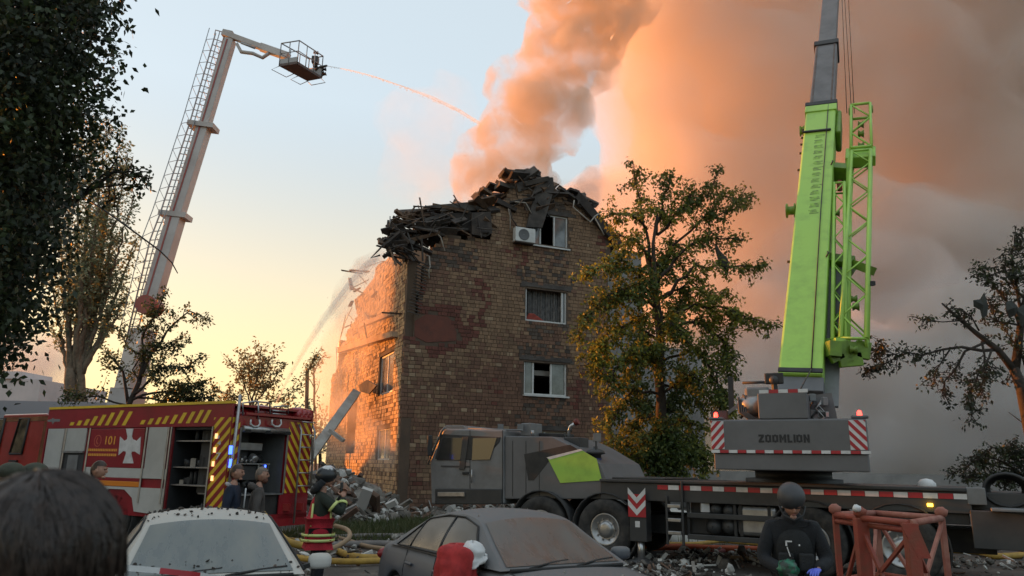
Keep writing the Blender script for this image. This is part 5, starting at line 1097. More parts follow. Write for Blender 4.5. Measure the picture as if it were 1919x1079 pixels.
# engine cover behind cab
ec = kpoly([(946, 935), (946, 817), (1035, 818), (1070, 835), (1124, 868), (1138, 900), (1138, 935)], -WD+.2, -.14, 'engine_cover', M_cgrey, bevel=.02)
kpoly([(982, 851), (1068, 833), (1085, 843), (1030, 862), (1000, 900), (990, 900)], -.141, -.132, 'black_graphic', M_blk, ec, 0)
kpoly([(1026, 858), (1088, 842), (1118, 860), (1128, 900), (1050, 905)], -.132, -.125, 'green_graphic', M_green, ec, 0)
kpoly([(1024, 857), (1088, 841), (1092, 844), (1030, 861)], -.124, -.118, 'white_edge', M_wht, ec, 0)
tb_ = kpoly([(976, 817), (976, 793), (994, 792), (994, 817)], -1.2, -.6, 'intake_box', M_lgrey, ec)
MB().cyl(KC.w(*KC.uz(998, 817, -.5), -.5), KC.w(*KC.uz(998, 806, -.5), -.5), .04, 8).build('cap', M_alu, ec)
MB().tube([KC.w(*KC.uz(x, y, -.6), -.6) for x, y in ((1066, 822), (1066, 806), (1069, 799), (1080, 792))], [.035, .035, .04, .045], 10).build('exhaust_pipe', M_chrome, ec)
MB().tube([KC.w(*KC.uz(x, y, -.62), -.6) for x, y in ((1078, 793), (1084, 789))], [.07, .08], 10).build('exhaust_tip', mat('exhaust_red', (.12, .015, .01), .6), ec)
kpoly([(1056, 835), (1056, 819), (1086, 819), (1086, 850)], -1.0, -.5, 'silencer', M_dgrey, ec)
kpoly([(1010, 818), (1010, 811), (1056, 812), (1056, 820)], -1.6, -1.0, 'radiator', M_blk, ec)
u, z = KC.uz(1116, 850, -.5); MB().lathe(KC.w(u, z-.3, -.5), V((0, 0, 1)), [(.13, 0), (.13, .28), (.22, .3), (.2, .36), (.05, .42), (.05, .46), (.01, .46)], 18).build('air_intake', M_dgrey, ec)
MB().lathe(KC.w(u, z-.22, -.5), V((0, 0, 1)), [(.135, 0), (.135, .12)], 18).build('intake_band', mat('intake_blue', (.03, .05, .18), .5), ec)
MB().beam(KC.w(*KC.uz(1117, 845, -.4), -.4), KC.w(*KC.uz(1117, 826, -.4), -.4), .03, .03).build('post', M_dgrey, ec); kbox(kp(1111, 812, 1126, 828, -.4), -.42, -.4, 'square_mirror', M_lgrey, ec)
kbox((KC.uz(1140, 915)[0], zd, KC.uz(1240, 915)[0], zd+.04), -WD+.2, -.2, 'deck_plate', M_dgrey)

# ---- superstructure ----
ck = P(1331, 820, 14.3)
KU = Frame(ck.xy, math.radians(116)); MU = lambda x, y, d: KU.w(x, y, d)
def ur(x0, y0, x1, y1): return rect(KU, x0, y0, x1, y1)
def ubox(r, d0, d1, name, m, par=kr, bevel=.015): return MB().prism([(r[0], r[1]), (r[2], r[1]), (r[2], r[3]), (r[0], r[3])], MU, d0, d1).build(name, m, par, bevel=bevel)
cwr = ur(1332, 785, 1626, 850); cw = ubox(cwr, -.9, 0, 'counterweight', M_cgrey, bevel=.03)
lw = ur(1338, 853, 1629, 882); ubox((lw[0], lw[1], lw[2], cwr[1]-.004), -1.0, -.03, 'lower_counterweight', M_cgrey, cw, .02)
up = ur(1420, 736, 1513, 787); ubox((up[0], cwr[3]+.002, up[2], up[3]), -.7, -.01, 'upper_block', M_cgrey, cw, .02)
n_ = 17; z0 = cwr[1]+.005; L = (cwr[2]-cwr[0]+.03)/n_
for i in range(n_): MB().prism([(cwr[0]+i*L+.003, z0), (cwr[0]+(i+1)*L-.003, z0), (cwr[0]+(i+1)*L-.003, z0+.055), (cwr[0]+i*L+.003, z0+.055)], MU, .004, .012).build('marker_strip', M_red if i % 2 else M_wht, cw)
tr_ = ur(1422, 729, 1514, 736); L = (tr_[2]-tr_[0])/5
for i in range(5): MB().prism([(tr_[0]+i*L+.003, up[3]-.0), (tr_[0]+(i+1)*L-.003, up[3]), (tr_[0]+(i+1)*L-.003, up[3]+.065), (tr_[0]+i*L+.003, up[3]+.065)], MU, -.02, -.005).build('marker_strip', M_red if i % 2 else M_wht, cw)
for r_b, sl_ in ((ur(1333, 789, 1357, 843), 1.1), (ur(1592, 788, 1624, 845), -1.1)):
    r_b = (r_b[0], z0+.07, r_b[2], cwr[3]-.03); b_ = panel(KU, r_b, .003, .01, 'hazard_board', M_wht, cw); stripes(KU, r_b, .0105, .085, sl_, M_red, b_, phase=.05)
ML = mat('letter_black', (.012, .014, .018), .5)
lu0, lz0 = KU.uz(1422, 829); lu1, _ = KU.uz(1518, 829); lz1 = KU.uz(1470, 814)[1]; lh_ = lz1-lz0; st = lh_*.24; widths = dict(Z=1.0, O=1.05, M=1.2, L=.85, I=.28, N=1.05); tw_ = sum(widths[c] for c in 'ZOOMLION')+7*.2; kx = (lu1-lu0)/tw_; cxx = lu0
def stroke(mb, pts):   # flat letter strokes, a hair proud of the plate
    for (a, b, c, d) in pts: mb.prism([a, b, c, d], MU, .001, .006)
def rr_(x0, y0, x1, y1): return ((x0, y0), (x1, y0), (x1, y1), (x0, y1))
for ch in 'ZOOMLION':
    w_ = widths[ch]*kx; x0, x1, y0, y1 = cxx, cxx+w_, lz0, lz1; mb = MB(); s2 = st*1.05
    if ch == 'Z': stroke(mb, [rr_(x0, y0, x1, y0+st), rr_(x0, y1-st, x1, y1), ((x0, y0+st+.0005), (x0+s2*1.4, y0+st+.0005), (x1, y1-st-.0005), (x1-s2*1.4, y1-st-.0005))])
    elif ch == 'O': stroke(mb, [rr_(x0, y0+.01, x0+s2, y1-.01), rr_(x1-s2, y0+.01, x1, y1-.01), rr_(x0+s2, y0, x1-s2, y0+st), rr_(x0+s2, y1-st, x1-s2, y1)])
    elif ch == 'M': xm = (x0+x1)/2; stroke(mb, [rr_(x0, y0, x0+s2, y1), rr_(x1-s2, y0, x1, y1), ((x0+s2, y1), (x0+s2, y1-st*1.6), (xm, y0+st*.8), (xm, y0+st*2.2)), ((xm, y0+st*2.2), (xm, y0+st*.8), (x1-s2, y1-st*1.6), (x1-s2, y1))])
    elif ch == 'L': stroke(mb, [rr_(x0, y0, x0+s2, y1), rr_(x0+s2, y0, x1, y0+st)])
    elif ch == 'I': stroke(mb, [rr_(x0, y0, x0+s2, y1)])
    elif ch == 'N': stroke(mb, [rr_(x0, y0, x0+s2, y1), rr_(x1-s2, y0, x1, y1), ((x0+s2, y1), (x0+s2, y1-st*1.8), (x1-s2, y0), (x1-s2, y0+st*1.8))])
    mb.build('letter', ML, cw); cxx += w_+.2*kx
for x in (1341, 1611):
    u, z = KU.uz(x, 781, -.05); ubox((u-.14, cwr[3]+.002, u+.14, cwr[3]+.05), -.2, -.0, 'beacon_plinth', M_cgrey, cw); MB().lathe(KU.w(u, cwr[3]+.05, -.08), V((0, 0, 1)), [(.038, 0), (.04, .05), (.025, .09), (.01, .095)], 12).build('beacon', E_red, cw)
# slewing platform
sc = V((5.9, 15.8, 0))
MB().lathe(V((sc.x, sc.y, zd)), V((0, 0, 1)), [(.95, 0), (.95, .08), (.75, .09), (.75, .22), (1.0, .24), (1.0, .34), (.01, .34)], 32).build('slew_ring', M_blk, kr)
ubox((.35, zd+.34, 2.35, zd+.75), -4.0, -.9, 'turntable', M_dgrey)
ubox((.85, zd+.75, 1.0, 3.35), -3.2, -.95, 'turntable_cheek', M_cgrey); ubox((1.72, zd+.75, 1.87, 3.35), -3.2, -.95, 'turntable_cheek', M_cgrey)
# winch area left and right
lh = ur(1383, 716, 1421, 786); ubox((lh[0], cwr[3]-.1, lh[2]+.1, lh[3]), -1.6, -.85, 'winch_housing', M_lgrey, bevel=.05)
MB().cyl(KU.w(lh[0]-.02, cwr[3]+.28, -.55), KU.w(lh[2]-.01, cwr[3]+.28, -.55), .2, 20).build('winch_drum', M_steel, kr)
MB().tube([KU.w(lh[0]+.02+.06*math.sin(k*.7), cwr[3]+.28+.22*math.cos(k*.5), -.5+.1*math.sin(k*.5)) for k in range(13)], .022, 6).build('hydraulic_hose', M_blk, kr)
for k in range(4): a = lh[0]+.04*k; MB().tube([KU.w(a-.05, cwr[3]+.45-.05*k, -.4), KU.w(a-.03, cwr[3]+.15, -.3), KU.w(a+.15, cwr[3]+.02, -.25), KU.w(a+.4, cwr[3]+.03, -.3)], .022, 6).build('hydraulic_hose', M_blk, kr)
MB().tube([KU.w(lh[0]-.05, lh[3]+.1, -1.0), KU.w(lh[0]+.3, lh[3]+.1, -1.0), KU.w(lh[2]+.3, lh[3]+.08, -1.0)], .03, 6).build('hand_rail', M_blk, kr)
MB().beam(KU.w(.02, cwr[3]-.0, -.6), KU.w(lh[0]+.05, lh[3]-.25, -.7), .04, .06).build('brace', M_lgrey, kr)
MB().beam(KU.w(-.05, cwr[3]+.12, -.5), KU.w(.25, cwr[3]+.12, -.5), .2, .16).build('valve_block', M_dgrey, kr)
rh = ur(1514, 735, 1545, 785); q = random.Random(9)
for i in range(16):
    c = KU.w(q.uniform(rh[0], rh[2]), q.uniform(cwr[3], rh[3]), -q.uniform(.4, .8)); 
    if i % 2: MB().box(c, (q.uniform(.06, .16), .1, q.uniform(.06, .2))).build('fitting', q.choice([M_lgrey, M_dgrey, M_steel]), kr, bevel=.01)
    else: MB().tube([c, c+V((q.uniform(-.15, .15), 0, -.12)), c+V((q.uniform(-.2, .2), .1, -.35))], .022, 6).build('hydraulic_hose', q.choice([M_blk, M_steel]), kr)
MB().beam(KU.w(rh[2]+.02, cwr[3]-.05, -.9), KU.w(rh[2]-.05, rh[3]+.05, -.9), .12, .3).build('side_plate', M_cgrey, kr)
# floodlight / camera box
u, z = KU.uz(1450, 710, -.5); fl = ubox((u-.17, z-.09, u+.17, z+.12), -.62, -.5, 'floodlight', M_blk, bevel=.02); MB().beam(KU.w(u, up[3]+.0, -.55), KU.w(u, z-.08, -.55), .12, .08).build('floodlight_bracket', M_blk, fl); MB().lathe(KU.w(u, z-.02, -.5), KU.n, [(.09, -.01), (.08, .03), (.01, .035)], 16).build('lens', M_dgrey, fl)
# tall antenna-like post at left
MB().beam(KU.w(*KU.uz(1371, 770, -1.5), -1.5), KU.w(*KU.uz(1369, 706, -1.5), -1.5), .1, .1).build('side_post', M_blk, kr)

# ---- boom ----
bA = P(1502, 727, 15.7); bB = P(1540, 222, 22.0); ax = (bB-bA).normalized()
bx = V((math.cos(math.radians(-23.0)), math.sin(math.radians(-23.0)), 0)); bx = (bx - ax*bx.dot(ax)).normalized(); by = ax.cross(bx)  # by points away/down
if by.y > 0 and False: by = -by
BL = (bB-bA).length; print('boom len', BL, 'elev', math.degrees(math.asin(ax.z)), by)
def BW(a, b, t): return bA + bx*a + by*b + ax*t
def bbox_(a0, a1, b0, b1, t0, t1, name, m, par=kr, bevel=.02):
    vs = [BW(a, b, t) for t in (t0, t1) for a, b in ((a0, b0), (a1, b0), (a1, b1), (a0, b1))]
    mb = MB().add(vs, [(3, 2, 1, 0), (4, 5, 6, 7), (0, 1, 5, 4), (1, 2, 6, 5), (2, 3, 7, 6), (3, 0, 4, 7)]); 
    me = mb.mesh(name, m); bm = bmesh.new(); bm.from_mesh(me); bmesh.ops.recalc_face_normals(bm, faces=bm.faces); bm.to_mesh(me); bm.free(); return link(name, me, par, bevel=bevel)
F_ = -1 if by.y > 0 else 1      # side of the boom that faces the viewer
hw = .44
def near(b): return b*F_
bm_ = bbox_(-hw, hw, -hw, hw, 0, BL, 'boom_base_section', M_green, bevel=.05)
bbox_(-hw-.03, hw+.03, -hw-.04, hw+.04, BL-.35, BL+.05, 'boom_head_collar', M_green, bm_)
bbox_(-hw-.04, hw+.04, -hw-.05, hw+.05, BL+.06, BL+.3, 'wear_collar', M_blk, bm_)
bbox_(-hw-.04, hw-.1, near(hw+.04)-.03, near(hw+.04)+.03, BL-1.7, BL-1.62, 'hose_bar', M_blk, bm_)
bbox_(hw+.0, hw+.16, -.3, .45, BL-1.5, BL-.1, 'side_bracket', M_green2, bm_, .06)
bbox_(-hw+.0, hw-.0, near(hw)-.02, near(hw)+.02, .03, .16, 'boom_lip', M_blk, bm_)
bbox_(-hw+.02, hw+.02, -.36, .36, -.4, -.01, 'boom_foot', M_cgrey, bm_)
g1 = bbox_(-.37, .37, -.37, .37, BL+.05, BL+5.3, 'boom_second_section', M_boomgrey, bm_, .04)
bbox_(-.42, .42, -.42, .42, BL+5.0, BL+5.35, 'wear_collar', M_blk, g1)
bbox_(-.31, .31, -.31, .31, BL+5.3, BL+16, 'boom_third_section', M_boomgrey, bm_, .04)
for s_ in (-1, 1):
    MB().beam(BW(s_*.29, near(.375), BL+.3), BW(s_*.29, near(.375), BL+5.0), .05, .012, up=ax.cross(bx)).build('edge_strip', mat('rusty_strip', (.10, .06, .045), .7, col2=(.14, .12, .11), scale=5), g1)
MB().tube([BW(.22, near(hw+.03), .1), BW(.20, near(hw+.03), BL*.5), BW(.22, near(hw+.03), BL+.1)], .014, 5).build('cable', M_blk, bm_)
MB().tube([BW(.22, near(hw+.03), .1), KU.w(*KU.uz(1501, 728, -.3), -.3)], .014, 5).build('cable', M_blk, bm_)
# cable drum, rollers and grease marks
for t_, r_2, w_ in ((BL*.545, .2, .26), (BL-1.05, .13, .14), (BL-.8, .08, .16)):
    dd = MB().lathe(BW(-hw-.02, near(.15), t_), -bx, [(r_2*.4, 0), (r_2, .02), (r_2, .05), (r_2*.6, .06), (r_2*.6, w_-.05), (r_2, w_-.04), (r_2, w_), (.01, w_)], 18).build('cable_reel', M_green2, bm_)
for t_ in (BL-1.7, BL-2.1, BL*.78, BL*.70, BL*.335, BL*.9): MB().box(BW(-hw-.04, near(.3), t_), (.08, .06, .06)).build('cable_guide', M_blk, bm_, bevel=.01)
for t_ in (BL*.33, BL*.69): MB().tube([BW(hw-.05, near(hw+.02), t_), BW(hw, near(hw+.08), t_+.08), BW(hw-.02, near(hw+.02), t_+.22)], .02, 5).build('grab_handle', M_blk, bm_)
mg = mat('grease_mark', (.10, .15, .035), .5, col2=(.26, .5, .045), scale=7, mixlo=.45, mixhi=.6)
q = random.Random(12)
for k in range(14):
    t_ = BL*(.49+k*.026); mb = MB()
    for j in range(3):
        a0 = -.08+q.uniform(-.03, .03); a1 = a0+q.uniform(.16, .26); tt = t_+j*.07; 
        mb.add([BW(a0, near(hw+.003), tt), BW(a1, near(hw+.003), tt+.02), BW(a1, near(hw+.003), tt+.06), BW(a0, near(hw+.003), tt+.045)], [(0, 1, 2, 3)] if F_ < 0 else [(0, 1, 2, 3)])
    mb.build('grease_mark', mg, bm_)
# luffing cylinder behind
MB().cyl(KU.w(1.3, zd+.9, -3.6), BW(0, near(-hw-.1), BL*.5), .17, 16).build('luffing_cylinder', M_chrome, kr)
MB().beam(BW(hw+.03, near(-.1), -.4), BW(hw+.05, near(-.1), 4.2), .06, .5, up=bx).build('boom_side_rail', M_lgrey, bm_)

# ---- stowed lattice jib ----
def truss(a, b, x, y, wx, wy, nseg, rc, rl, name, m, par, zig=True, w2=1.0):
    a, b = V(a), V(b); mb = MB(); cs = [(-1, -1), (1, -1), (1, 1), (-1, 1)]
    P_ = lambda i, t: a.lerp(b, t) + x*(cs[i % 4][0]*wx/2*lerp(1, w2, t)) + y*(cs[i % 4][1]*wy/2*lerp(1, w2, t))
    for i in range(4): mb.tube([P_(i, 0), P_(i, 1)], rc, 8)
    o_ = mb.build(name, m, par); 
    for k in range(nseg):
        for i in range(4):
            t0, t1 = k/nseg, (k+1)/nseg
            p, q_ = (P_(i, t0), P_(i+1, t1)) if (k+i) % 2 else (P_(i+1, t0), P_(i, t1)); MB().tube([p, q_], rl, 5).build('lacing', m, o_)
    for k in (0, nseg):
        for i in range(4): MB().tube([P_(i, k/nseg), P_(i+1, k/nseg)], rl*1.6, 6).build('lacing', m, o_)
    return o_
jc = lambda x, y, Y: P(x, y, Y)
j0 = jc(1600, 652, 15.7); j1 = jc(1614, 297, 20.2); jx = bx; ja = (j1-j0).normalized(); jx = (jx-ja*jx.dot(ja)).normalized(); jy = ja.cross(jx)
jib = truss(j0, j1, jx, jy, .50, .55, 11, .052, .022, 'jib_main_lattice', M_green, kr, w2=1.0)
j2 = jc(1613, 208, 21.6); jh = truss(j1+ja*.25, j2, jx, jy, .55, .5, 3, .04, .028, 'jib_head', M_green, kr)
MB().beam(j1-jx*.42+ja*.1, j1+jx*.38+ja*.1, .34, .6, up=ja).build('jib_cross_plate', M_green, jib, bevel=.02)
for s_ in (-1, 1): MB().lathe(j2+jx*(.3*s_)+ja*.05, jx, [(.01, -.05), (.12, -.05), (.12, .05), (.01, .05)], 14).build('sheave', M_green2, jh)
for t_ in (.25, .5, .7): MB().lathe((j1).lerp(j2, t_), jx, [(.01, -.09), (.13, -.08), (.07, 0), (.13, .08), (.01, .09)], 14).build('sheave', M_green2, jh)
k0 = jc(1573, 648, 15.8); k1 = jc(1573, 352, 19.3); jn = truss(k0, k1, jx, jy, .26, .35, 12, .042, .018, 'jib_narrow_lattice', M_green, kr)
MB().box(k1+ja*.12, (.1, .1, .3)).build('pin', mat('rust_red', (.25, .05, .03), .6), jn)
MB().tube([jc(1586, 650, 15.7), jc(1592, 300, 20.0)], .085, 10).build('jib_tube', M_green, jib)
# brackets to the boom
for (x0, y0, Y0_, x1, y1, Y1, w_) in ((1560, 322, 20.2, 1592, 325, 20.0, .5), (1553, 492, 18.0, 1600, 498, 17.6, .42), (1535, 655, 16.1, 1580, 646, 15.8, .3)):
    MB().beam(P(x0, y0, Y0_), P(x1, y1, Y1), w_, .3, up=ja).build('jib_bracket', M_green2, kr, bevel=.02)
MB().beam(P(1566, 655, 15.6), P(1590, 655, 15.6), .1, .5).build('jib_foot_plate', M_green, kr)
mb = MB()
for a, b in (((1560, 655), (1572, 676)), ((1572, 676), (1615, 672)), ((1615, 672), (1619, 640)), ((1592, 640), (1592, 674)), ((1560, 655), (1590, 650)), ((1565, 640), (1568, 672)), ((1590, 676), (1593, 683))): mb.beam(P(*a, 15.6), P(*b, 15.6), .12, .3)
mb.build('jib_foot', M_green2, kr, bevel=.015)
MB().beam(P(1562, 640, 15.55), P(1562, 668, 15.55), .25, .25).build('jib_hinge', M_green2, kr)
for (x, y, Y) in ((1600, 560, 16.6), (1604, 575, 16.5), (1568, 400, 18.6), (1600, 655, 15.5), (1572, 625, 16)): MB().lathe(P(x, y, Y), jx, [(.01, -.08), (.1, -.07), (.05, 0), (.1, .07), (.01, .08)], 12).build('jib_roller', M_green2, jib)
MB().beam(P(1588, 490, 17.7), P(1636, 508, 17.2), .22, .2).build('jib_latch', M_green2, jib); MB().box(P(1634, 531, 16.9), (.12, .1, .1)).build('latch_tip', M_blk, jib)
# ropes
for (x0, x1, y1) in ((1578, 1587, 212), (1583, 1596, 214), (1590, 1601, 212)):
    MB().tube([BW(.45, 0, BL+15.5), P(x1, y1, 21.5)] if False else [P(x0-6, -330, 27), P(x0, 0, 24.2), P(x1, y1, 21.6)], .012, 4).build('hoist_rope', M_blk, kr)
# ================= cars =================
def smooth(a, b, t): t = max(0, min(1, (t-a)/(b-a))); return t*t*(3-2*t)
def curve(pts, x):
    if x <= pts[0][0]: return pts[0][1]
    for i in range(len(pts)-1):
        if x <= pts[i+1][0]:
            t = (x-pts[i][0])/(pts[i+1][0]-pts[i][0]); t = t*t*(3-2*t)*.45 + t*.55; return lerp(pts[i][1], pts[i+1][1], t)
    return pts[-1][1]
def make_car(name, paint, glass, label, cat='car'):
    root = empty(name, label=label, cat=cat); WM.pop(root.name)
    top = [(-2.24, .70), (-2.2, .92), (-1.9, .985), (-1.3, .99), (.9, .94), (1.0, .935), (1.7, .85), (2.1, .74), (2.2, .60), (2.25, .45)]
    wid = [(-2.24, .62), (-2.15, .76), (-1.7, .85), (-.5, .875), (.8, .872), (1.5, .85), (2.0, .76), (2.2, .62), (2.25, .5)]
    mb = MB(); xs = [-2.24+i*.0449 for i in range(101)]; cs = []
    for x in xs:
        hw = curve(wid, x); zt = curve(top, x); zb = .2
        for wx in (-1.36, 1.37):
            d = abs(x-wx)
            if d < .36: zb = max(zb, .31+math.sqrt(.36**2-d*d))
        zsh = zt-.10; ring = []
        for (f, z) in ((0, zt+.012), (.35, zt+.008), (.62, zt-.004), (.82, zt-.02), (.90, zt-.045), (.955, zsh-.03), (.985, lerp(zsh, .55, .45)), (1.0, max(.56, zb+.02)), (.995, max(.42, zb+.01)), (.97, max(.3, zb)), (.93, zb)):
            ring.append((f*hw, min(z, zt+.02)))
        cs.append([(x, -y, z) for y, z in reversed(ring)] + [(x, y, z) for y, z in ring[1:]])
    n = len(cs[0]); vs = [p for c in cs for p in c]; fs = []
    for i in range(len(cs)-1):
        for k in range(n-1): fs.append((i*n+k, i*n+k+1, (i+1)*n+k+1, (i+1)*n+k))
    fs.append(tuple(range(n))); fs.append(tuple(reversed(range((len(cs)-1)*n, len(cs)*n))))
    mb.add(vs, fs, 0, True); body = mb.build('body', paint, root)
    roof = [(-1.72, .985), (-1.35, 1.18), (-.98, 1.345), (-.6, 1.40), (-.15, 1.415), (.12, 1.385), (.28, 1.33), (.62, 1.14), (1.0, .945)]
    def zr(x):
        for i in range(len(roof)-1):
            if x <= roof[i+1][0]: t = (x-roof[i][0])/(roof[i+1][0]-roof[i][0]); return lerp(roof[i][1], roof[i+1][1], t)
        return roof[-1][1]
    def zrs(x): return (zr(x-.09)+2*zr(x)+zr(x+.09))/4 if -1.6 < x < .9 else zr(x)
    def Gp(x, s, off=0.0):
        z1 = zrs(x); h = max(0, (z1-.95)/.45); yc = lerp(.735, .545, min(1, h)); zc = z1-.035*min(1, h*1.5); yb = .80-.10*max(0, x-.6)
        if s <= 1: 
            y = lerp(yb, yc, s)+.025*math.sin(math.pi*s)*h; z = lerp(.945, zc, s); nrm = V((0, 1, .35)).normalized()
        else:
            t = s-1; y = yc*(1-t); z = lerp(zc, z1+.022*h, 1-(1-t)**2); sl = (zrs(x+.05)-zrs(x-.05))/.1; nrm = V((-sl, .15*(1-t), 1)).normalized()
        return V((x, y, z))+nrm*off
    def patch(x0, x1, s0, s1, side, off, name, m, par, nx=30, ns=6, xf=None):
        vs = []; fs = []
        for i in range(nx+1):
            for k in range(ns+1):
                x = lerp(x0, x1, i/nx); s = lerp(s0, s1, k/ns)
                if xf: x = xf(i/nx, k/ns)
                p = Gp(x, s, off) if s <= 2 else None
                vs.append(V((p.x, p.y*side, p.z)))
        for i in range(nx):
            for k in range(ns): f = (i*(ns+1)+k, i*(ns+1)+k+1, (i+1)*(ns+1)+k+1, (i+1)*(ns+1)+k); fs.append(f if side < 0 else f[::-1])
        return MB().add(vs, fs, 0, True).build(name, m, par)
    # shell
    mbs = MB()
    for side in (1, -1):
        for s0, s1, ns in ((0, 1, 6), (1, 2, 6)):
            vs = []; fs = []; nx = 54
            for i in range(nx+1):
                for k in range(ns+1): p = Gp(lerp(-1.72, 1.0, i/nx), lerp(s0, s1, k/ns)); vs.append((p.x, p.y*side, p.z))
            for i in range(nx):
                for k in range(ns): f = (i*(ns+1)+k, i*(ns+1)+k+1, (i+1)*(ns+1)+k+1, (i+1)*(ns+1)+k); fs.append(f if side < 0 else f[::-1])
            mbs.add(vs, fs, 0, True)
    mbs.build('roof', paint, root)
    def full(x0, x1, t0, off, name, m):   # windscreens: both halves in one sheet
        vs = []; fs = []; nx, ny = 16, 14
        for i in range(nx+1):
            for k in range(ny+1):
                q = lerp(-(1-t0), (1-t0), k/ny); x = lerp(x0, x1, i/nx); p = Gp(x, 2-abs(q), off); vs.append((p.x, p.y*(1 if q > 0 else -1), p.z))
        for i in range(nx):
            for k in range(ny): fs.append((i*(ny+1)+k, (i+1)*(ny+1)+k, (i+1)*(ny+1)+k+1, i*(ny+1)+k+1))
        return MB().add(vs, fs, 0, True).build(name, m, root)
    wsn = full(.25, .955, .085, .008, 'windscreen', glass); full(-1.6, -1.0, .1, .008, 'rear_window', glass)
    sm_ = mat('rubber_seal', (.015, .015, .015), .7)
    for side in (1, -1):
        a = patch(-.27, .62, .10, .90, side, .008, 'side_window', glass, root, xf=lambda t, k: lerp(-.27, lerp(.72, .22, k), t))
        b = patch(-1.02, -.34, .10, .90, side, .008, 'side_window', glass, root, xf=lambda t, k: lerp(lerp(-1.05, -.98, k), -.34, t))
        c = patch(-1.38, -1.08, .10, .72, side, .008, 'quarter_window', glass, root, xf=lambda t, k: lerp(lerp(-1.42, -1.12, k), lerp(-1.10, -1.05, k), t))
        fr = lambda pts: MB().tube([V((Gp(x, s, .012).x, Gp(x, s, .012).y*side, Gp(x, s, .012).z)) for x, s in pts], .011, 5).build('window_seal', sm_, root)
        fr([(.78, .04), (.5, .45), (.24, .93), (-.1, .95), (-.5, .95), (-.95, .93), (-1.15, .75), (-1.45, .08), (-1.0, .05), (-.3, .05), (.3, .05), (.78, .04)])
        fr([(-.31, .05), (-.31, .94)]); fr([(-1.07, .06), (-1.02, .9)])
        for x0, zt_ in ((.68, .9), (-.30, .93), (-1.12, .93)):
            MB().tube([(x0, side*(curve(wid, x0)*.93+.004), zt_), (x0-.01, side*(curve(wid, x0)*.985+.004), .72), (x0, side*(curve(wid, x0)+.003), .5), (x0, side*(curve(wid, x0)*.97+.003), .3)], .005, 4).build('door_seam', sm_, root)
        for x0 in (-.18, -.95): MB().box((x0, side*(curve(wid, x0)*.985+.012), .80), (.17, .03, .03)).build('door_handle', paint, root, bevel=.01)
        MB().tube([(x, side*(curve(wid, x)+.006), .56) for x in [-1.0+.1*i for i in range(20)]], .014, 5).build('side_moulding', sm_, root)
        mr = MB().ell((.60, side*.965, 1.0), (.075, .115, .075), 14, 9, fn=lambda d: 1/max(abs(d.x)**4+abs(d.y)**4+abs(d.z)**4, 1e-6)**.25*.92); mr = mr.build('wing_mirror', paint, root)
        MB().beam((.62, side*.80, .95), (.62, side*.90, .98), .05, .04).build('mirror_stalk', sm_, mr)
        MB().box((.535, side*.965, 1.0), (.008, .17, .1)).build('mirror_glass', M_glass, mr)
        for wx in (-1.36, 1.37):
            w_ = empty('wheel', (wx, side*.74, .31)); WM.pop(w_.name); w_.parent = root; CHILD.setdefault(root.name, []).append(w_)
            MB().lathe((0, side*0.0, 0), (0, side, 0), [(.2, -.1), (.3, -.1), (.312, -.06), (.312, .06), (.3, .1), (.21, .1)], 28).build('tyre', M_tyre, w_)
            MB().lathe((0, 0, 0), (0, side, 0), [(.21, .09), (.2, .06), (.12, .05), (.05, .08), (.01, .08)], 24).build('rim', M_alu, w_)
            MB().lathe((wx, side*.62, .31), (0, side, 0), [(.37, -.3), (.37, .2), (.01, -.3)], 20).build('wheel_well', M_blk, root)
        MB().ell((2.12, side*.60, .60), (.10, .19, .075), 14, 8).build('headlight', mat('headlight', (.45, .46, .47), .15), root)
        MB().ell((-2.16, side*.64, .78), (.07, .15, .08), 12, 8).build('tail_light', mat('tail_lens', (.25, .02, .02), .25), root)
    for y0 in (-.45, .1): MB().tube([(1.02, y0, .955), (.93, y0+.3, .985), (.90, y0+.52, 1.0)], .012, 5).build('wiper', sm_, root)
    MB().tube([(1.02, y, .945) for y in (-.66, -.3, 0, .3, .66)], .018, 6).build('cowl', sm_, root)
    for s_ in (-1, 1): MB().tube([(1.06, s_*.70, .935), (1.6, s_*.66, .87), (2.05, s_*.5, .765)], .005, 4).build('bonnet_seam', sm_, root)
    MB().box((2.2, 0, .5), (.1, .6, .14)).build('grille', sm_, root, bevel=.02); MB().box((2.24, 0, .3), (.06, 1.1, .1)).build('bumper_slot', sm_, root)
    return root, Gp, curve, top, wid
dust = (.27, .24, .205)
M_carg = mat('dusty_grey_paint', (.085, .095, .115), .35, dust=(.17, .16, .145), dustamt=.55)
M_carw = mat('dusty_white_paint', (.56, .56, .54), .35, dust=(.40, .37, .32), dustamt=.7)
def dusty_glass(name, c, d):
    m = mat(name, c, .5, col2=d, scale=2.2, mixlo=.35, mixhi=.7); n = m.node_tree.nodes; l = m.node_tree.links
    t = [x for x in n if x.type == 'TEX_NOISE'][0]; tc = [x for x in n if x.type == 'TEX_COORD'][0]
    mp = n.new('ShaderNodeMapping'); mp.inputs['Scale'].default_value = (.6, 1.8, .6); l.new(tc.outputs['Object'], mp.inputs[0]); l.new(mp.outputs[0], t.inputs[0]); t.inputs['Detail'].default_value = 9
    r = n.new('ShaderNodeMapRange'); r.inputs[1].default_value = .3; r.inputs[2].default_value = .7; r.inputs[3].default_value = .12; r.inputs[4].default_value = .6; l.new(t.outputs[0], r.inputs[0]); l.new(r.outputs[0], n['Principled BSDF'].inputs['Roughness']); return m
M_dg1 = dusty_glass('dusty_glass_brown', (.075, .072, .066), (.125, .117, .104)); M_dg2 = dusty_glass('dusty_glass_grey', (.10, .115, .115), (.20, .205, .185))
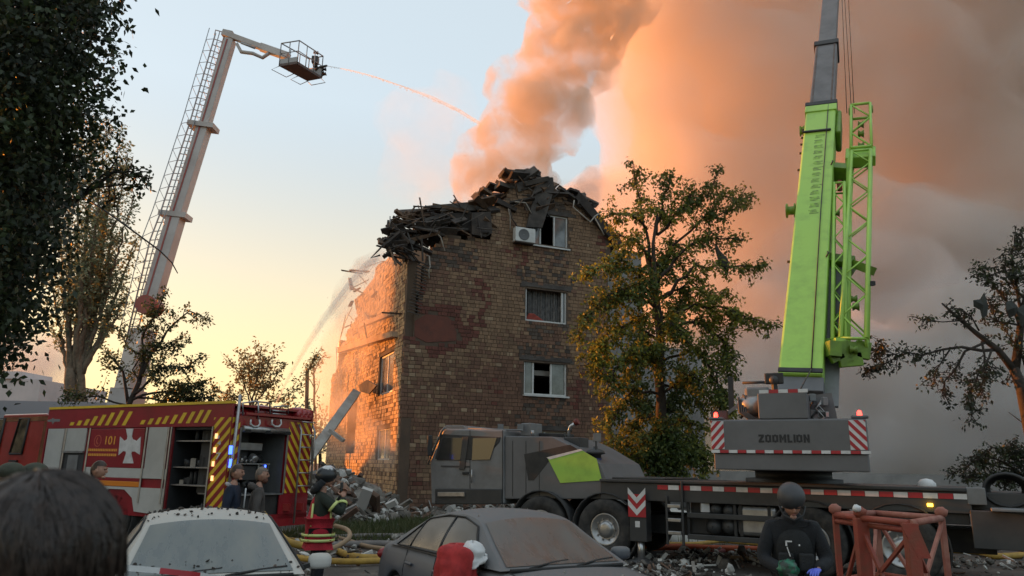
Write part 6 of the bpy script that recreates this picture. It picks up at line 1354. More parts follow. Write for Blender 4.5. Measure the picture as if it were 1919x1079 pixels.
def put_car(root, px, py, Y, lx, ly, hd):
    h = V((hd[0], hd[1], 0)).normalized(); left = V((-h.y, h.x, 0)); p = P(px, py, Y); p.z = 0
    root.location = p - h*lx - left*ly; root.rotation_euler = (0, 0, math.atan2(h.y, h.x)); return root
def carw(root, q): 
    return Matrix.Translation(root.location) @ Matrix.Rotation(root.rotation_euler.z, 4, 'Z') @ V(q)
car1, Gp, crv, ctop, cwid = make_car('grey_sedan', M_carg, M_dg1, 'dark grey sedan coated in dust, a red and white cloth over its wing mirror')
put_car(car1, 945, 1061, 7.35, .97, -.70, (.50, -.866))
car2, *_ = make_car('white_car', M_carw, M_dg2, 'dusty white car with debris on its roof, facing the viewer behind barrier tape')
put_car(car2, 226, 1064, 6.35, .97, -.70, (.42, -.91))
# debris lying on the white car and the grey one
r = random.Random(2); mb = MB()
for i in range(150):
    x = r.uniform(-1.0, .2) if i < 115 else r.uniform(.8, 1.0); s = 1+r.random(); p = Gp(x, s, .01); y = p.y*r.choice((-1, 1)); mb.rock(carw(car2, (p.x, y, p.z)), r.uniform(.006, .026), i, flat=.4)
for i in range(30): x = r.uniform(1.1, 2.0); mb.rock(carw(car2, (x, r.uniform(-.6, .6), crv(ctop, x)+.012)), r.uniform(.006, .02), i, flat=.4)
mb.build('roof_debris', M_char, None, label='dark flakes and splinters lying on the white car', cat='debris', kind='stuff')
mb = MB()
for i in range(26):
    if i < 10: x = r.uniform(-1, .1); p = Gp(x, 1+r.random(), .01); q_ = (p.x, p.y*r.choice((-1, 1)), p.z)
    else: x = r.uniform(1.1, 2.0); q_ = (x, r.uniform(-.6, .6), crv(ctop, x)+.012)
    mb.rock(carw(car1, q_), r.uniform(.006, .02), 90+i, flat=.5)
for i in range(40): x = r.uniform(-2.1, -1.8); mb.rock(carw(car1, (x, r.uniform(-.7, -.1), crv(ctop, x)+.02)), r.uniform(.02, .06), 190+i, flat=.5)
mb.build('bonnet_debris', mat('pale_chips', (.33, .31, .27), .9, col2=(.12, .11, .1), scale=20), None, label='pale chips of rubble lying on the grey sedan', cat='debris', kind='stuff')
# cloth over the grey car's mirror
def cloth(name, c, R_, col, seed, fold=9, label=None, parent=None, ph0=0, ph1=6.283, hang=.34):
    mb = MB(); vs = []; fs = []; nu, nv = 48, 16
    for j in range(nv+1):
        t = j/nv
        for i in range(nu+1):
            a = lerp(ph0, ph1, i/nu)
            if t < .35: k = t/.35; rr_ = R_*math.sin(k*math.pi/2); z = .09*math.cos(k*math.pi/2)
            else: k = (t-.35)/.65; rr_ = R_*(1+.12*k+.13*k*math.sin(a*fold+seed)+.04*math.sin(a*23)*k); z = -hang*k*(1+.25*math.sin(a*2+seed))
            n_ = noise.noise(V((a*1.2, t*4, seed)))*.03
            vs.append(V(c)+V(((rr_+n_)*math.cos(a), (rr_+n_)*math.sin(a), z+n_)))
    for j in range(nv):
        for i in range(nu): fs.append((j*(nu+1)+i, (j+1)*(nu+1)+i, (j+1)*(nu+1)+i+1, j*(nu+1)+i+1))
    mb.add(vs, fs, 0, True); o = mb.build(name, col, parent); s_ = o.modifiers.new('s', 'SOLIDIFY'); s_.thickness = .008; return o
mc = carw(car1, (.60, -.99, 1.05)); cl_ = empty('red_and_white_cloth', loc=mc, label='crumpled red and white cloth draped over the wing mirror of the grey sedan', cat='cloth')
cloth('red_cloth', mc+V((-.03, -.02, .02)), .19, mat('red_fabric', (.42, .03, .03), .85, col2=(.28, .02, .02), scale=12), 2.0, parent=cl_)
cloth('white_cloth', mc+V((.13, .0, .045)), .115, mat('white_fabric', (.6, .6, .6), .85), 5.0, 7, parent=cl_, hang=.12)
# barrier tape
tp = empty('barrier_tape', loc=P(230, 1062, 5.3), label='red and white barrier tape stretched in front of the white car', cat='tape')
pts = [(150, 1052, 5.0), (228, 1063, 5.1), (300, 1069, 5.3), (360, 1076, 5.4), (420, 1084, 5.6), (520, 1102, 5.8)]
p3 = resample([P(*p) for p in pts], .03); seg = []; cur = 0
for k in range(0, len(p3)-4, 4):
    q_ = p3[k:k+5]; vs = []
    for i, p in enumerate(q_): tw = .5*math.sin((k+i)*.12); vs += [p+V((0, 0, .018)), p-V((0, .02*tw, .018))]
    vs += [v+V((0, .002, 0)) for v in vs[:10]]
    fs = [(2*i, 2*i+1, 2*i+3, 2*i+2) for i in range(4)]
    MB().add(vs[:10], fs).build('tape_band', M_wht if (k//8) % 2 else M_red, tp)
# ================= people =================
M_skin = mat('skin', (.42, .23, .16), .55, col2=(.34, .17, .12), scale=14)
M_hairb = mat('hair_brown', (.035, .02, .014), .5, col2=(.06, .035, .022), scale=30)
M_hairg = mat('hair_greying', (.20, .16, .13), .7, col2=(.12, .09, .07), scale=40)
def fab(name, c, k=.6): return mat(name, c, .88, col2=tuple(x*k for x in c), scale=7, bump=.5, bscale=90)
M_black = fab('black_cloth', (.012, .014, .018)); M_navy = fab('navy_cloth', (.012, .02, .042)); M_hood = fab('grey_brown_hoodie', (.085, .075, .07)); M_vest = fab('red_vest', (.42, .015, .03)); M_ffj = fab('firefighter_jacket', (.022, .03, .022)); M_lime = mat('lime_reflective', (.55, .62, .22), .5); M_olive = fab('olive_cloth', (.06, .065, .045)); M_dk = fab('dark_trousers', (.018, .018, .022))
BASE = dict(pelvis=(0, 0, .96), spine=(0, 0, 1.14), chest=(0, .01, 1.33), neck=(0, 0, 1.50), head=(0, .015, 1.60), shL=(-.17, 0, 1.43), shR=(.17, 0, 1.43), elL=(-.25, -.03, 1.16), elR=(.25, -.03, 1.16), haL=(-.25, .08, .93), haR=(.25, .08, .93),
            hiL=(-.09, 0, .92), hiR=(.09, 0, .92), knL=(-.10, .03, .50), knR=(.10, .03, .50), anL=(-.10, -.02, .09), anR=(.10, -.02, .09), toL=(-.11, .15, .04), toR=(.11, .15, .04))
def skin_mesh(name, J, E, Rd, m, parent, root_, sub=2):
    names = list(dict.fromkeys([e for p in E for e in p])); me = bpy.data.meshes.new('tmp'); me.from_pydata([J[n] for n in names], [(names.index(a), names.index(b)) for a, b in E], []); o = bpy.data.objects.new('tmp', me); COL.objects.link(o)
    sk = o.modifiers.new('skin', 'SKIN'); sk.use_smooth_shade = True
    for i, n in enumerate(names):
        r_ = Rd[n]; sv = me.skin_vertices[0].data[i]; sv.radius = r_ if isinstance(r_, tuple) else (r_, r_); sv.use_root = (n == root_)
    sb = o.modifiers.new('sub', 'SUBSURF'); sb.levels = sub; sb.render_levels = sub
    me2 = evalmesh(o, name); bpy.data.objects.remove(o); me2.materials.clear(); me2.materials.append(m)
    for p in me2.polygons: p.use_smooth = True; p.material_index = 0
    return link(name, me2, parent)
def head(parent, J, tilt=0.0, turn=0.0, hair=M_hairb, hairk=1.0, beard=False, skin_=M_skin, cover=None):
    c = V(J['head'])+V((0, .02, .09)); R_ = Matrix.Rotation(turn, 3, 'Z') @ Matrix.Rotation(-tilt, 3, 'X')
    W = lambda p: c + R_ @ V(p)
    def fn(d):
        k = 1.0
        if d.z < 0: k -= .20*(-d.z)*(1-max(0, d.y)*.55)
        if d.y > .75 and d.z > -.2: k -= .05
        return k
    mb = MB(); mb.ell(c, (.077, .098, .122), 18, 14, 0, R_, fn)
    mb.ell(W((0, .096, -.012)), (.013, .022, .026), 8, 6, 0, R_); mb.ell(W((0, .088, .026)), (.06, .016, .014), 8, 5, 0, R_)
    for s in (-1, 1): mb.ell(W((s*.077, -.002, -.005)), (.012, .022, .032), 8, 6, 0, R_)
    mb.ell(W((0, .068, -.088)), (.032, .028, .022), 8, 6, 0, R_)
    h = mb.build('head', skin_, parent)
    for s in (-1, 1): MB().ell(W((s*.031, .083, .010)), (.012, .008, .007), 8, 5, 0, R_).build('eye', mat('eye', (.08, .06, .05), .3), h)
    MB().ell(W((0, .086, -.055)), (.024, .008, .006), 8, 5, 0, R_).build('mouth', mat('lips', (.28, .11, .09), .6), h)
    if hair:
        mb = MB(); vs = []; fs = []; nu, nv = 26, 16; keep = {}
        for j in range(nv+1):
            for i in range(nu):
                th = math.pi*.80*j/nv; ph = 2*math.pi*i/nu; d = V((math.sin(th)*math.cos(ph), math.sin(th)*math.sin(ph), math.cos(th)))
                k = 1.07*hairk+.02*noise.noise(d*9); vs.append(W((d.x*.079*k, d.y*.100*k, d.z*.124*k))); keep[(j, i)] = not (d.y > .1+.3*max(0, d.z) and d.z < .45) and not (d.z < -.25 and d.y > -.5) and not (abs(d.x) > .8 and d.z < -.05)
        for j in range(nv):
            for i in range(nu):
                if keep[(j, i)] and keep[(j+1, (i+1) % nu)]: fs.append((j*nu+i, (j+1)*nu+i, (j+1)*nu+(i+1) % nu, j*nu+(i+1) % nu))
        mb.add(vs, fs, 0, True).build('hair', hair, h)
    if beard: MB().ell(W((0, .052, -.085)), (.06, .052, .05), 12, 8, 0, R_).build('beard', mat('beard_red_brown', (.10, .04, .025), .8), h)
    return h, W, R_
def fingers(parent, w_, d, side, m, name='hand', curl=.5, sc=1.0, up=V((0, 0, 1))):
    d = V(d).normalized(); x = d.cross(up).normalized(); z = x.cross(d); W = V(w_); mb = MB()
    R_ = Matrix((x, d, z)).transposed(); mb.ell(W+d*.045*sc, (.040*sc, .052*sc, .018*sc), 12, 8, 0, R_)
    for k, (o_, L) in enumerate(((-.030, .066), (-.010, .076), (.010, .072), (.029, .056))):
        b = W+d*.082*sc+x*o_*sc*side; c1 = curl*(.8+.15*k); p = [b, b+(d*math.cos(c1*.5)-z*math.sin(c1*.5))*L*.42*sc]; p.append(p[-1]+(d*math.cos(c1*1.3)-z*math.sin(c1*1.3))*L*.33*sc); p.append(p[-1]+(d*math.cos(c1*2)-z*math.sin(c1*2))*L*.28*sc)
        mb.tube(p, [.0105*sc, .0098*sc, .009*sc, .006*sc], 8)
    b = W+d*.03*sc-x*.032*sc*side; q_ = (d*.55-x*.75*side-z*.25).normalized(); mb.tube([b, b+q_*.035*sc, b+q_*.055*sc+d*.02*sc-z*.01*sc], [.013*sc, .012*sc, .007*sc], 8)
    return mb.build(name, m, parent)
ARM = [('chest', 'shL'), ('shL', 'elL'), ('elL', 'haL'), ('chest', 'shR'), ('shR', 'elR'), ('elR', 'haR')]
LEG = [('pelvis', 'hiL'), ('hiL', 'knL'), ('knL', 'anL'), ('anL', 'toL'), ('pelvis', 'hiR'), ('hiR', 'knR'), ('knR', 'anR'), ('anR', 'toR')]
def person(name_label, J=None, jacket=M_black, trousers=M_dk, scale=1.0, hair=M_hairb, beard=False, tilt=0, turn=0, bulk=1.0, loc=(0, 0), face=(0, 1), shoes=M_black, hood=False, handm=M_skin, hairk=1.0, leg=1.0):
    root = empty('person', label=name_label, cat='person'); WM.pop(root.name); j = dict(BASE); j.update(J or {})
    skin_mesh('body', j, [('pelvis', 'spine'), ('spine', 'chest'), ('chest', 'neck'), ('neck', 'head')]+ARM+LEG, dict(pelvis=.12, spine=.11, chest=.12, neck=.055, head=.05, shL=.05, shR=.05, elL=.04, elR=.04, haL=.027, haR=.027, hiL=.08, hiR=.08, knL=.05, knR=.05, anL=.035, anR=.035, toL=.03, toR=.03), M_skin, root, 'pelvis')
    b = bulk; j['collar'] = tuple(V(j['neck'])*.85+V(j['head'])*.15); j['hem'] = tuple(V(j['pelvis'])+V((0, 0, -.08)))
    skin_mesh('jacket', j, [('hem', 'pelvis'), ('pelvis', 'spine'), ('spine', 'chest'), ('chest', 'neck'), ('neck', 'collar')]+ARM, dict(hem=(.175*b, .15*b), pelvis=(.17*b, .145*b), spine=(.165*b, .14*b), chest=(.17*b, .145*b), neck=.085, collar=.072, shL=.078*b, shR=.078*b, elL=.064*b, elR=.064*b, haL=.046*b, haR=.046*b), jacket, root, 'pelvis')
    skin_mesh('trousers', j, LEG[:2]+LEG[4:6]+[('knL', 'anL'), ('knR', 'anR')], dict(pelvis=.14*leg, hiL=.10*leg, hiR=.10*leg, knL=.072*leg, knR=.072*leg, anL=.06*leg, anR=.06*leg), trousers, root, 'pelvis')
    for s in ('L', 'R'):
        a, t = V(j['an'+s]), V(j['to'+s]); MB().tube([a+V((0, -.05, -.04)), a+V((0, 0, -.02)), (a+t)/2+V((0, 0, -.01)), t], [.04, .058, .05, .036], 12).build('shoe', shoes, root)
        sd = 1 if s == 'R' else -1; d = (V(j['ha'+s])-V(j['el'+s])); fingers(root, V(j['ha'+s])+d.normalized()*.01, d, sd, handm, up=V((sd, 0, .2)) if abs(d.normalized().z) > .7 else V((0, 0, 1)))
    h = head(root, j, tilt, turn, hair, hairk, beard)
    if hood: MB().tube([V(j['neck'])+V((.1, -.02, -.02)), V(j['neck'])+V((.06, -.11, .02)), V(j['neck'])+V((-.06, -.11, .02)), V(j['neck'])+V((-.1, -.02, -.02))], [.04, .06, .06, .04], 10).build('hood', jacket, root)
    root.location = (loc[0], loc[1], 0); root.rotation_euler = (0, 0, math.atan2(face[1], face[0])-math.pi/2); root.scale = (scale,)*3
    return root, j, h
def at(px, Y, y=980): p = P(px, y, Y); return (p.x, p.y)
# bystanders, all looking to the right
person('man in a dark jacket standing before the white skirt of the fire engine', jacket=M_black, loc=at(166, 10.6), face=(1, .12), scale=1.03, hairk=1.0)
r_, j_, h_ = person('man in a navy jacket with a pale stripe by the open rear locker', jacket=M_navy, loc=at(430, 12), face=(.95, .1), scale=1.02, tilt=.05)
MB().tube([(.0, .19, 1.46), (-.02, .185, 1.3), (-.02, .18, 1.1)], .012, 6).build('stripe', M_wht, r_); MB().tube([(.09, -.03, 1.50), (.0, -.1, 1.52), (-.09, -.03, 1.50)], .03, 8).build('collar', mat('pale_collar', (.4, .38, .4), .8), r_)
person('bearded man with cropped hair in a grey brown hooded top by the fire engine', jacket=M_hood, loc=at(478, 12.2), face=(.9, .35), scale=1.0, hair=M_hairg, beard=True, hood=True, hairk=.985)
# people in caps behind the dark haired head
for px, Y, lb in ((0, 6.6, 'person in an olive cap half hidden at the left edge'), (46, 6.8, 'person in an olive cap right behind the dark haired head')):
    r_, j_, h_ = person(lb, jacket=M_olive, loc=at(px, Y), face=(.3, .95), scale=1.015)
    MB().ell((0, .02, 1.745), (.098, .118, .085), 18, 10, fn=lambda d: 1 if d.z > -.1 else .9).build('cap', M_olive, r_); MB().ell((0, .13, 1.735), (.075, .08, .012), 14, 6).build('cap_peak', M_olive, r_)
# firefighter speaking into a radio
J = dict(shL=(-.18, .02, 1.43), shR=(.18, .02, 1.43), elR=(.25, .26, 1.24), haR=(.10, .29, 1.44), elL=(-.22, .25, 1.24), haL=(-.04, .30, 1.46), head=(0, .04, 1.60))
r_, j_, h_ = person('firefighter in a dark helmet and red vest with lime bands, hands raised to the face', J, jacket=M_ffj, trousers=M_black, loc=at(598, 10.7), face=(.93, .35), scale=.995, hair=None, bulk=1.08, tilt=.12, leg=1.12)
vj = dict(j_); vj['hem2'] = (0, 0, .86)
skin_mesh('vest', vj, [('hem2', 'pelvis'), ('pelvis', 'spine'), ('spine', 'chest'), ('chest', 'neck')], dict(hem2=(.215, .19), pelvis=(.215, .19), spine=(.19, .17), chest=(.19, .17), neck=.10), M_vest, r_, 'pelvis')
for z, k in ((.875, .226), (.945, .224)): MB().lathe((0, 0, z), (0, 0, 1), [(k, -.018), (k+.004, -.018), (k+.004, .018), (k, .018)], 28).build('reflective_band', M_lime, r_)
for a in (.75, 2.2, 3.6, 5.6):
    MB().tube([(math.cos(a)*.212, math.sin(a)*.200, 1.06), (math.cos(a)*.205, math.sin(a)*.195, 1.2), (math.cos(a)*.195, math.sin(a)*.185, 1.36)], .016, 6).build('reflective_band', M_lime, r_)
for s, e, h2 in (('shR', 'elR', 'haR'), ('shL', 'elL', 'haL')):
    a, b, c = V(j_[s]), V(j_[e]), V(j_[h2]); m_ = a.lerp(b, .55); d = (b-a).normalized(); MB().lathe(m_, d, [(.088, -.02), (.09, -.02), (.09, .02), (.088, .02)], 18).build('reflective_band', M_lime, r_); m_ = b.lerp(c, .6); d = (c-b).normalized(); MB().lathe(m_, d, [(.064, -.02), (.068, -.02), (.068, .02), (.064, .02)], 18).build('reflective_band', M_lime, r_)
hm = MB().ell((0, .045, 1.735), (.128, .150, .125), 22, 14, fn=lambda d: 1 if d.z > -.25 else .93).build('helmet', mat('helmet_black', (.02, .022, .025), .3), r_)
MB().ell((0, .06, 1.785), (.105, .125, .085), 18, 10, fn=lambda d: 1+.14*noise.noise(d*4)).build('helmet_top', mat('helmet_top', (.04, .04, .045), .35, col2=(.55, .55, .55), scale=11, mixlo=.47, mixhi=.52), hm)
MB().tube([(.12, .0, 1.66), (.08, -.08, 1.55), (0, -.11, 1.52), (-.08, -.08, 1.55), (-.12, 0, 1.66)], .05, 8).build('neck_guard', M_black, hm)
MB().box((.03, .27, 1.58), (.05, .04, .13)).build('radio', M_blk, r_, bevel=.01)
# officer with a bowed head
J = dict(pelvis=(0, -.05, .95), spine=(0, .0, 1.13), chest=(0, .07, 1.31), neck=(.0, .12, 1.455), head=(.0, .17, 1.53), shL=(-.20, .09, 1.40), shR=(.20, .09, 1.40), elL=(-.29, .10, 1.12), haL=(-.17, .36, 1.08), elR=(.29, .12, 1.12), haR=(.12, .38, 1.05))
px0 = at(1482, 7.3)
r_, j_, h_ = person('officer in black with a dark helmet bowing over the hands, wearing one blue glove', J, jacket=M_black, trousers=M_black, loc=px0, face=(-.25, -1), scale=.985, hair=None, bulk=1.12, tilt=.42, turn=.12, handm=mat('blue_glove', (.13, .17, .72), .5))
c = V(j_['head'])+V((0, .03, .12))
Rh = Matrix.Rotation(-.42, 3, 'X')
hm = MB().ell(c+V((0, -.015, .045)), (.126, .155, .130), 24, 16, 0, Rh, fn=lambda d: 1 if d.z > -.2 else .97).build('helmet', mat('helmet_dark', (.045, .046, .05), .5, col2=(.03, .03, .034), scale=5), r_)
MB().tube([c+V((.115, .0, -.04)), c+V((.085, .06, -.12)), c+V((0, .085, -.165)), c+V((-.085, .06, -.12)), c+V((-.115, 0, -.04))], .009, 6).build('chin_strap', M_blk, hm)
MB().ell(V(j_['neck'])+V((0, -.02, .03)), (.10, .10, .09), 16, 10).build('balaclava', M_black, r_)
skin_mesh('vest', dict(j_), [('pelvis', 'spine'), ('spine', 'chest'), ('chest', 'neck')], dict(pelvis=(.215, .19), spine=(.22, .195), chest=(.23, .20), neck=.12), fab('black_vest', (.02, .022, .024)), r_, 'pelvis')
for s in (-1, 1): MB().box((s*.09, .255, 1.12), (.13, .06, .15)).build('pouch', fab('black_vest', (.02, .022, .024)), r_, bevel=.015)
mb = MB(); mb.box((.06, .292, 1.30), (.055, .008, .012)); mb.box((.083, .292, 1.28), (.014, .008, .04)); mb.beam((.078, .29, 1.25), (.055, .29, 1.17), .016, .008); mb.box((-.03, .292, 1.27), (.012, .008, .014)); mb.build('white_marks', M_wht, r_)
q = [o for o in r_.children if o.name.startswith('hand')]
if len(q) > 1: q[1].data.materials.clear(); q[1].data.materials.append(mat('green_glove_dark', (.03, .05, .04), .7))
gp_ = P(1476, 1066, 6.95); gb = MB().ell(gp_, (.09, .07, .08), 16, 12, fn=lambda d: 1+.45*noise.noise(d*3.5))
gb.build('green_packet', mat('green_plastic', (.02, .16, .09), .35, col2=(.03, .05, .04), scale=14, mixlo=.45, mixhi=.55), None, label='crumpled green packet held by the officer in black', cat='packet')
# dark haired person right in front of the viewer, seen from behind
hp = P(56, 1000, 1.24); hc = V((hp.x, hp.y, 1.745))
r_, j_, h_ = person('person with dark brown hair seen from behind, close to the viewer at lower left', jacket=M_dk, loc=(hc.x, hc.y), face=(.1, 1), scale=1.03, hair=None)
hb = V((0, .03, 1.690)); M_hair = mat('hair_near', (.018, .012, .010), .36, col2=(.055, .036, .028), scale=60)
HR = V((.118, .124, .130)); cap = MB().ell(hb, HR*.97, 26, 18).build('hair', M_hair, r_)
q = random.Random(6); mb = MB(); cr = V((.02, -.25, .95)).normalized()
for i in range(2600):
    a = q.uniform(0, 2*math.pi); e1 = cr.cross(V((1, 0, 0))).normalized(); e2 = cr.cross(e1); d0 = (e1*math.cos(a)+e2*math.sin(a)); st = q.uniform(0, .9); L = q.uniform(.5, 1.1); wv = q.uniform(-.25, .25); pts = []; lift = q.uniform(1.0, 1.045)+ (.02*math.sin(a*9))
    for k in range(7):
        t_ = st+L*k/6; aa = a+wv*math.sin(k*.8)*.35; dd = cr*math.cos(t_)+(e1*math.cos(aa)+e2*math.sin(aa))*math.sin(t_); g_ = max(0, t_-1.3); kk = lift*(1+.012*math.sin(t_*9+a*7))
        pts.append(hb+V((dd.x*HR.x*kk, dd.y*HR.y*kk, dd.z*HR.z*kk-.05*g_)))
    mb.tube(pts, [.0008, .0018, .002, .002, .0018, .0014, .0006], 3, cap=False)
mb.build('hair_strands', M_hair, r_, kind='stuff')
# ================= rusty red frame =================
M_rust = mat('red_oxide', (.28, .05, .03), .6, col2=(.20, .06, .035), scale=5, bump=.2); M_rust2 = mat('dusty_red_oxide', (.34, .15, .11), .75, col2=(.24, .07, .05), scale=4)
rf = empty('red_steel_frame', loc=G(1690, 1200), label='rusty red steel lattice frame standing by the officer in black', cat='frame')
Z1 = 1.42
fA, fB, fC, fD = P(1612, 967, 8.3), P(1704, 968, 7.6), P(1763, 957, 8.6), P(1640, 955, 9.4)
fE = P(1565, 964, 8.9)
def fz(p, z): return V((p.x, p.y, z))
for p, w_, m in ((fA, .13, M_rust), (fB, .12, M_rust), (fC, .06, M_rust2), (fD, .07, M_rust2), (fE, .06, M_rust)): MB().beam(fz(p, 0), fz(p, Z1), w_, w_*.8, up=V((0, 1, 0))).build('post', m, rf, bevel=.006)
for a, b in ((fE, fA), (fA, fB), (fB, fC), (fC, fD), (fD, fE)):
    MB().tube([fz(a, Z1), fz(b, Z1)], .035, 10).build('top_rail', M_rust if a in (fA, fE) else M_rust2, rf); MB().tube([fz(a, .72), fz(b, .72)], .028, 8).build('lower_rail', M_rust, rf); MB().tube([fz(a, .1), fz(b, .1)], .03, 8).build('lower_rail', M_rust, rf)
MB().tube([fz(fE, Z1-.07), fz(fB, Z1-.07)], .03, 8).build('top_rail', M_rust, rf)
for a, b, z0, z1 in ((fA, fB, Z1-.1, .1), (fB, fA, Z1-.1, .7), (fA, fE, Z1-.1, .5), (fB, fC, Z1-.1, .1), (fC, fB, Z1-.05, .7), (fD, fC, Z1-.05, .1), (fD, fA, Z1-.1, .3)): MB().beam(fz(a, z0), fz(b, z1), .035, .035).build('brace', M_rust2 if a in (fC, fD) else M_rust, rf)
g = MB(); g.prism([(0, 0), (.18, .0), (.02, -.32), (-.12, -.32)], lambda a, b, d: fz(fB, Z1)+V((-a*.9+.04, -.05+d, b)), 0, .015); g.build('gusset', M_rust, rf)
for p in (fA, fC, fE): MB().ell(fz(p, Z1+.06), (.07, .06, .06), 12, 8, fn=lambda d: 1+.35*noise.noise(d*3)).build('bolted_joint', M_rust2 if p is not fA else M_rust, rf)
MB().ell(fz(fA, Z1+.1)+V((-.04, -.03, 0)), (.05, .04, .04), 10, 7, fn=lambda d: 1+.5*noise.noise(d*5)).build('pale_rag', M_wht, rf)
# ================= hoses =================
def hose(pts, r, m, label, z=None):
    p3 = [P(*p) if len(p) == 3 else G(p[0], p[1], r) for p in pts]; q_ = []
    for i in range(len(p3)-1):
        a = p3[max(0, i-1)]; b = p3[i]; c = p3[i+1]; d = p3[min(len(p3)-1, i+2)]
        for k in range(6):
            t = k/6; q_.append(.5*((2*b)+(c-a)*t+(2*a-5*b+4*c-d)*t*t+(3*b-a-3*c+d)*t*t*t))
    q_.append(p3[-1]); return MB().tube(q_, r, 9).build('fire_hose', m, None, label=label, cat='hose', group='fire hoses lying on the ground')
M_hy = mat('hose_yellow', (.45, .28, .05), .7, col2=(.3, .18, .04), scale=5); M_hg = mat('hose_grey', (.22, .20, .19), .8, col2=(.14, .13, .12), scale=4); M_ho = mat('hose_orange', (.45, .09, .03), .7, col2=(.3, .06, .02), scale=4); M_hb = mat('hose_tan', (.30, .21, .13), .8)
hose([(492, 962, 14), (510, 985, 13.5), (530, 1008, 13), (555, 1020, 12.8), (590, 1022, 13)], .06, M_hy, 'thick yellow hose running down from the rear of the fire engine')
hose([(480, 1005), (540, 1012), (600, 1020), (660, 1042), (720, 1045)], .07, M_hy, 'yellow hose curving on the ground behind the firefighter')
hose([(560, 1003), (620, 1006), (680, 1004), (760, 1003)], .06, M_hg, 'upper grey hose behind the firefighter')
hose([(560, 1022), (640, 1020), (700, 1018), (780, 1020)], .07, M_hg, 'lower grey hose behind the firefighter')
hose([(628, 985, 17), (650, 992, 16), (655, 1006, 15), (635, 1022, 14.5), (615, 1030, 14.2)], .045, M_hb, 'tan hose looped upright beside the firefighter')
hose([(625, 1005), (650, 1012), (690, 1024), (740, 1030)], .05, M_hb, 'tan hose slanting across the two grey hoses')
hose([(520, 1040), (600, 1050), (660, 1052), (720, 1050)], .06, M_hy, 'yellow hose nearest to the two cars')
hose([(1205, 1026), (1280, 1025), (1340, 1028), (1420, 1030), (1500, 1036)], .08, M_ho, 'orange hose under the crane carrier')
hose([(1205, 1018), (1300, 1019), (1350, 1014), (1400, 1018), (1480, 1024)], .05, M_hy, 'thin yellow hose behind the orange hose')
hose([(1340, 1035), (1390, 1026), (1440, 1034), (1520, 1046)], .05, mat('hose_dark_red', (.14, .03, .03), .8), 'dark red hose beside the side guard of the crane')
hose([(1360, 1044), (1420, 1048), (1480, 1050)], .045, M_hb, 'tan hose tail in front of the crane')
hose([(1760, 1030), (1830, 1034), (1860, 1042), (1919, 1040)], .07, M_hy, 'yellow hose under the rear outrigger of the crane')
# ================= rubble =================
M_rub = mat('rubble', (.21, .19, .165), .95, col2=(.10, .088, .075), scale=2, island=.45, bump=.3)
M_rub2 = mat('rubble_brick', (.19, .115, .08), .95, col2=(.11, .07, .05), scale=2, island=.4)
M_rub3 = mat('rubble_pale', (.46, .45, .42), .9, island=.3)
r = random.Random(17)
mb = MB()
def pile(n, fx, zmax, seed, smin, smax, mm=(0, 0, 0, 1, 2)):
    rr_ = random.Random(seed)
    for i in range(n):
        c, h = fx(rr_); s_ = rr_.uniform(smin, smax)*(1 if rr_.random() < .85 else 1.8); mi = rr_.choice(mm)
        if rr_.random() < .6: mb.rock(c, s_, seed*1000+i, mi)
        else:
            d = V((rr_.uniform(-1, 1), rr_.uniform(-1, 1), rr_.uniform(-.5, .6))).normalized(); mb.beam(c-d*s_*2, c+d*s_*2, s_*rr_.uniform(.3, 1.2), s_*rr_.uniform(.15, .5), mi, up=V((rr_.random(), rr_.random(), 1)).normalized())
pc = V((-5.8, 27, 0))
def heap(rr_):
    a = rr_.uniform(0, 6.28); k = math.sqrt(rr_.random()); x = -6.3+2.6*k*math.cos(a)*1.0; y = 27.3+2.8*k*math.sin(a); h = max(0, 1.65*(1-k**1.3)+.25*noise.noise(V((x, y, 0)))); return V((x, y, h*rr_.uniform(.85, 1.0))), h
MB().ell((-6.5, 27.6, -.1), (2.4, 2.6, 1.5), 80, 40, fn=lambda d: 1+.16*noise.noise(d*4)+.13*noise.noise(d*14)+.08*noise.noise(d*34)).build('rubble_heap', M_rub, None, label='grey rubble heap at the foot of the burning side wall', cat='rubble', kind='stuff')
pile(1500, heap, 2.3, 1, .05, .26)
def strip_(rr_):
    u = rr_.uniform(-1.5, 12); p = FB.w(u, 0, rr_.uniform(.1, 2.6)**1.0); return V((p.x, p.y, rr_.uniform(0, .35)*max(0, 1-(p-FB.w(u, 0)).length/2.8))), 0
pile(700, strip_, .4, 2, .05, .18)
def scat(rr_):
    x = rr_.uniform(-9, 14); y = rr_.uniform(9, 27); return V((x, y, gz(x, y)+.01)), 0
pile(1500, scat, 0, 3, .015, .07, (0, 0, 1, 2, 3))
def scat2(rr_):
    c = rr_.choice([(2.6, 15.2), (4.0, 16.5), (4.7, 17.5), (1.8, 18), (6, 17), (10, 17), (12, 16.5), (3.2, 14.4), (-3, 16), (-4.5, 18), (11, 14.8), (13, 14)]); x = rr_.gauss(c[0], .6); y = rr_.gauss(c[1], .5); return V((x, y, abs(rr_.gauss(.03, .05)))), 0
pile(1100, scat2, 0, 4, .015, .075, (0, 0, 2, 2, 1, 3))
mb.build('rubble', [M_rub, M_rub2, M_rub3, M_char], None, label='broken masonry and splinters strewn over the ground', cat='rubble', kind='stuff')
# dusty heap seen between the legs of the crane
MB().ell((4.6, 22, 0), (1.3, 1.0, .75), 20, 10, fn=lambda d: 1+.25*noise.noise(d*4)).build('pale_heap', M_rub3, None, label='pale heap of sacks seen under the crane carrier', cat='heap', kind='stuff')
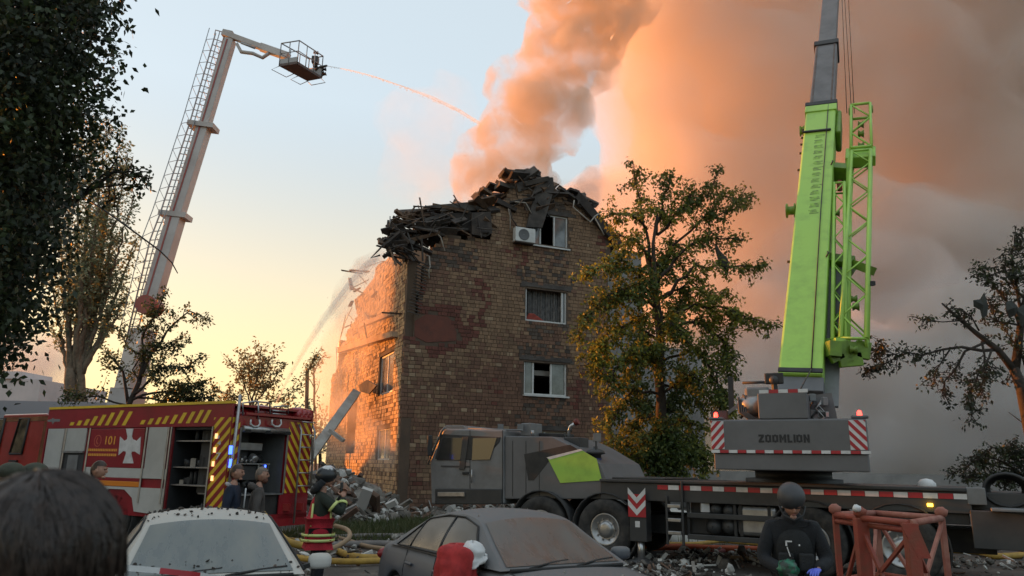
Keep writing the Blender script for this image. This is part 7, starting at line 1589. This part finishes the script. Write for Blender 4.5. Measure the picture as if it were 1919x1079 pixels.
# grass and weeds
gm = leaf_mat('grass_blades', (.05, .07, .02), (.07, .09, .03), (.12, .12, .05), .3, 2); Lv = Leaves(gm)
for i in range(9000):
    x = r.uniform(-6, -.5); y = r.uniform(19.5, 27)
    if r.random() < .35: x = r.uniform(-8, 12); y = r.uniform(20, 33)
    b = len(Lv.v); h = r.uniform(.06, .28); dx = r.gauss(0, .06); dy = r.gauss(0, .05); w_ = .012
    if FB.w(0, 0) and (V((x, y, 0))-FB.o).dot(FB.n) < -.2: continue
    Lv.v += [(x-w_, y, 0), (x+w_, y, 0), (x+dx, y+dy, h)]; Lv.f.append((b, b+1, b+2))
me = bpy.data.meshes.new('grass'); me.from_pydata(Lv.v, [], Lv.f); me.materials.append(gm); link('grass', me, None, label='patchy grass between the rubble and the hoses', cat='grass', kind='stuff')
# torn cloths in the trees, dangling cable
M_rag = fab('torn_rag', (.05, .055, .05))
def rag(px, Y, label):
    p3 = [P(x, y, Y+.05*math.sin(i*2.1)) for i, (x, y) in enumerate(px)]; c = sum(p3, V((0, 0, 0)))/len(p3); mb = MB(); n = len(p3)
    vs = [c+V((0, -.08, 0))]+p3+[c+V((0, .05, 0))]+[p+V((0, .03, 0)) for p in p3]; fs = [(0, 1+i, 1+(i+1) % n) for i in range(n)]+[(n+1, n+2+(i+1) % n, n+2+i) for i in range(n)]+[(1+i, n+2+i, n+2+(i+1) % n, 1+(i+1) % n) for i in range(n)]
    mb.add(vs, fs).build('torn_cloth', M_rag, None, label=label, cat='cloth', group='torn cloths caught in the trees')
rag([(1341, 453), (1350, 470), (1364, 485), (1366, 505), (1362, 522), (1357, 505), (1347, 490), (1341, 470)], 23.6, 'torn grey cloth snagged in the autumn tree')
rag([(1825, 562), (1838, 560), (1845, 548), (1852, 572), (1850, 592), (1842, 596), (1838, 580), (1826, 574)], 16.8, 'torn dark cloth hanging from a bare branch of the torn tree')
rag([(1885, 566), (1896, 562), (1908, 575), (1904, 590), (1892, 596), (1886, 582)], 16.8, 'smaller torn cloth beside the dark one in the torn tree')
rag([(1904, 580), (1919, 570), (1925, 600), (1915, 612), (1906, 600)], 16.8, 'torn cloth bunched against the trunk of the torn tree')
tag(MB().tube([P(x, y, 15) for x, y in ((150, 366), (190, 390), (235, 422), (270, 448), (300, 470), (322, 492), (333, 512))], [.02, .022, .022, .02, .018, .015, .01], 6).build('dangling_cable', M_blk), 'black cable dangling from the dark leafy tree across the mast', 'cable')
# far hedge line
hd = mass_tree('distant_hedge', 'hazy distant hedge line below the yellow sky', [([(600, 880, 80), (600, 800, 80)], .2, .1)], [(x, 800+(7*math.sin(x)), 80, 2.6) for x in range(-60, 760, 55)], L_pop, 91, 9000, .35, 'hedge')
